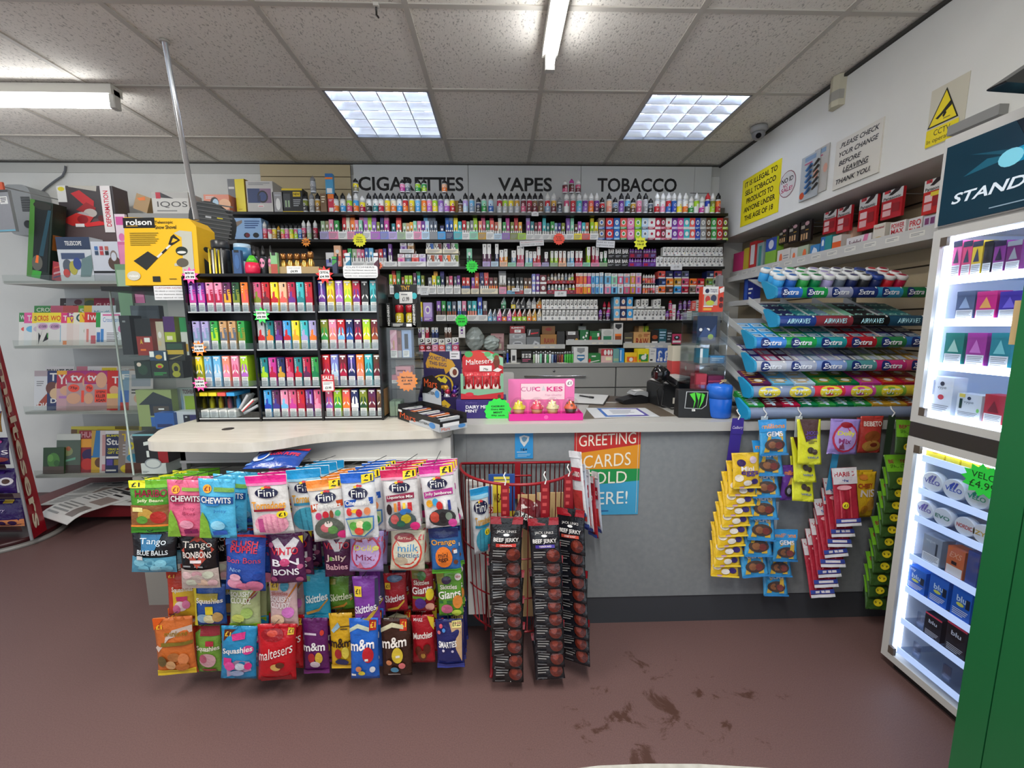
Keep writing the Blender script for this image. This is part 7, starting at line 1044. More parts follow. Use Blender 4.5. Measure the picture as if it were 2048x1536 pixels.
# ---- creme-egg box
YC=1.99;l,r=P(838,836,YC),P(918,836,YC);w=r.x-l.x;Zc=lambda py,y=YC:P(878,py,y).z-ZT;PUR=CARD('2a1f52')
t=thing('egg_box','dark purple display box heaped with foil eggs','box',((l.x+r.x)/2,YC,ZT+.0008));h1=Zc(795);h2=Zc(703,YC+.14);D=.14
b=B();b.box((-w/2,0,0),(w/2,D,.003),PUR);b.box((-w/2,0,0),(w/2,.003,h1),PUR);b.box((-w/2,D-.003,0),(w/2,D,h1),PUR)
for sx in (-1,1):b.prism([(0,0),(D-.003,0),(D-.003,h1*2.2),(.003,h1)],sx*w/2-(.003 if sx>0 else 0),sx*w/2+(.003 if sx<0 else 0),PUR,'x')
art(b,flatsurf(w,h1),'p.2,.5,.35,.8,.5,.6,.65,.85,.8,.5,.7,.2,.5,.35,.3,.2,e0b82f;tCreme|.5,.45,.4,.3,2a1f52,bi');b.obj('tray',t)
b=B();b.box((-w/2+.004,D+.001,0),(w/2+.004,D+.003,h2),PUR);sw=h2-h1*1.6;art(b,flatsurf(w,sw,D+.001,-w/2,h1*1.6),'p.08,.64,.2,.98,.78,.72,.86,.56,.6,.3,.56,.46,.1,.5,d8a02a;tDO NOT EAT|.4,.78,.5,.12,3a2a5a,b,-.2;tTHIS EGG|.4,.62,.46,.11,3a2a5a,b,-.2;tWINNING|.36,.46,.42,.1,3a2a5a,b,-.2;e.82,.36,.12,.16,e8e0d0;e.84,.36,.06,.1,7a3a24;r.72,.76,.98,1.0,e4e2e6;l.76,.8,.94,.96,2,grey');b.obj('header_card',t)
b=B();pts=[(-w*.3,h1*1.1)]+[(w*.3*math.cos(PI-PI*i/10),h1*1.55+w*.28*math.sin(PI*i/10))for i in range(11)]+[(w*.3,h1*1.1)];b.prism(pts,D-.012,D-.01,M('d8b42a',.4),'y');b.prism([(x*.86,h1*1.1+(z-h1*1.1)*.92)for x,z in pts],D-.0125,D-.0119,PUR,'y');art(b,flatsurf(w*.5,w*.3,D-.0126,-w*.25,h1*1.5),'p.2,.5,.35,.8,.5,.6,.65,.85,.8,.5,.7,.2,.5,.35,.3,.2,e0d03a;p.3,.0,.8,.1,.7,-.2,.2,-.3,d8a02a');b.obj('arched_card',t)
b=B();b.box((-w/2+.004,.004,.003),(w/2-.004,D-.014,h1*.72),M('221a3a',.6));b.obj('inner_pad',t)
eg=[];rr=random.Random(4);ec=['3a1f6a','b8324a','4a2a8a','d8d4e0','7a2a5a','e0a83a','2f2a7a']
rowsE=[(.028,h1*.72,5),(.064,h1*.95,5),(.1,h1*1.15,4)];n_=0
for ry_,z_,cnt in rowsE:
    for i in range(cnt):
        q=(-w/2+.024+(w-.048)*i/(cnt-1),ry_,z_+.0175);m=B();cc=ec[n_%7];m.lathe([(.016*math.sin(PI*j/8)*(1+.12*math.cos(PI*j/8))if 0<j<8 else .0008,-.019*math.cos(PI*j/8))for j in range(9)],M(cc,.2,.5),14);m.lathe([(.0163,-.004),(.0163,.002)],M('d8d4e0',.25,.4),14,cap=False)
        put(m.obj('foil_egg'),'',f'foil-wrapped egg in the dark purple box, {ORD[i]} from the left of the {("front", "middle", "back")[rowsE.index((ry_, z_, cnt))]} row','chocolate egg',(t.location.x+q[0],YC+q[1],ZT+q[2]+.0008),0,'foil eggs',.4,rr.uniform(-.5,.5));n_+=1
# ---- mint chocolate box with the red and green chocolate box on top
YD2=1.86;l,r=P(913,839,YD2),P(1013,839,YD2);w=r.x-l.x;h=P(960,800,YD2).z-ZT;t=thing('chocolate_box','purple chocolate box with white capitals under the red and green box','box',((l.x+r.x)/2,YD2,ZT+.0008))
b=B();k=CARD('30246a');b.box((-w/2,0,0),(w/2,.15,h),k);art(b,flatsurf(w,h),'r.76,0,1,.3,6fb04a;r.8,.3,1,.96,c8d03a;tDAIRY MILK|.44,.62,.5,.18,e8e6ee,b;tMINT|.3,.4,.24,.16,e8e6ee,b;tCadbury|.3,.84,.24,.12,6a5aa0,i;r.02,.98,.8,1.0,4a3a90');b.obj('body',t)
star(996,823,YD2-.004,'2fd84a',.062,15,['CADBURY','Dairy Milk','MINT','99p each'],'green jagged price star in front of the purple mint box',None,0,None,.9)
zt_=ZT+h+.0016;l,r=P(922,800,YD2),P(1007,800,YD2);w=r.x-l.x;Zm=lambda py,y=YD2:P(965,py,y).z-zt_;hf=Zm(778);h2=Zm(700,YD2+.1);D=.1;RDC=CARD('b8202a')
t=thing('chocolate_pouch_box','red and green display box of foil chocolate packs','box',((l.x+r.x)/2,YD2,zt_))
b=B();b.box((-w/2,0,0),(w/2,D,.003),RDC);b.box((-w/2,0,0),(w/2,.003,hf),RDC);b.box((-w/2,D-.003,0),(w/2,D,hf),RDC)
hs=Zm(752)
for sx in (-1,1):b.box((sx*w/2-(.003 if sx>0 else 0),.003,.003),(sx*w/2+(.003 if sx<0 else 0),D-.003,hs),CARD('7aaa8a'))
for sx in (-1,1):b.box((sx*w/2-(.012 if sx>0 else 0),0,hf),(sx*w/2+(.012 if sx<0 else 0),.002,hs*1.1),CARD('7aaa8a'))
art(b,flatsurf(w,hf),'p0,.6,.4,.4,1,.7,1,1,0,1,7aaa8a;e.2,.5,.1,.2,c8283a;e.9,.3,.04,.2,5a2a1a');b.obj('tray',t)
b=B();z1=hs*.9;HH=h2-z1;b.prism([(-w/2,z1),(w/2,z1),(w/2,z1+HH*.72),(w*.2,z1+HH*.95),(-w*.1,h2),(-w*.4,z1+HH*.93),(-w/2,z1+HH*.7)],D+.0005,D+.0025,RDC,'y')
art(b,flatsurf(w,HH,D+.0005,-w/2,z1),'p.3,.94,.6,.93,1,.7,1,.36,.7,.6,.4,.9,8fbf9f;e.34,.72,.26,.24,c83a30;e.16,.84,.1,.12,4a9a5a;e.82,.78,.08,.1,4a9a5a;e.62,.84,.08,.1,5faa6a;tMaltesers|.42,.56,.66,.2,f0ece8,bi,.12;e.84,.54,.08,.2,6a2f1c;e.84,.34,.05,.12,6a2f1c;e.84,.7,.06,.1,7a3a22;r.42,.18,.72,.4,e8e6e4;t79p|.57,.25,.12,.1,black,b;p.74,.2,.88,.14,.98,.24,.86,.32,e8e6e4');b.obj('header_card',t)
for i in range(4):
    ww=(w-.03)/4;me=bag_mesh(f'reindeer{i%2}',ww*.98,hs*1.15-hf*.5,.016,('b8242c','6f9f80')[i//2],('r0,.8,1,1,c8323a;e.5,.3,.36,.2,e8d8d0;e.5,.5,.2,.2,8f1a20','r0,.75,1,1,b8242c;e.5,.34,.34,.24,5a3a2a;e.5,.2,.26,.12,8f2a2a')[i//2],140+i)
    put(B().obj('chocolate_pouch',None,me),'',f'{("red", "red", "green", "green")[i]} foil chocolate pack in the display box, {ORD[i]} from the left','chocolate pack',(t.location.x-w/2+.015+ww*(i+.5),YD2+.03,zt_+.004+hf*.4),0,'packs in the red and green box')
b=B();b.box((-w/2+.004,.004,.003),(w/2-.004,D-.004,.003+hf*.38),M('5a1a1c',.6));b.obj('inner_pad',t)
b=B();q0,q1=P(1003,745,2.2),P(1028,800,2.2);b.prism(smooth([(q0.x-.12,ZT+.001),(q1.x,ZT+.001,.005),(q1.x,q0.z,.012),(q0.x-.12,q0.z)],4),2.2,2.225,M('a9a9a6',.5),'y');put(b.obj('till_screen'),'','grey flat back of a till screen behind the chocolate boxes','screen',(0,0,0))
# ---- cupcake box
YQ=1.80;l,r=P(1018,843,YQ),P(1166,843,YQ);w=r.x-l.x;t=thing('cupcake_box','bright pink display box lettered CUPCAKES','box',((l.x+r.x)/2,YQ,ZT+.0008));hf=P(1090,828,YQ).z-ZT;D=.12;h2=P(1080,758,YQ+D).z-ZT;PK,PK2=CARD('d81f8f'),CARD('ea7ab4')
b=B();b.box((-w/2,0,0),(w/2,D,.003),PK);b.box((-w/2,0,.003),(w/2,.003,hf),PK);b.box((-w/2,.003,.003),(-w/2+.003,D,hf),PK);b.box((w/2-.003,.003,.003),(w/2,D,hf),PK);b.box((-w/2+.003,.004,hf*.5),(w/2-.003,D,hf*.6),PK);art(b,flatsurf(w,hf),'e.5,.5,.03,.3,ea5aa8');b.obj('tray',t)
b=B();wh=P(1148,800,YQ+D).x-P(1016,800,YQ+D).x;b.box((-w/2,D+.0005,0),(-w/2+wh,D+.003,h2),PK2);art(b,flatsurf(wh,h2,D+.0005,-w/2),'r.18,.42,.86,.88,e0508f;r.19,.43,.85,.87,f0d4dc;tCUP|.3,.72,.22,.12,c05a92;tC|.44,.72,.08,.12,d8307f,b;p.5,.68,.53,.82,.56,.68,d0d0d4;tKES|.7,.72,.24,.13,d8307f,b;tTop Quality|.68,.55,.26,.06,d890b4,i;e.92,.88,.055,.1,f2ecee;t£1|.92,.88,.06,.09,6a5a60,b');b.obj('header_card',t)
for i,(px,c1,c2,cup,lab)in enumerate(((1038,'e8d62a','f0e24a','c8a070','yellow frosted cupcake under a clear dome'),(1074,'e83a5a','f0b8a8','c88f60','pink-red frosted cupcake under a clear dome'),(1105,'f0e0a8','f4e8c0','c8a870','cream swirl cupcake under a clear dome'),(1141,'e8622a','6a3a24','4a2a1c','orange frosted cupcake with dark chips under a clear dome'))):
    q=P(px,830,YQ+.05);base=ZT+.0008+hf*.62;o=thing('cupcake',lab,'cupcake',(q.x,YQ+.052,base),0,'cupcakes');k=.032
    b=B();b.lathe([(k*.62,.001),(k*.85,.026)],M(cup,.6),20);b.obj('case',o)
    b=B();pr=[]
    for j in range(13):a=j/12;pr.append((k*(.95-.8*a**1.2)*(1+.07*(1 if j%2 else -1)),.026+.034*a))
    b.lathe(pr,M(c1,.5),20)
    for j in range(7):a=j*2.4;rr_=k*(.75-.08*j);b.sphere((rr_*math.cos(a),rr_*math.sin(a),.034+.004*j),.006,M(c2,.5),1,8)
    b.obj('frosting',o)
    b=B();b.lathe([(k*1.16,.0),(k*1.18,.03),(k*1.1,.052),(k*.8,.068),(k*.4,.0755),(.001,.077)],clear('fbfbfb',.1),24,cap=False);b.obj('dome',o)
    b=B();b.lathe([(k*1.2,0),(k*1.2,.004)],clear('f0f0f0',.15),24,cap=False);b.obj('dome_rim',o)
# ---- papers, clipboard, reader, printer, scanner
b=B();b.box((-.105,-.15,0),(.105,.15,.004),M('2a2828',.6));b.box((-.1,-.145,.004),(.1,.145,.008),CARD('d4d4d2'));q=PZ(1176,800,ZT);put(b.obj('clipboard'),'','white paper pad on a dark board behind the cupcake box','clipboard',(q.x,q.y,ZT+.0028),-.35)
b=B();b.tube([(-.05,0,.005),(.05,0,.005)],.0045,M('1a1a1c',.3),8);b.obj;b.tube([(.02,0,.005),(.05,.0,.006)],.006,M('2a2a2c',.3),8);put(b.obj('pen'),'','black pen lying on the white paper pad','pen',(q.x-.005,q.y+.02,ZT+.0112),-.9)
def slab(name,label,cat,pix,z,th,col,rough=.5):b=B();b.prism([(PZ(x,y,z).x,PZ(x,y,z).y)for x,y in pix],z,z+th,M(col,rough));return put(b.obj(name),'',label,cat,(0,0,0))
slab('counter_mat','brown advertising mat on the counter in front of the card reader','mat',[(1165,838),(1352,832),(1302,806),(1180,806)],ZT+.0008,.001,'6a5f52',.3)
slab('counter_mat','dark brown mat with an orange patch behind the white notice','mat',[(1200,803),(1305,805),(1262,793),(1205,792)],ZT+.0008,.001,'43332a',.3)
b=B();p4=[PZ(x,y,ZT)for x,y in ((1189,837),(1319,834),(1290,817),(1171,817))];S4=lambda u,v,o:Vector(((p4[0]*(1-u)+p4[1]*u)*(1-v)+(p4[3]*(1-u)+p4[2]*u)*v).to_tuple()[:2]+(ZT+.0035+o,))
b.prism([(v.x,v.y)for v in p4],ZT+.0019,ZT+.0034,CARD('cfd2d4'));art(b,S4,'r.18,.06,.86,.94,3a6ab4;r.5,.06,.86,.94,5a4fa0;r.23,.16,.81,.84,dcdfe4;l.34,.3,.7,.74,5,8a8e98');put(b.obj('counter_notice'),'','laminated white notice with a blue and violet frame flat on the counter','notice',(0,0,0))
q=PZ(1266,806,ZT);t=thing('card_reader','black and silver card payment terminal on the counter','card reader',(q.x,q.y,ZT+.0028),.25);Rm=lambda a:Matrix.Rotation(a,4,'Y')
b=B();b.prism(smooth([(-.085,0,.02),(.07,0,.01),(.07,.03,.012),(.03,.045,.02),(-.085,.02,.01)],4),-.04,.04,M('1a1a1c',.35),'y');b.obj('base',t)
b=B();b.prism(smooth([(-.02,.046,.004),(.03,.046,.006),(.068,.032,.006),(.068,.062,.012),(-.0,.066,.012)],4),-.036,.036,M('a9acae',.3,.3),'y');b.obj('printer_lid',t)
b=B();b.box((-.005,-.018,.066),(.05,.018,.068),CARD('e4e4e2'));b.obj('receipt',t)
q=PZ(1352,815,ZT);t=thing('till_printer','black receipt printer with a grey lid beside the acrylic stand','printer',(q.x,q.y,ZT+.0008),.15);h=P(1340,762,q.y).z-ZT
b=B();b.prism(smooth([(-.075,0,.006),(.08,0,.006),(.08,h*1.05,.01),(-.075,h*.86,.01)],3),0,.17,M('222325',.45),'y');b.box((-.02,-.0015,.02),(.015,0,.05),CARD('c8c4b8'));b.obj('body',t)
b=B();b.prism([(-.06,h*.89),(.0,h*1.0),(.085,h*1.07),(.085,h*1.12),(-.01,h*1.1),(-.065,h*.93)],-.01,.16,M('b4b3ae',.5),'y');b.obj('lid',t)
b=B();b.tube([(-.08,.03,.015),(-.11,.0,.09),(-.1,-.02,.12),(-.085,-.02,.09),(-.1,-.03,.02),(-.06,-.06,.006),(.0,-.05,.005)],.0035,M('151515',.4),6);b.obj('cable',t)
q=P(1318,747,2.02);t=thing('barcode_scanner','glossy black barcode scanner head resting on the receipt printer','scanner',(q.x,2.0,q.z))
b=B();b.T=Matrix.Rotation(.55,4,'Y')@Matrix.Diagonal((1,.8,.85,1));b.lathe([(.012,-.044),(.032,-.04),(.042,-.02),(.044,.01),(.036,.035),(.012,.046)],M('111113',.12),20);b.obj('head',t)
b=B();b.tube([(.02,.01,-.01),(.06,.02,-.035),(.085,.03,-.05)],.018,M('17171a',.2),12);b.obj('handle',t)
b=B();b.box((-.04,-.036,-.02),(-.028,.01,.012),M('3a1418',.1));b.obj('window',t)
# white and red card box behind the acrylic stand
l,r=P(1343,752,2.26),P(1398,752,2.26);b=B();z0,zm,z1=ZT+.0008,P(1370,722,2.26).z,P(1370,692,2.26).z;b.box((l.x,2.26,z0),(r.x,2.33,zm),CARD('c84a48'));b.box((l.x,2.26,zm),(r.x,2.33,z1),CARD('cfc8b4'));art(b,flatsurf(r.x-l.x,zm-z0,2.26,l.x,z0),'e.5,.82,.03,.06,e8dcc8');put(b.obj('leaflet_box'),'','cream and red card leaflet box behind the receipt printer','box',(0,0,0))
# clear acrylic stand with three tiers
YS2=1.885;l,r=P(1386,790,YS2),P(1448,790,YS2);w=r.x-l.x;Zs=lambda py:P(1420,py,YS2).z-ZT;t=thing('acrylic_stand','clear acrylic tiered stand of cigarette papers beside the gum rack','display stand',(l.x,YS2,ZT+.0008));ac=clear('eef2f4',.14)
b=B()
for sx in (0,w-.004):b.box((sx,0,0),(sx+.004,.16,Zs(622)),ac)
b.box((.004,.156,0),(w-.004,.16,Zs(622)),ac);b.box((.004,0,0),(w-.004,.156,.004),ac);b.obj('body',t)
tz=[Zs(y)for y in (782,728,688)]
for z in tz:b=B();b.box((.004,0,z-.004),(w-.004,.156,z-.0005),ac);b.box((.004,-.004,z-.004),(w-.004,-.001,z+.03),ac);b.obj('tier',t)
def As(k,*a,**kw):return box3(*a,zb=ZT+.0016+tz[k],**kw)
As(2,'leaflet_pack','dark blue pack with white marks on the top tier of the acrylic stand','box',1392,1432,632,686,YS2+.05,.04,'1f2f4f','e.2,.5,.08,.06,white;e.55,.5,.1,.06,white;p.1,.2,.4,.6,.7,.4,.95,.7,.95,.1,.1,.1,3a4f7a;e.7,.24,.14,.1,8faa5a')
As(1,'papers_pack','teal and white papers pack on the middle tier of the acrylic stand','box',1399,1416,697,728,YS2+.02,.06,'2f7a94','r.0,0,.3,1,dfe4e4')
As(1,'papers_pack','blue papers pack lying on the middle tier','box',1420,1448,712,728,YS2+.02,.08,'3f84b4','l.1,.3,.9,.8,2,powder')
As(0,'papers_pack','red papers pack standing on the bottom tier of the acrylic stand','box',1391,1412,748,782,YS2+.02,.06,'b03a48','r.45,.1,.9,.5,c8606a;r.5,.1,.85,.3,lilac')
As(0,'papers_pack','dark purple papers pack on the bottom tier of the acrylic stand','box',1415,1446,752,782,YS2+.02,.08,'6a2048','r0,.6,1,.66,c04a6a;tSilver|.5,.3,.6,.2,c8a8c0,i')
# football sticker collection standing on the stand's top
l,r,zt_=P(1400,624,2.08),P(1441,624,2.08),P(1420,574,2.08).z;w=r.x-l.x;z0=ZT+.0016+Zs(622);b=B();b.box((l.x,2.06,z0-.0),(r.x,2.1,zt_),CARD('d8442a'));art(b,flatsurf(w,zt_-z0,2.06,l.x,z0),'r0,.7,.74,1,dcdcd8;e.2,.83,.1,.09,2a2a4a;tPremier|.52,.88,.34,.07,5a4a6a,b;tLeague|.52,.8,.32,.07,5a4a6a,b;r.06,.26,.72,.7,b8a89a;e.24,.5,.12,.14,c03a34;e.52,.54,.14,.14,3a3f5a;e.36,.36,.2,.1,b8c03a;r.04,.2,.5,.25,e8e4e0;r.04,.06,.44,.16,e8a83a;p.76,.9,1,1,1,.8,.8,.74,e8dcd8;e.88,.5,.1,.1,5a1a1c;e.88,.26,.1,.1,5a1a1c');put(b.obj('sticker_album'),'','orange and white football sticker pack standing on the acrylic stand','box',(0,0,0))
# black drink dispenser with a green claw mark, blue canister
q=PZ(1390,836,ZT);t=thing('drink_display','black leaning counter display with a green claw mark','display stand',(q.x,q.y,ZT+.0008),-.12);h=P(1390,782,q.y).z-ZT;w=.145
b=B();b.prism([(0,0),(.075,0),(.065,h),(.02,h*1.0)],-w/2,w/2,M('1b1c1e',.4),'x');b.box((w/2,.0,0),(w/2+.02,.07,h*.98),M('2a2b2e',.3));b.obj('body',t)
sl=.02;S5=lambda u,v,o:(-w/2+w*u,sl*v-o,h*v);b=B();art(b,S5,'p.18,.34,.24,.95,.9,.95,.84,.45,.7,.32,b9bcbe;p.2,.36,.26,.93,.88,.93,.82,.46,.69,.34,0c0d0e;p.34,.86,.5,.92,.52,.6,.44,.3,.48,.6,.38,.78,4fc83a;p.52,.92,.68,.88,.62,.66,.56,.28,.6,.62,4fc83a;p.7,.9,.8,.84,.74,.6,.6,.3,.68,.6,4fc83a;r.4,.24,.5,.31,white;l.4,.25,.5,.3,1,grey',lambda c:M(c,.35));b.obj('printed_front',t)
l,r=P(1424,838,1.79),P(1472,838,1.79);R=(r.x-l.x)/2;h=P(1448,768,1.84).z-ZT;t=thing('blue_canister','bright blue plastic canister beside the gum rack','canister',((l.x+r.x)/2,1.79+R,ZT+.0008));bl=M('1c5fc4',.25)
b=B();b.lathe([(R*.9,0),(R,.008),(R,h*.56),(R*.985,h*.575),(R*.985,h*.58)],bl,28);b.obj('body',t)
b=B();b.lathe([(R,h*.585),(R*1.0,h*.92),(R*.88,h*.985),(R*.5,h),(R*.49,h+.001)],M('2468cc',.25),28);b.obj('lid',t)
b=B();b.tube([(0,0,h+.0015),(.01,-.01,h+.012),(.025,.0,h+.008),(.04,.02,h+.014),(.02,.03,h+.01)],.003,M('b8a27a',.8),6);b.obj('string',t)
# ---- red wire basket stand against the counter
RW=M('8f1620',.35);yb_=1.752;pl,pr=P(922,925,yb_),P(1147,925,yb_);zr=P(1035,925,yb_).z;cx,hw=(pl.x+pr.x)/2,(pr.x-pl.x)/2;fr=.24
t=thing('wire_basket','red wire half-round basket stand of greeting cards and snacks','basket',(cx,yb_,0))
def rim(k,z,n=24):return [(-hw*k,-.004,z),(hw*k,-.004,z)]+[(hw*k*math.cos(PI*i/n),-.02-fr*k*math.sin(PI*i/n),z)for i in range(n+1)]
b=B();b.tube(rim(1,zr),.006,RW,8,True);b.obj('rim',t)
for k_,z_,r_ in ((.985,zr-.30,.003),(.95,zr-.47,.003),(.9,.17,.004)):b=B();b.tube(rim(k_,z_),r_,RW,6,True);b.obj('hoop',t)
b=B()
for i in range(25):x=-hw+2*hw*i/24;b.tube([(x,-.004,zr),(x*.985,-.004,zr-.3),(x*.9,-.006,.17)],.0022,RW,5)
for i in range(1,26):
    a=PI*i/26;c_,s_=math.cos(a),math.sin(a);b.tube([(hw*c_,-.02-fr*s_,zr),(hw*c_*.985,-.02-fr*s_*.985,zr-.3),(hw*c_*.95,-.02-fr*s_*.95,zr-.47),(hw*c_*.9,-.02-fr*s_*.9,.17)],.0022,RW,5)
for i in range(9):x=hw*.9*(-1+2*(i+.5)/9);b.tube([(x,-.006,.17),(x,-.02-fr*.9*math.sqrt(max(0,1-(x/hw/.9)**2)),.17)],.002,RW,5)
b.obj('wires',t)
for sx in (-.46,.3):b=B();x=hw*sx/.5*.5;b.tube([(x,-.02-fr*.86,.17),(x*1.02,-.03-fr*.98,.02),(x*1.05,-.02-fr*1.05,.006)],.007,RW,8);b.obj('foot',t)
for sx in (-.6,.6):b=B();b.tube([(hw*sx,-.006,.17),(hw*sx,-.006,.005)],.007,RW,8);b.obj('foot',t)
b=B();b.box((-.012,-.012,zr-.16),(.012,-.008,zr+.005),RW);b.tube([(-.06,-.012,zr-.055),(.06,-.012,zr-.055)],.004,RW);b.obj('hanger',t)
zb_=.1745
def inb(name,label,cat,px0,px1,py0,py1,y,th,col,spec,ry=0.,mf=CARD):
    l,r,tp=P(px0,py1,y),P(px1,py1,y),P(px0,py0,y);w=r.x-l.x;b=B();h=tp.z-zb_;b.box((-w/2,0,0),(w/2,th,h),mf(col));hh=tp.z-l.z;art(b,flatsurf(w,hh,0,None,h-hh),spec,mf);return put(b.obj(name),'',label,cat,((l.x+r.x)/2,y,zb_),0,None,0,ry)
inb('card_pack','tall blue pack striped with yellow at the back of the basket','greeting card pack',978,1030,950,1040,1.66,.012,'2a4f94','r.2,.9,.8,.96,e0cf4a;r.2,.74,.8,.88,e0cf4a;r.2,.6,.8,.7,e0cf4a;r.24,.2,.6,.55,d8c83a;r.8,0,1,.2,c8b83a')
inb('card_pack','white and yellow card pack with red letters in the basket','greeting card pack',972,1012,966,1026,1.60,.008,'d8cfb8','r.36,0,.9,1,e0c83a;tWSA|.6,.5,.4,.3,4a3a1a,b;r0,0,.36,.2,b82a2a;tOD|.2,.1,.3,.16,white,b;r0,.3,.3,.9,4a6ab0')
inb('card_pack','white card envelopes at the left of the basket','greeting card pack',933,968,962,1020,1.62,.02,'d8d6d2','l.1,.2,.9,.9,4,silver')
inb('cardboard_sheet','tan cardboard sheet standing at the right of the basket','cardboard',1036,1072,990,1070,1.60,.006,'c8a878','');inb('cardboard_sheet','second tan cardboard sheet behind the middle jerky strip','cardboard',1074,1126,986,1050,1.64,.006,'c4a678','r.1,.7,.4,1,c8c4bc')
l_=P(1054,1020,1.63);me=bag_mesh('loosejerky',.115,.13,.03,'6a1a22','r0,0,1,.4,141416;p.1,.6,.6,.9,.7,.8,.2,.5,d8d0cc;tBEEF|.6,.3,.5,.18,d8d4d0,b',201);o=put(B().obj('jerky_pack',None,me),'','crumpled red and black jerky pack lying across the basket','snack pack',(l_.x-.02,1.63-.1,l_.z-.03),0,'loose snack packs',-.7,.5)
bag('white and blue sweet bag hanging on the red basket rim',938,976,975,1106,1.50,'d6d9da','r0,.9,1,1,1f8fc8;r0,.84,1,.9,8fc4dc;'+FINI.replace('.42,.11','.56,.13').replace('.3,.085','.4,.1')+'tTornadoes|.55,.52,.86,.12,d0982a,b;r.1,.42,.9,.46,2a7fa0;e.55,.22,.44,.2,3f9fb8;r.3,.04,.34,.4,2f8098;r.5,.02,.54,.4,2f8098;e.75,.34,.16,.05,f0d82a;t£1|.75,.34,.2,.05,black,b',.03,-.06,.35,group='bags on the red basket')
# ---- clip strips: a printed strip with packs hung one over another
CS=M('a8c4d8',.2)
def strip(label,nm,cat,px,y,top,stripcol,txt,packs,w,h,col,spec,lab,group,px2=None,t=.018,pitch=None,y2=None,roll=0.,rz=0.,seed=0,wst=.03,zfoot=None,hook=True):
    """packs: list of foot pixel rows; the first pack is uppermost and nearest the viewer"""
    px2=px if px2 is None else px2;a,e=P(px,top,y),P(px2,packs[-1],y);g=thing('clip_strip',label,'clip strip',(a.x,y+.035,a.z));b=B()
    dx,dz=e.x-a.x,e.z-a.z+.02;b.add([(-wst/2,0,0),(wst/2,0,0),(wst/2+dx,.012,dz),(-wst/2+dx,.012,dz),(-wst/2,.001,0),(wst/2,.001,0),(wst/2+dx,.013,dz),(-wst/2+dx,.013,dz)],[(0,3,2,1),(4,5,6,7),(0,1,5,4),(2,3,7,6),(1,2,6,5),(3,0,4,7)],M(stripcol,.4))
    if txt:art(b,lambda u,v,o:(-wst/2+wst*u,-o,-.14+.14*v),txt)
    b.obj('strip',g)
    if hook:b=B();b.tube([(0,.0,-.006),(.004,-.006,.012),(-.004,.004,.028),(.002,.012,.036),(.002,.02,.03)],.0025,M('d6d6d4',.4),6);b.obj('plastic_hook',g)
    for k,py in enumerate(packs):
        u=0 if len(packs)==1 else k/(len(packs)-1);q=P(px+(px2-px)*u,py,y);rr=random.Random(seed*50+k);me=bag_mesh(f'{group}{k % 2}',w,h,t*.6,col,spec,seed*7+k%2)
        o=B().obj(nm,None,me);tilt=.16 if k==0 else .3
        put(o,'',lab[0]if k==0 else f'{lab[1]}, {ORD[k]} from the top' if k<len(packs)-1 else f'{lab[1]}, lowest of all',cat,(q.x,y-.014-(0 if k else .012),q.z),rz+rr.uniform(-.06,.06),group,-tilt,roll+rr.uniform(-.07,.07))
    return g
JK='r0,.84,1,1,8f1a24;p.3,1,.7,1,.62,.72,.38,.72,121214;tJACK LINKS|.5,.68,.62,.07,d8d4d0;e.5,.62,.1,.03,e4e4e4;tBEEF JERKY|.5,.5,.8,.11,e4e0dc,b;r.18,.36,.82,.43,%s;t%s|.5,.395,.4,.04,e8d8d4,b;l.1,.14,.5,.3,3,8a8886;e.74,.2,.22,.14,5a2016;e.7,.24,.1,.07,7a3020;e.84,.16,.08,.07,4a1a14;r.08,.04,.4,.06,6a6a6c'
RS='r0,0,1,1,8a1520;l.2,.1,.8,.9,4,c04a4a'
strip('dark red clip strip of jerky packs, left of three on the basket','jerky_pack','snack pack',1010,1.42,974,'8a1520',RS,[1118]+[1150+26*k for k in range(9)],.118,.165,'1a1718',JK%('c8382f','ORIGINAL'),('front jerky pack with an orange-red band, top of the left strip','black jerky pack overlapping on the left strip'),'original jerky packs',1016,seed=3)
strip('dark red clip strip of jerky packs, middle one on the basket','jerky_pack','snack pack',1092,1.42,972,'8a1520',RS,[1120]+[1148+25.5*k for k in range(9)],.112,.165,'16171c',JK%('4a3a9a','TERIYAKI'),('front jerky pack with a purple band, top of the middle strip','black jerky pack overlapping on the middle strip'),'teriyaki jerky packs',1100,seed=4,roll=-.06,rz=-.1)
strip('dark red clip strip of jerky packs, right one at the basket side','jerky_pack','snack pack',1140,1.47,956,'8a1520',RS,[1100]+[1128+24*k for k in range(9)],.112,.165,'17181e',JK%('c8503f','SWEET & HOT'),('front jerky pack with a coral band, top of the right strip','black jerky pack overlapping on the right strip'),'sweet jerky packs',1152,seed=5,roll=-.16,rz=-.55)
for k,(px,py,c,y,rz_)in enumerate(((1162,1030,'d8dade',1.60,-1.0),(1170,1052,'c8d0dc',1.63,-1.1),(1178,1060,'d4d0d6',1.66,-1.15),(1187,1072,'a82a34',1.69,-1.2),(1196,1062,'c0c8d6',1.71,-1.25))):
    q=P(px,py,y);me=bag_mesh('stick%d'%k,.07,.26,.014,c,'r.1,.55,.9,.75,a8283a;tHARIBO|.5,.65,.7,.08,white,b;r.1,.1,.9,.4,b83a3a;r0,.9,1,1,e0e0e4;r0,0,1,.06,3a4f9a',210+k);put(B().obj('sweet_packet',None,me),'',f'white and red sweet packet hanging edge-on at the basket side, {ORD[k]} from the front','sweet packet',q,rz_,'packets at the basket side',0,-.16)
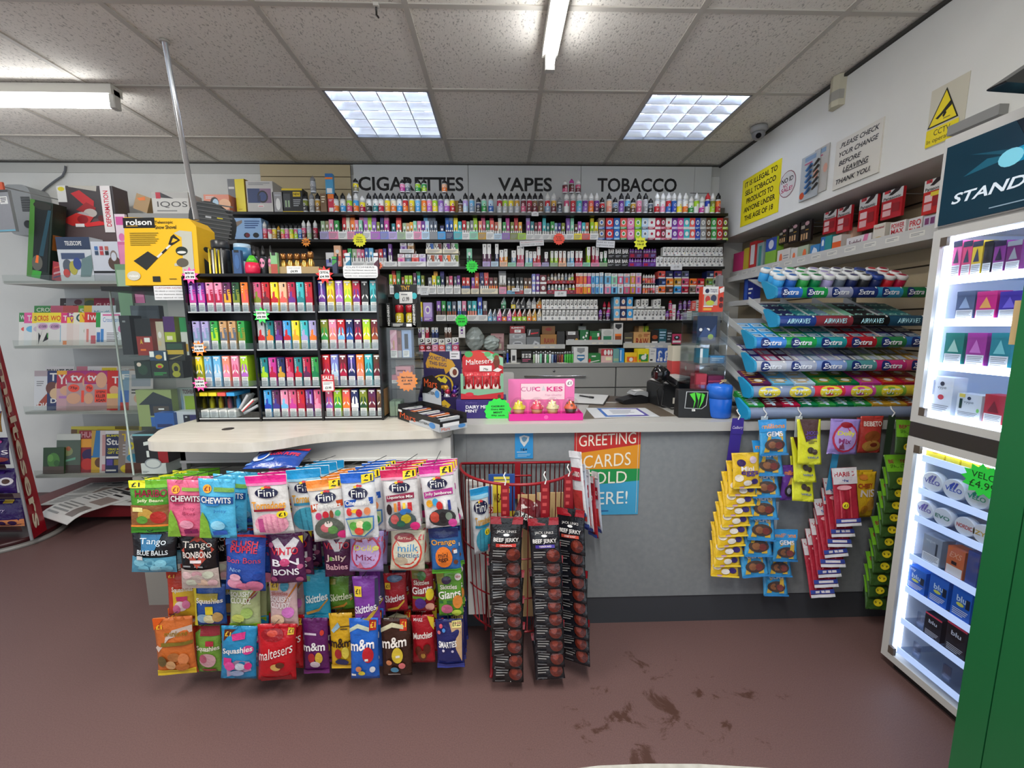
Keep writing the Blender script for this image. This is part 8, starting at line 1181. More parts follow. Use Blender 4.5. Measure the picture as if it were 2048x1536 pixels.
# ================================================================ right-hand side: bulkhead signs, medicine shelf, gum rack, clip strips
def wsurf(xf,y0,w,z0,h):return lambda u,v,o:(xf-o,y0-w*u,z0+h*v) # a face looking towards -x; u runs towards the viewer
def wbox(name,label,cat,px0,px1,yt,yb,x,d,col,spec='',group=None,zb=None,mf=CARD,pts=None):
    l,r,tp=PX(px0,yb,x),PX(px1,yb,x),PX(px0,yt,x);w=l.y-r.y;zb=l.z if zb is None else zb;h=max(tp.z-zb,.01);b=B();b.box((0,-w,0),(d,0,h),mf(col))if not pts else b.prism([(-w*p[0],h*p[1])for p in pts],0,d,mf(col),'x');art(b,wsurf(0,0,w,0,h),spec,mf);return put(b.obj(name),'',label,cat,(x,l.y,zb),0,group)
YL_=CARD('f2e21a')
wbox('tobacco_sign','yellow sign reading IT IS ILLEGAL TO SELL TOBACCO PRODUCTS TO ANYONE UNDER THE AGE OF 18','sign',1480,1553,366,455,XS-.003,.0028,'f2e21a',';'.join('t%s|.5,%.2f,%.2f,.11,1c1a10,b'%(s,.87-.18*i,w)for i,(s,w)in enumerate((('IT IS ILLEGAL TO',.84),('SELL TOBACCO',.8),('PRODUCTS TO',.7),('ANYONE UNDER',.82),('THE AGE OF 18',.76)))))['label']='yellow sign on the bulkhead reading that tobacco is illegal to sell under 18'
p0=PX(1556,402,XS-.003);w=p0.y-PX(1589,392,XS-.003).y;h=.155;b=B();el=[(-w/2+w/2*math.cos(2*PI*i/28),h/2+h/2*math.sin(2*PI*i/28))for i in range(28)];b.prism(el,0,.002,CARD('d8d6d4'),'x');art(b,wsurf(0,0,w,0,h),'e.5,.5,.5,.5,8a3a4a;e.5,.5,.47,.475,d8d6d4;tNO ID|.5,.66,.7,.18,1a1a1c,b;tNO|.4,.46,.26,.13,c03a6a,b;tSALE!|.5,.3,.66,.16,c03a6a,b');put(b.obj('age_sticker'),'','round white NO ID NO SALE! sticker beside the yellow sign','sign',(XS-.0025,p0.y,p0.z))
for k,(x0,x1,yt,yb,c)in enumerate(((1597,1632,322,405,'b0b6b8'),(1622,1650,306,392,'b8b4ac'))):
    o=wbox('blister_card',('left grey blister card of blue caps hung on the bulkhead','right grey blister card of dark nozzles hung on the bulkhead')[k],'card',x0,x1,yt,yb,XS-.012+.006*k,.004,c,'r.2,.86,.8,.96,7f9ab8;e.16,.12,.14,.08,c8502a;e.85,.5,.14,.1,d8a08a;l.2,.78,.8,.84,1,rose','blister cards')
    hh=o.data.vertices[4].co.z;ww=abs(min(v.co.y for v in o.data.vertices));b=B()
    for i in range(5):z=.14+.13*i;b.tube([(-.004,-ww*(.35 if k==0 else .1),hh*z),(-.012,-ww*(.7 if k==0 else .5),hh*(z+.08))],.007,M('4a7ab0' if k==0 else '4a4640',.3),8)
    b.obj('blisters',o)
wbox('change_notice','handwritten white board asking to check your change before leaving','sign',1664,1752,290,382,XS-.008,.0075,'d8d4c8',';'.join('t%s|%.2f,%.2f,%.2f,.1,232323,i,b'%q for q in (('.PLEASE CHECK',.52,.87,.84),('YOUR CHANGE',.52,.69,.84),('BEFORE',.36,.51,.5),('LEAVING',.5,.35,.56),('THANK YOU.',.46,.14,.76)))+';r.24,.275,.78,.29,232323')
l_=PX(1850,300,XS-.002);b=B();yy0=l_.y;w=yy0-PX(1915,270,XS-.002).y;h=PX(1850,196,XS-.002).z-l_.z;b.box((0,-w*1.15,0),(.0015,0,h*1.05),CARD('cdc8b4'))
art(b,wsurf(0,0,w,0,h),'p.0,.36,.96,.36,.5,.98,1a1a14;p.06,.385,.9,.385,.5,.93,f0dc1a;p.24,.5,.32,.47,.72,.62,.68,.72,.4,.56,1a1a14;p.46,.5,.5,.46,.58,.52,.54,.58,1a1a14;l.5,.42,.8,.46,1,8a8430;r0,.02,1,.33,f0dc1a;tCCTV|.5,.24,.5,.1,1a1a14;tIn operation|.5,.1,.9,.1,1a1a14',base=.001);put(b.obj('camera_sign'),'','yellow triangle CCTV sign high on the right bulkhead','sign',(XS-.0022,yy0,l_.z))
a,c=PX(1912,262,XS),PX(2018,217,XS);b=B();b.box((0,-(a.y-c.y),0),(.034,0,.035),M('8f8f8c',.4));put(b.obj('cable_trunking'),'','grey cable trunking on the bulkhead above the lit cabinet','trunking',(XS-.035,a.y,a.z-.02))
p0=P(1990,172,1.18);t=thing('wall_screen','black screen corner jutting in at the upper right edge','screen',(p0.x,1.18,p0.z));b=B();b.prism(smooth([(0,0,.012),(.6,-.03,.02),(.6,.4,.02),(.3,.2,.02)],4),-.02,.025,M('0c0d0f',.25),'y');b.obj('housing',t);b=B();b.tube([(.3,.03,.12),(XS-p0.x-.001,.2,.16)],.02,M('151515',.4),8);b.obj('wall_arm',t)
# ---- medicine shelf along the slatted wall
XM=1.86;zs=PX(1690,508,XM).z;ya,yb2=3.40,1.60;t=thing('medicine_shelf','white shelf of medicines and batteries on the slatted right wall','shelf',(XM,yb2,zs));wmat=M('c6c5c0',.5)
b=B();b.box((0,0,-.012),(.218,ya-yb2,0),wmat);b.box((-.004,0,-.014),(0,ya-yb2,.045),wmat)
for i in range(14):b.box((-.0046,.12+.12*i,.008),(-.004,.19+.12*i,.03),CARD('dedcd2'));art(b,wsurf(-.0046,.19+.12*i,.07,.008,.022),'l.1,.2,.9,.8,2,grey')
b.obj('shelf',t)
MED=[(1468,1487,508,'d0407a','','pink-based pen pack at the far end of the medicine shelf'),(1488,1497,498,'c8b03a','','yellow pen standing at the far end of the medicine shelf'),(1499,1512,486,'c83a3a','r.2,.3,.8,.9,d8d8d6','red and clear toothbrush pack on the medicine shelf'),(1514,1527,488,'8fa0a0','r.3,.1,.7,.9,3f8a84','grey and teal pack next to the red toothbrush pack'),
 (1531,1552,480,'7fae3a','r0,.6,1,1,2f4fa8;e.5,.8,.24,.14,d8dce8','lime bottle with a blue cap on the medicine shelf'),(1555,1580,502,'d4cfc8','e.3,.5,.12,.3,e8703a;l.5,.3,.9,.7,3,grey','white medicine box with one orange ring'),(1582,1616,498,'a8b49a','e.8,.5,.1,.3,e8703a;r0,0,.4,1,d0cfca;e.2,.5,.08,.24,e8703a','white and sage medicine box with two orange rings'),(1620,1638,492,'3a7fb8','e.5,.5,.3,.3,d4dce4;e.42,.66,.1,.2,d4dce4','blue box with a white tooth'),(1640,1661,476,'2a8a8a','r0,0,.4,1,2f6fb0;p.1,.6,.3,.6,.3,.8,.2,.9,.1,.8,white','teal and blue box next to the tooth box'),(1663,1680,474,'d4ccc4','r0,.4,1,.7,e0602a;r0,.1,1,.36,4a9a4a','white, orange and green medicine box'),(1681,1702,462,'d8b49a','r.4,0,.6,1,d88a6a;e.5,.2,.2,.16,e8803a','tall peach box behind the white and pink one'),
 (1692,1740,478,'d8d4d4','tSudafed|.36,.62,.5,.34,5a2a3a,b;p.6,0,.8,0,.9,1,.74,1,d87aa0;r.06,.24,.3,.36,c83a5a','long white and pink medicine box'),(1743,1766,452,'d0cabc','tParacetamol|.5,.84,.8,.1,a8283a,b;e.5,.4,.3,.06,c8b070','cream box with red lettering left of two white boxes with red capitals'),(1776,1806,448,'d4d0cc','tPOWER|.5,.82,.84,.22,c02a34,b;tMAX|.5,.56,.8,.22,c02a34,b;tKICK|.5,.28,.8,.28,c02a34,b','left white box with big red capitals on the medicine shelf'),(1812,1838,440,'d4d0cc','tPRO|.5,.76,.84,.28,c02a34,b;tPLUS|.5,.42,.84,.26,c02a34,b;l.1,.1,.9,.2,1,tan','right white box with big red capitals on the medicine shelf'),(1841,1868,436,'c4c0cc','r0,.0,1,.08,3a4f8a;r.1,.6,.4,.9,7a3a6a;r.5,.6,.8,.9,7a3a6a;tPRO|.6,.3,.5,.2,b03a5a,b','white and purple box nearest the lit cabinet')]
for x0,x1,yt,c,sp,lab in MED:wbox('medicine_box',lab,'box',x0,x1,yt,505 if x0<1690 else 495,XM+.012+(.05 if 'behind' in lab else 0),.05,c,sp,'medicines on the right shelf',zs+.0008)
BT='r0,.66,1,1,d0d0d0;p.3,.82,.6,1,.9,1,.8,.9,.5,.8,2a2224;r.1,.9,.4,1,c83a44;tPanasonic|.5,.72,.84,.1,1a1a1a,b;r.1,.1,.5,.3,d8a8a8;r.1,.36,.5,.56,e0c0c0;r.55,.2,.9,.5,8f1a22';BK_='e.6,.86,.2,.1,d0a8b0;r.06,.64,.4,.8,b8b4a8;r.1,.1,.24,.4,c8a070;r.34,.1,.48,.4,c8a070;r.58,.1,.72,.4,d8b080;l.5,.5,.9,.6,1,gold'
for (x0,x1,yt,yb_,c,sp,n,lab)in ((1557,1574,462,490,'1c1614',BK_,3,'black and copper battery card, far peg'),(1576,1596,453,488,'1c1614',BK_,4,'black and copper battery card, middle peg'),(1599,1620,446,486,'1c1614',BK_,6,'black and copper battery card, near peg'),(1645,1669,428,470,'b01a24',BT,3,'red and white battery card, farthest of five pegs'),(1672,1698,420,468,'b01a24',BT,6,'red and white battery card, second of five pegs'),(1714,1748,402,464,'c01a22',BT,4,'red and white battery card, third of five pegs'),(1760,1800,388,442,'b01a24',BT,6,'red and white battery card, fourth of five pegs'),(1842,1880,366,432,'c02018',BT.replace('d0d0d0','d8d8d4')+';r.4,.5,.9,.62,e0cc3a',2,'red and yellow battery card, nearest peg')):
    for k in range(n):wbox('battery_card',lab+(', hung at the front' if k==0 else f', {ORD[k]} from the front'),'battery pack',x0,x1,yt+k*.4,yb_,XM+.022+.026*k,.014,c,sp if k<2 else 'r0,.66,1,1,d0d0d0' if 'black' not in lab else '','battery cards on pegs')
    q=PX((x0+x1)/2,yt+1,XM+.02);b=B();b.tube([(q.x-.004,q.y,q.z+.012),(q.x+.004,q.y,q.z+.004),(XR-.021,q.y,q.z+.004)],.0025,M('b0b0ae',.3,.9),5);put(b.obj('peg_hook'),'','wire peg carrying the '+lab.replace(' card,',' cards,'),'hook',(0,0,0))
# small lower shelf stubs seen left of the gum rack
for k,(py,lab)in enumerate(((600,'upper short white shelf end left of the gum rack'),(552,'highest short white shelf end, with a blue packet'))):
    a,c=PX(1452,py+8,1.80),PX(1522,py-8,1.80);b=B();b.box((0,-(a.y-c.y),-.02),(.19,0,-.008),wmat);b.box((-.004,-(a.y-c.y),-.022),(0,0,.015),wmat);put(b.obj('wall_shelf'),'',lab,'shelf',(1.80,a.y,a.z))
    if k==0:wbox('packet','dark blue packet standing on the short shelf left of the gum rack','packet',1486,1506,556,600,1.83,.05,'1f2f84','r.1,.1,.4,.9,3a5fb8;l.5,.3,.9,.6,2,white',None,a.z-.0072)
# ---- gum rack: six sloping trays with rounded printed fronts
RK=thing('gum_rack','six-tier chewing gum rack with rounded printed fronts on the counter end','rack',(0,0,ZT));RT=.0245;CAP=M('2592bd',.3);TRY=M('8d9092',.4)
TIERS=[(1548,1846,588,1.90),(1552,1842,645,1.87),(1506,1862,688,1.83),(1506,1862,735,1.80),(1500,1862,786,1.77),(1494,1862,829,1.745)]
SEG=[('2f6fc4 1f9a4a 9aa0c0 22357a 2f8fb8 1f7a4a','Extra'),('24408a 8a3440 16181c 22506a','AIRWAVES'),('2f7fd0 1f9a4a 1f8f94 a81f2c 2a7a48 2f6fb0','Extra'),('b8bcc4 a8b0c4 7f98c8 4f8f94 b83070 c84a70','Extra'),('7f8fae 7f8fae d8384a c8489a 7fae3a d0b83a','TUTTI'),('7a86a0 7a86a0 7a86a0 7a86a0','')]
RKY=2.14;TI=[]
for k,(xa,xb,py,y)in enumerate(TIERS):
    a,e=P(xa,py,y),P(xb,py,y);x0,x1,z0=a.x,e.x,(a.z if xb!=1862 else a.z)-ZT;dy=RKY-y-.03;rs=dy*.42;TI.append((x0,x1,y,a.z,dy,rs))
    b=B();b.prism([(y,z0-.004),(y+dy,z0+rs-.004),(y+dy,z0+rs),(y,z0)],x0,x1,TRY,'x');b.obj('tray',RK)
    b=B();n=12;segs,word=SEG[k];segs=segs.split();m=len(segs)
    for s_ in range(m):
        xa_,xb_=x0+(x1-x0)*s_/m,x0+(x1-x0)*(s_+1)/m;vs=[]
        for i in range(n+1):an=PI*(.35+1.2*i/n);vs+=[(xa_,y-.004+RT*math.cos(an)*.8,z0+.006+RT*math.sin(an)),(xb_,y-.004+RT*math.cos(an)*.8,z0+.006+RT*math.sin(an))]
        b.add(vs,[(2*i,2*i+2,2*i+3,2*i+1)for i in range(n)],M(segs[s_],.2),True)
        sf=lambda u,v,o:(xa_+(xb_-xa_)*u,y-.004+(RT+o)*.8*math.cos(PI*(1.45-.9*v)),z0+.006+(RT+o)*math.sin(PI*(1.45-.9*v)))
        if word:art(b,sf,('e.3,.5,.16,.34,1c2f70;' if word=='Extra' else 'e.52,.5,.36,.4,e0cf3a;' if word=='TUTTI' else '')+'t%s|.52,.5,.62,.3,%s,b,i'%(word,'e6eaf0' if word!='AIRWAVES' else 'a8dce8')+';e.92,.8,.03,.08,white',lambda c:M(c,.25),True,.0002,.0024)
    b.obj('printed_front',RK)
    b=B();b.prism(smooth([(y-.03,z0-.02,.02),(y+.03,z0-.022,.01),(y+.085,z0+.062,.01),(y+.06,z0+.064,.01),(y-.028,z0+.026,.015)],4),x0-.012,x0-.001,CAP,'x');b.obj('end_cap',RK)
    for q in (.0,.25,.5,.75):
        if k in (1,2,3,4):b=B();b.prism([(y+.022,z0+.009),(y+dy,z0+rs),(y+dy,z0+rs+.03),(y+.022,z0+.03)],x0+.01+(x1-x0-.02)*q-.001,x0+.01+(x1-x0-.02)*q+.001,M('b9bcbb',.4),'x');b.obj('divider',RK)
xL=min(q[0]for q in TI);b=B()
for x in (xL+.04,1.80):b.box((x-.012,RKY-.03,.0008),(x+.012,RKY,TI[0][3]-ZT+TI[0][5]+.02),M('77797a',.4))
b.box((xL,RKY-.03,.0008),(1.84,RKY-.002,.02),M('77797a',.4));b.obj('upright',RK)
tn=('top','second','third','fourth','fifth','bottom');rn=('front','middle','back')
GK_={}
def gum(k,cols,rows,colr,dep,wk,art_,noun,h=.014,skip=0):
    x0,x1,y,z,dy,rs=TI[k];sl=math.atan2(rs,dy);cols_=colr.split();W_=(x1-x0-.02)/cols;keys=[]
    for r_ in range(rows):
        for c_,lab in enumerate(labels([f'{q} {noun}' for q in cols_],f'in the {rn[r_]} row, {tn[k]} gum tier')):
            key=(k,cols_[c_])
            if key not in GK_:b=B();b.box((-W_*.46,0,0),(W_*.46,dep,h),CARD(cols_[c_]));art(b,lambda u,v,o:(-W_*.46+W_*.92*u,dep*v,h+o),art_.replace('*','white'));art(b,flatsurf(W_*.92,h),'l.1,.2,.9,.8,1,white');GK_[key]=b.mesh('gum_pack')
            u=.03+r_*(dep+.004)+skip;put(B().obj('gum_pack',None,GK_[key]),'',lab,'chewing gum',(x0+.01+W_*(c_+.5),y+u*math.cos(sl),z+.0012+u*math.sin(sl)),0,'gum packs in the rack',sl)
gum(1,12,3,'navy navy teal teal steel sage mint charcoal charcoal slate teal teal',.055,.9,'p.1,.3,.4,.5,.7,.3,.95,.6,.95,.75,.7,.5,.4,.7,.1,.5,9fd6cc','wave-marked gum pack')
gum(2,12,3,'azure azure green green teal teal maroon crimson crimson indigo navy navy',.055,.9,'r.1,.2,.9,.8,*;r.16,.28,.84,.72,2f6f9a;l.2,.36,.8,.62,1,white','gum pack')
gum(3,12,3,'indigo rose plum lavender steel lavender periwinkle slate sage olive khaki gold',.055,.9,'r.1,.16,.3,.84,*;r.4,.16,.9,.84,b8c4d8','gum pack')
gum(4,8,2,'plum sky powder green emerald magenta red crimson',.06,.9,'l.1,.1,.9,.9,3,gold;e.5,.5,.2,.2,*','sweet carton',.026)
gum(5,10,2,'green maroon crimson emerald green emerald green gold gold rust',.06,.9,'l.12,.1,.88,.9,3,white;r.4,.0,.6,1,powder','sweet box',.024)
bc='azure blue green emerald lavender slate navy charcoal navy red crimson'.split();lc=['d9dcdc']*8+['24408a']+['d9d4d2']*2
x0,x1,y,z,dy,rs=TI[0];sl=math.atan2(rs,dy);TM={}
for r_ in range(3):
    for c_,lab in enumerate(labels([f'{q} gum tub with a {"blue" if lc[i] == "24408a" else "white"} lid' for i,q in enumerate(bc)],f'in the {rn[r_]} row, top tier')):
        key=(bc[c_],lc[c_])
        if key not in TM:
            b=B();b.lathe([(.022,0),(.0245,.003),(.0245,.04),(.021,.046)],M(bc[c_],.3),16);lo=b.mesh('gum_tub');b=B();b.lathe([(.0222,.043),(.0258,.046),(.0258,.058),(.021,.064)],M(lc[c_],.3),18);b.lathe([(.0155,.0642),(.0155,.0648)],M(bc[c_],.4),16);TM[key]=(lo,b.mesh('lid'))
        u=.05+r_*.056;o=put(B().obj('gum_tub',None,TM[key][0]),'',lab,'gum tub',(x0+.03+(x1-x0-.05)*(c_+.12+.25*(r_%2))/11.3,y+u*math.cos(sl),z+.004+.006+u*math.sin(sl)),0,'gum tubs on the top tier',.42);B().obj('lid',o,TM[key][1])
# ---- clip strips of bagged sweets hanging from the lowest front
YH=1.685
strip('purple clip strip card of egg sweet bags, leftmost under the gum rack','sweet_bag','sweet bag',1486,YH,840,'3a2a8a','r0,.5,1,1,3a2a8a;tCadbury|.5,.7,.9,.12,d8d0e8,i',[972]+[990+20*k for k in range(9)],.122,.15,'e0b82a','e.3,.72,.16,.1,3a2458;e.74,.8,.14,.1,d8c0d0;tMini|.52,.56,.5,.13,f0e8e0,b;teggs|.6,.42,.66,.15,4a2a7a,b;e.2,.3,.16,.1,e8dcc8;e.76,.2,.14,.08,3a2a68;e.5,.16,.16,.08,e8e0d4;r.0,0,1,.05,e8c83a;e.3,.04,.1,.03,c8a0c0',('front yellow chocolate egg bag, topmost on the purple strip','yellow chocolate egg bag on the purple strip'),'egg bags',1446,t=.024,seed=11,wst=.05)
MG='r0,.66,1,1,2f8fd0;tmillions|.5,.82,.86,.13,e8902a,b;p.1,.1,.3,.6,.4,.62,.3,.1,d0a83a;p.6,.1,.7,.66,.84,.6,.8,.1,d0a83a;tGEMS|.52,.6,.6,.14,e4e4e8,b;e.5,.3,.38,.17,4a3a34;e.4,.3,.16,.1,8a5a3a;e.64,.28,.14,.1,7a3a34;r0,0,1,.05,2f7fc0'
strip('clip strip of blue sweet bags, left of the yellow packs','sweet_bag','sweet bag',1540,YH,836,'b8c4cc','',[907,950,993,1036,1078,1110,1150],.122,.15,'3f9ad0',MG,('front blue bag with brown sweets, topmost','blue bag with brown sweets on the longer strip'),'blue bags',1508,t=.022,seed=12)
strip('second shorter clip strip of blue sweet bags, hanging lower','sweet_bag','sweet bag',1562,YH+.03,1010,'b8c4cc','',[1116,1150,1188],.11,.14,'3f9ad0',MG,('blue bag with brown sweets, topmost on the shorter strip','blue bag with brown sweets on the shorter strip'),'lower blue bags',1548,t=.022,seed=13,hook=False)
strip('clip strip of bright yellow cookie packs','cookie_pack','snack pack',1610,YH,836,'c8d0d4','',[925,962,1000],.1,.19,'d8d82a','p.1,1,.9,1,.8,.6,.3,.5,4a2a24;tCHOCO|.56,.7,.6,.08,5a3aa0,b;tCHIPS|.56,.6,.5,.07,5a3aa0,b;l.4,.46,.8,.54,2,5a4a1a;e.5,.32,.14,.07,3a2a1c;e.68,.28,.12,.06,4a3422;tVANILLA|.6,.16,.5,.05,3a4fa0,b',('front yellow cookie pack, topmost of its strip','yellow cookie pack lower on its strip'),'cookie packs',1602,t=.018,seed=14,roll=.05)
bag('purple bag hanging behind the yellow cookie packs',1566,1596,930,1000,YH+.02,'6a3a9a','tmillions|.5,.8,.8,.12,e8902a,b;e.8,.88,.12,.07,white;p.2,.3,.5,.7,.8,.3,d0a83a;e.5,.3,.36,.18,2a2428;e.4,.3,.14,.09,8a8a98',.02,0,0,group='single bags under the gum rack')
bag('lilac bag with a red ring under the gum rack',1662,1722,838,908,YH-.01,'9a84c8','e.5,.48,.44,.42,b82a4a;e.5,.48,.38,.36,b49ad4;e.5,.84,.2,.08,8f1a28;tDolly|.5,.6,.6,.16,e0dc3a,b;tMix|.46,.4,.4,.14,8a2f6a,b;p.3,.16,.4,.4,.5,.16,.3,.3,8a3a5a',.024,.03,0,group='single bags under the gum rack')
strip('sky blue clip strip of red liquorice stick packs','stick_pack','sweet bag',1686,YH,905,'3fa0d0','',[1046]+[1070+20*k for k in range(7)],.108,.25,'a8283a','r0,.84,1,1,dcd8da;tHARIBO|.5,.89,.84,.08,b02a3a,b;tStixx|.5,.78,.6,.06,2f3f8a,b;r0,.72,1,.84,d0c8cc;e.42,.66,.3,.04,e0a0a8;r.2,.14,.26,.62,c84a54;r.4,.14,.46,.62,8f1a2a;r.6,.14,.66,.62,c84a54;e.4,.36,.14,.06,e8d02a;t£1|.4,.36,.16,.05,1a1a1a,b;r0,.06,1,.13,3a4a9a;r.2,.075,.8,.115,e0d8dc;r0,0,1,.05,dcdade',('front red stick pack with a white head, topmost','red stick pack with a blue and white foot'),'red stick packs',1640,t=.012,seed=15)
bag('red bag behind the lilac bag',1722,1768,832,905,YH+.03,'b03a34','tBEBETO|.5,.8,.8,.13,e4d8d0,b;e.5,.46,.36,.16,8a4a24;e.5,.2,.4,.16,a87a3a;e.56,.24,.16,.06,6a2a1c',.024,0,0,group='single bags under the gum rack',back=1)
bag('yellow bag of tortilla snacks behind the red stick packs',1712,1756,944,1034,YH+.05,'e0b42a','tCHEESY|.4,.72,.7,.1,b0342a,b;tNIS|.5,.56,.7,.16,e8dcd8,b;e.3,.9,.2,.06,e08a3a;e.7,.3,.26,.14,d0983a;e.4,.2,.2,.1,c8862a',.03,0,.1,group='single bags under the gum rack',back=1)
strip('clip strip of lime and dark green bags with 50p roundels','sweet_bag','sweet bag',1800,YH,834,'2a3a2a','',[905]+[975+24*k for k in range(11)],.1,.145,'3a5a2a','r0,.5,1,1,6fae2a;tBEBETO|.5,.8,.8,.11,8f1a3a,b;tSPAGHETTI|.5,.66,.7,.1,2a4a1a;e.5,.22,.2,.11,e8d22a;t50p|.5,.22,.26,.08,1a1a1a,b',('front lime bag with a 50p roundel, topmost','dark green bag with a yellow 50p roundel'),'green roundel bags',1748,t=.024,seed=16)
# ================================================================ lit vape cabinet at the right, green cabinet in front
XF=1.555;yF,yN=PX(1891,279,XF).y,.80;zc=PX(1766,1309,XF).z;zt=PX(1891,279,XF).z
t=thing('vape_cabinet','tall white lit display cabinet of vape kits with a screen on top','display cabinet',(XF,yF,0));WF=M('c9c8c4',.4);D=.40;L_=yF-yN;WI=M('dfe6f2',.5)
def FY(px,py):return yF-PX(px,py,XF).y
def FZ(px,py):return PX(px,py,XF).z
zA,zB,zC_,zD,zE,zG=zc+.015,FZ(1778,1292),FZ(1820,872),FZ(1832,838),FZ(1880,472),FZ(1884,446)
b=B();b.box((.03,-L_,.0),(D,-.03,zc),M('1e1c1c',.5));b.obj('plinth',t)
b=B();b.box((.012,-.02,zc),(D,0,zt),WF);b.box((.012,-L_,zc),(D,-L_+.02,zt),WF);b.box((D-.02,-L_+.02,zc),(D,-.02,zG),WI);b.box((.012,-L_+.02,zt-.02),(D,-.02,zt),WF);b.box((.012,-L_+.02,zc),(D-.02,-.02,zc+.015),WF);b.box((.012,-L_+.02,zC_),(D-.02,-.02,zD-.015),WF);b.box((.012,-L_+.02,zE+.005),(D-.02,-.02,zG-.004),WF);b.box((.022,-.0215,zc+.015),(D-.02,-.0201,zE),WI);b.obj('carcass',t)
def frame(nm,z0,z1):
    e=.028;o=B()
    for a,c in (((0,-L_,z0),(.012,0,z0+e)),((0,-L_,z1-e),(.012,0,z1)),((0,-e,z0+e),(.012,0,z1-e)),((0,-L_,z0+e),(.012,-L_+e,z1-e))):o.box(a,c,WF)
    for q in (z0+e,z1-e-.03):o.box((-.001,-.05,q),(.011,-e,q+.03),M('5f544a',.4))
    d=o.obj(nm,t);g=B();g.box((.004,-L_+e,z0+e),(.006,-e,z1-e),clear('f8fbff',.04));g.obj('glass',d)
frame('lower_door',zc,zC_);frame('upper_door',zD-.012,zE+.02)
b=B();b.box((.002,-L_,zC_+.002),(.012,0,zD-.014),M('37322f',.4));b.obj('gap_strip',t)
b=B();b.box((0,-L_,zG-.012),(.012,0,zt),WF);b.obj('screen_frame',t)
y0,w,z0,h=FY(1897,296),L_-.06,FZ(1881,452),FZ(1897,296)-FZ(1881,452);b=B();b.box((-.003,-y0-w,z0),(-.0002,-y0,z0+h),M('0a1c2a',.2,0,.15))
art(b,wsurf(-.003,-y0,w,z0,h),'p0,0,.5,0,.3,1,0,1,0e3040;p.1,.55,.34,.62,.2,.68,1c5a70;p.12,.8,.36,.66,.34,.6,1a5064;p.3,.52,.3,.68,1,.9,1,.62,0e7fa8;p.32,.62,.32,.66,1,.86,1,.8,1fa0c4;e.3,.6,.05,.1,7ac8dc;tvuse|.4,.62,.07,.03,9ad0e0;tSTAND OUT|.34,.3,.56,.13,d8e4ee,b,i;l.24,.06,.7,.09,1,8aa0b0',lambda c:M(c,.2,0,.15),True,.0003,.0005);b.obj('screen',t)
LED=M('eaf2ff',.4,0,5.0);SHF=clear('e2eaf6',.12)
for (z,yy)in ((zE-.004,0),(zC_-.03,1)):b=B();b.box((.03,-L_+.03,z-.012),(.05,-.03,z-.002),LED);b.obj('light_bar',t)
b=B();b.box((.035,-.03,zc+.03),(.05,-.0225,zC_-.05),LED);b.obj('light_bar',t)
b=B();b.box((.035,-.03,zD+.02),(.05,-.0225,zE-.03),LED);b.obj('light_bar',t)
UP=[FZ(1884,y)for y in (556,)]+[FZ(1876,640),FZ(1868,728),FZ(1856,828)];LO=[FZ(1842,915),FZ(1832,980),FZ(1822,1034),FZ(1812,1112),FZ(1804,1178),FZ(1795,1242),FZ(1787,1300)]
for k,z in enumerate(UP+LO):
    b=B();b.box((.035,-L_+.03,z-.006),(D-.03,-.034,z-.0005),SHF);s_=b.obj('shelf',t);b=B();b.box((.03,-L_+.03,z-.022),(.034,-.034,z+.004),LED if k<4 else M('aebfe0',.3,0,.5));b.obj('lit_edge' if k<4 else 'price_rail',s_)
    for j in range(5):
        if k==10 or (k==9 and j==0)or (k==4 and j==4):b=B();b.box((.05,-.10-.11*j,z),(.056,-.075-.11*j,z+.06),clear('eef4ff',.2));b.obj('pusher',s_)
XI=XF+.04
def vk(k,x0,x1,hpx,col,spec,lab,grp='vape kits in the lit cabinet',d=.05,x=XI):
    z=(UP+LO)[k];a,c=PX(x0,hpx,x),PX(x1,hpx,x);w=a.y-c.y;h=a.z-z;b=B();b.box((0,-w,0),(d,0,h),CARD(col));art(b,wsurf(0,0,w,0,h),spec);return put(b.obj('vape_kit'),'',lab+' in the lit cabinet','box',(x,a.y,z+.0006),0,grp)
T_='r.04,.02,.96,.34,dfe2e6;l.1,.05,.9,.31,5,8a8e94;r.0,.84,1,1,%s;p.2,.4,.5,.8,.8,.4,%s'
for x0,x1,c,e,lab in ((1909,1926,'e868a8','3a4058','far pink vape kit with a dark head on the top shelf'),(1929,1947,'e04a7a','3a4058','second pink vape kit on the top shelf'),(1948,1968,'e8c83a','3a4058','yellow vape kit on the top shelf'),(1971,1988,'2a2c38','14161c','black vape kit on the top shelf'),(1991,2014,'8a3a8f','2a2440','magenta vape kit on the top shelf'),(2017,2046,'7a2f74','9aa0a8','magenta and grey vape kit on the top shelf')):vk(0,x0,x1,484,c,T_%(e,e),lab)
for x0,x1,c,e,lab in ((1916,1952,'5a6a8c','9ab0d0','slate vape kit on the second shelf'),(1956,1996,'d8308a','f0b060','hot pink vape kit on the second shelf'),(2002,2044,'4a3aa8','7a6ad8','violet vape kit on the second shelf')):vk(1,x0,x1,584,c,T_%(c,e),lab)
for x0,x1,c,e,lab in ((1893,1930,'1f7f74','a8d0c0','dark teal vape kit on the third shelf'),(1937,1976,'a83a9a','d07ac8','orchid vape kit on the third shelf'),(1985,2026,'2a8a98','7ac8cc','turquoise vape kit on the third shelf')):vk(2,x0,x1,666,c,T_%(c,e),lab)
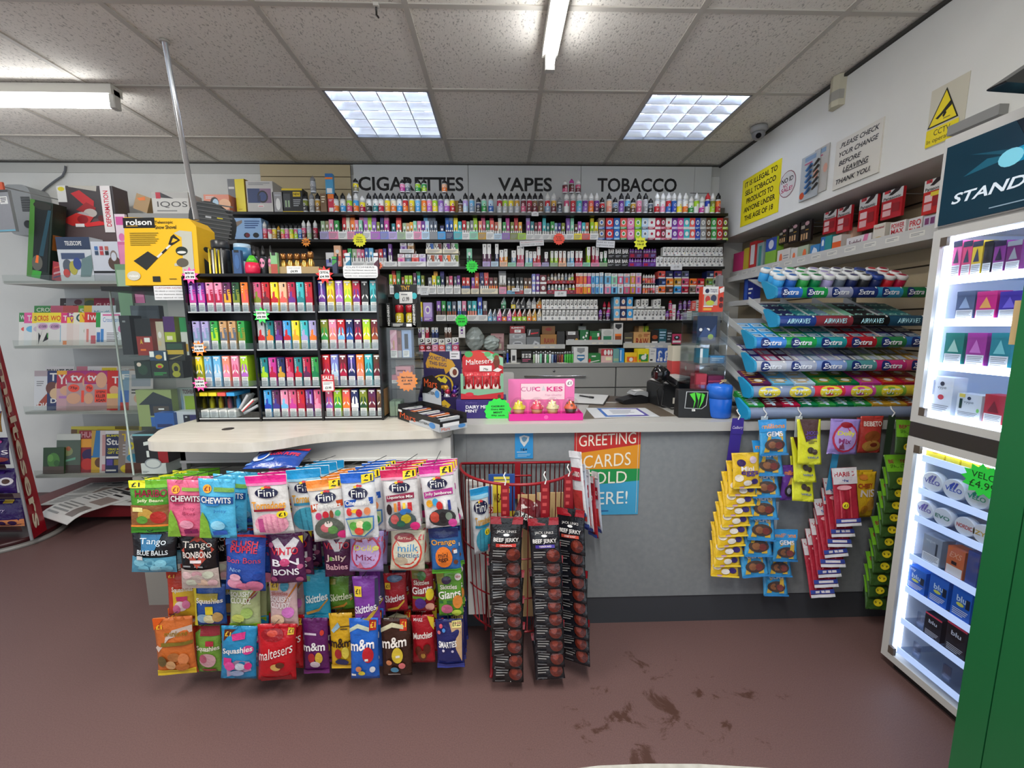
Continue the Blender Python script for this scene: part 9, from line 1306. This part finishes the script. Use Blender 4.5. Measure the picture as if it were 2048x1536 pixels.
vk(3,1866,1910,752,'d4dae4','e.5,.82,.1,.06,2a3040;tvype|.5,.7,.4,.08,4a5464;e.5,.46,.14,.07,c83a4a;l.1,.06,.9,.26,4,8a8e94;r.06,.5,.14,.9,7a84a0','tall white vape kit with a red drop on the fourth shelf');vk(3,1916,1966,786,'d0d8e0','e.5,.84,.08,.07,2a3040;tvype|.5,.66,.4,.1,4a5464;r.12,.4,.24,.8,1f3a34;e.9,.4,.06,.08,7fc86a;l.1,.06,.9,.3,4,8a8e94;r.1,.86,.34,1,e0cc5a','low white vape kit with a dark device on the fourth shelf');vk(3,1972,2012,788,'b82a40',T_%('b82a40','7a1a2c'),'red vape kit on the fourth shelf')
vk(4,1856,1893,876,'e0cc3a','e.5,.5,.3,.24,b08a1a;e.5,.5,.18,.14,6a4a1a;l.1,.8,.6,.9,1,7a6a1a','front yellow carton on the first lower shelf');vk(4,1896,1924,884,'dccb3c','','second yellow carton on the first lower shelf');vk(4,1928,1958,890,'d8c63a','','third yellow carton on the first lower shelf')
def tin(k,px,py,r,word,c,lab):
    q=PX(px,py,XI);b=B();b.T=Matrix.Rotation(-PI/2,4,'Y')@Matrix.Identity(4);z=(UP+LO)[k];b.lathe([(r*.94,-.022),(r,-.02),(r,0),(r*.95,.003)],M('d4d9e2',.35),28);b.T=None
    art(b,wsurf(-.0032,r,2*r,-r,2*r),('t%s|.5,.5,.74,.22,%s,b'%(word,c))+(';p.3,.66,.4,.5,.56,.82,.5,.86,%s;p.6,.86,.7,.86,.56,.5,.5,.56,%s'%(c,c)if word=='VELO' else ''),lambda c:M(c,.4));put(b.obj('pouch_tin'),'',lab+' in the lit cabinet','tin',(XI,q.y,z+r+.001),0,'round tins in the lit cabinet')
for px,py,w_,c,lab in ((1866,962,'VELO','5a5aa8','lilac-lettered round tin, far end of the upper tin row'),(1909,976,'VELO','3a4fb0','blue-lettered round tin in the upper tin row'),(1955,996,'VELO','2a9a84','teal-lettered round tin in the upper tin row')):tin(5,px,py,.037,w_,c,lab)
for px,py,w_,c,lab in ((1850,1020,'VELO','6a5aa8','violet-lettered round tin, far end of the lower tin row'),(1886,1037,'EVO','3a7a64','green-lettered tin in the lower tin row'),(1930,1057,'NORDIC','b83a3a','red-lettered round tin in the lower tin row'),(1968,1072,'ZYN','c8a03a','gold-lettered tin nearest the green cabinet')):tin(6,px,py,.033,w_,c,lab)
BL='tblu|.5,.62,.5,.2,c8dcf0,b;e.46,.44,.2,.06,d8d860;l.1,.06,.9,.3,4,d8dce2;r.74,.4,.94,.7,1a2438'
vk(7,1849,1888,1066,'8f97a4','tvogue|.4,.8,.5,.1,c8ccd4;r.7,.36,.8,.8,3a404c;'+T_.split(';r.0')[0],'grey vape kit on the fourth lower shelf');vk(7,1897,1934,1090,'c8663a','tEXS|.5,.74,.7,.2,e0a88a,i;r.3,.4,.6,.52,1a1416;r.04,.02,.96,.34,dfd8d4','orange vape kit on the fourth lower shelf');vk(7,1938,1962,1100,'3a4a8a','','blue vape kit nearest the green cabinet on the fourth lower shelf')
for i,(x0,x1,hp,lab)in enumerate(((1818,1856,1128,'far one of three bright blue vape kits'),(1862,1902,1146,'middle one of three bright blue vape kits'),(1908,1950,1166,'near one of three bright blue vape kits'))):vk(8,x0,x1,hp,'1f5fc0',BL+(';tmy|.3,.86,.3,.12,c8dcf0,b' if i==0 else ''),lab)
for x0,x1,hp,lab in ((1852,1888,1222,'far black kit with a red top edge'),(1896,1940,1240,'near black kit with a red top edge')):vk(9,x0,x1,hp,'1a1d26','r0,.93,1,1,e0405a;p.1,.9,.9,.9,.9,.6,.5,.36,.1,.6,0c0e14;tblu|.5,.68,.5,.16,c8d0dc,b;l.1,.04,.9,.28,4,b8bcc4',lab)
p_=PX(1965,962,XF-.004);b=B();pts=[]
for i in range(26):r_=.055 if i%2 else .042;pts.append((-r_*1.2*math.cos(2*PI*i/26),r_*math.sin(2*PI*i/26)))
b.prism(pts,-.0015,0,M('2fe04a',.6),'x');art(b,wsurf(-.0015,.05,.1,-.035,.07),'tVELO|.5,.72,.7,.3,15401c;t£4.99|.5,.28,.74,.34,15401c');put(b.obj('price_star'),'','green price star lettered £4.99 on the lit cabinet glass','price tag',(XF-.0005,p_.y,p_.z),0,'fluorescent price stars')
# ---- dark green cabinet in the right foreground
q=P(1960,1130,.8);t=thing('green_cabinet','dark green cabinet side filling the right foreground','cabinet',(q.x,.8,0));GN=M('0c5a2e',.45)
b=B();b.box((0,-.055,0),(.42,0,2.05),GN);b.obj('front_stile',t);b=B();b.box((.0,-.42,0),(.42,-.0575,2.05),GN);b.box((.003,-.0575,0),(.42,-.055,2.05),M('063a1d',.6));b.obj('body',t)
a,c=P(2030,600,.8),P(2020,690,.8);b=B();b.box((.012,.0003,c.z),(.05,.02,a.z),M('a58d62',.6));b.obj('wooden_batten',t)
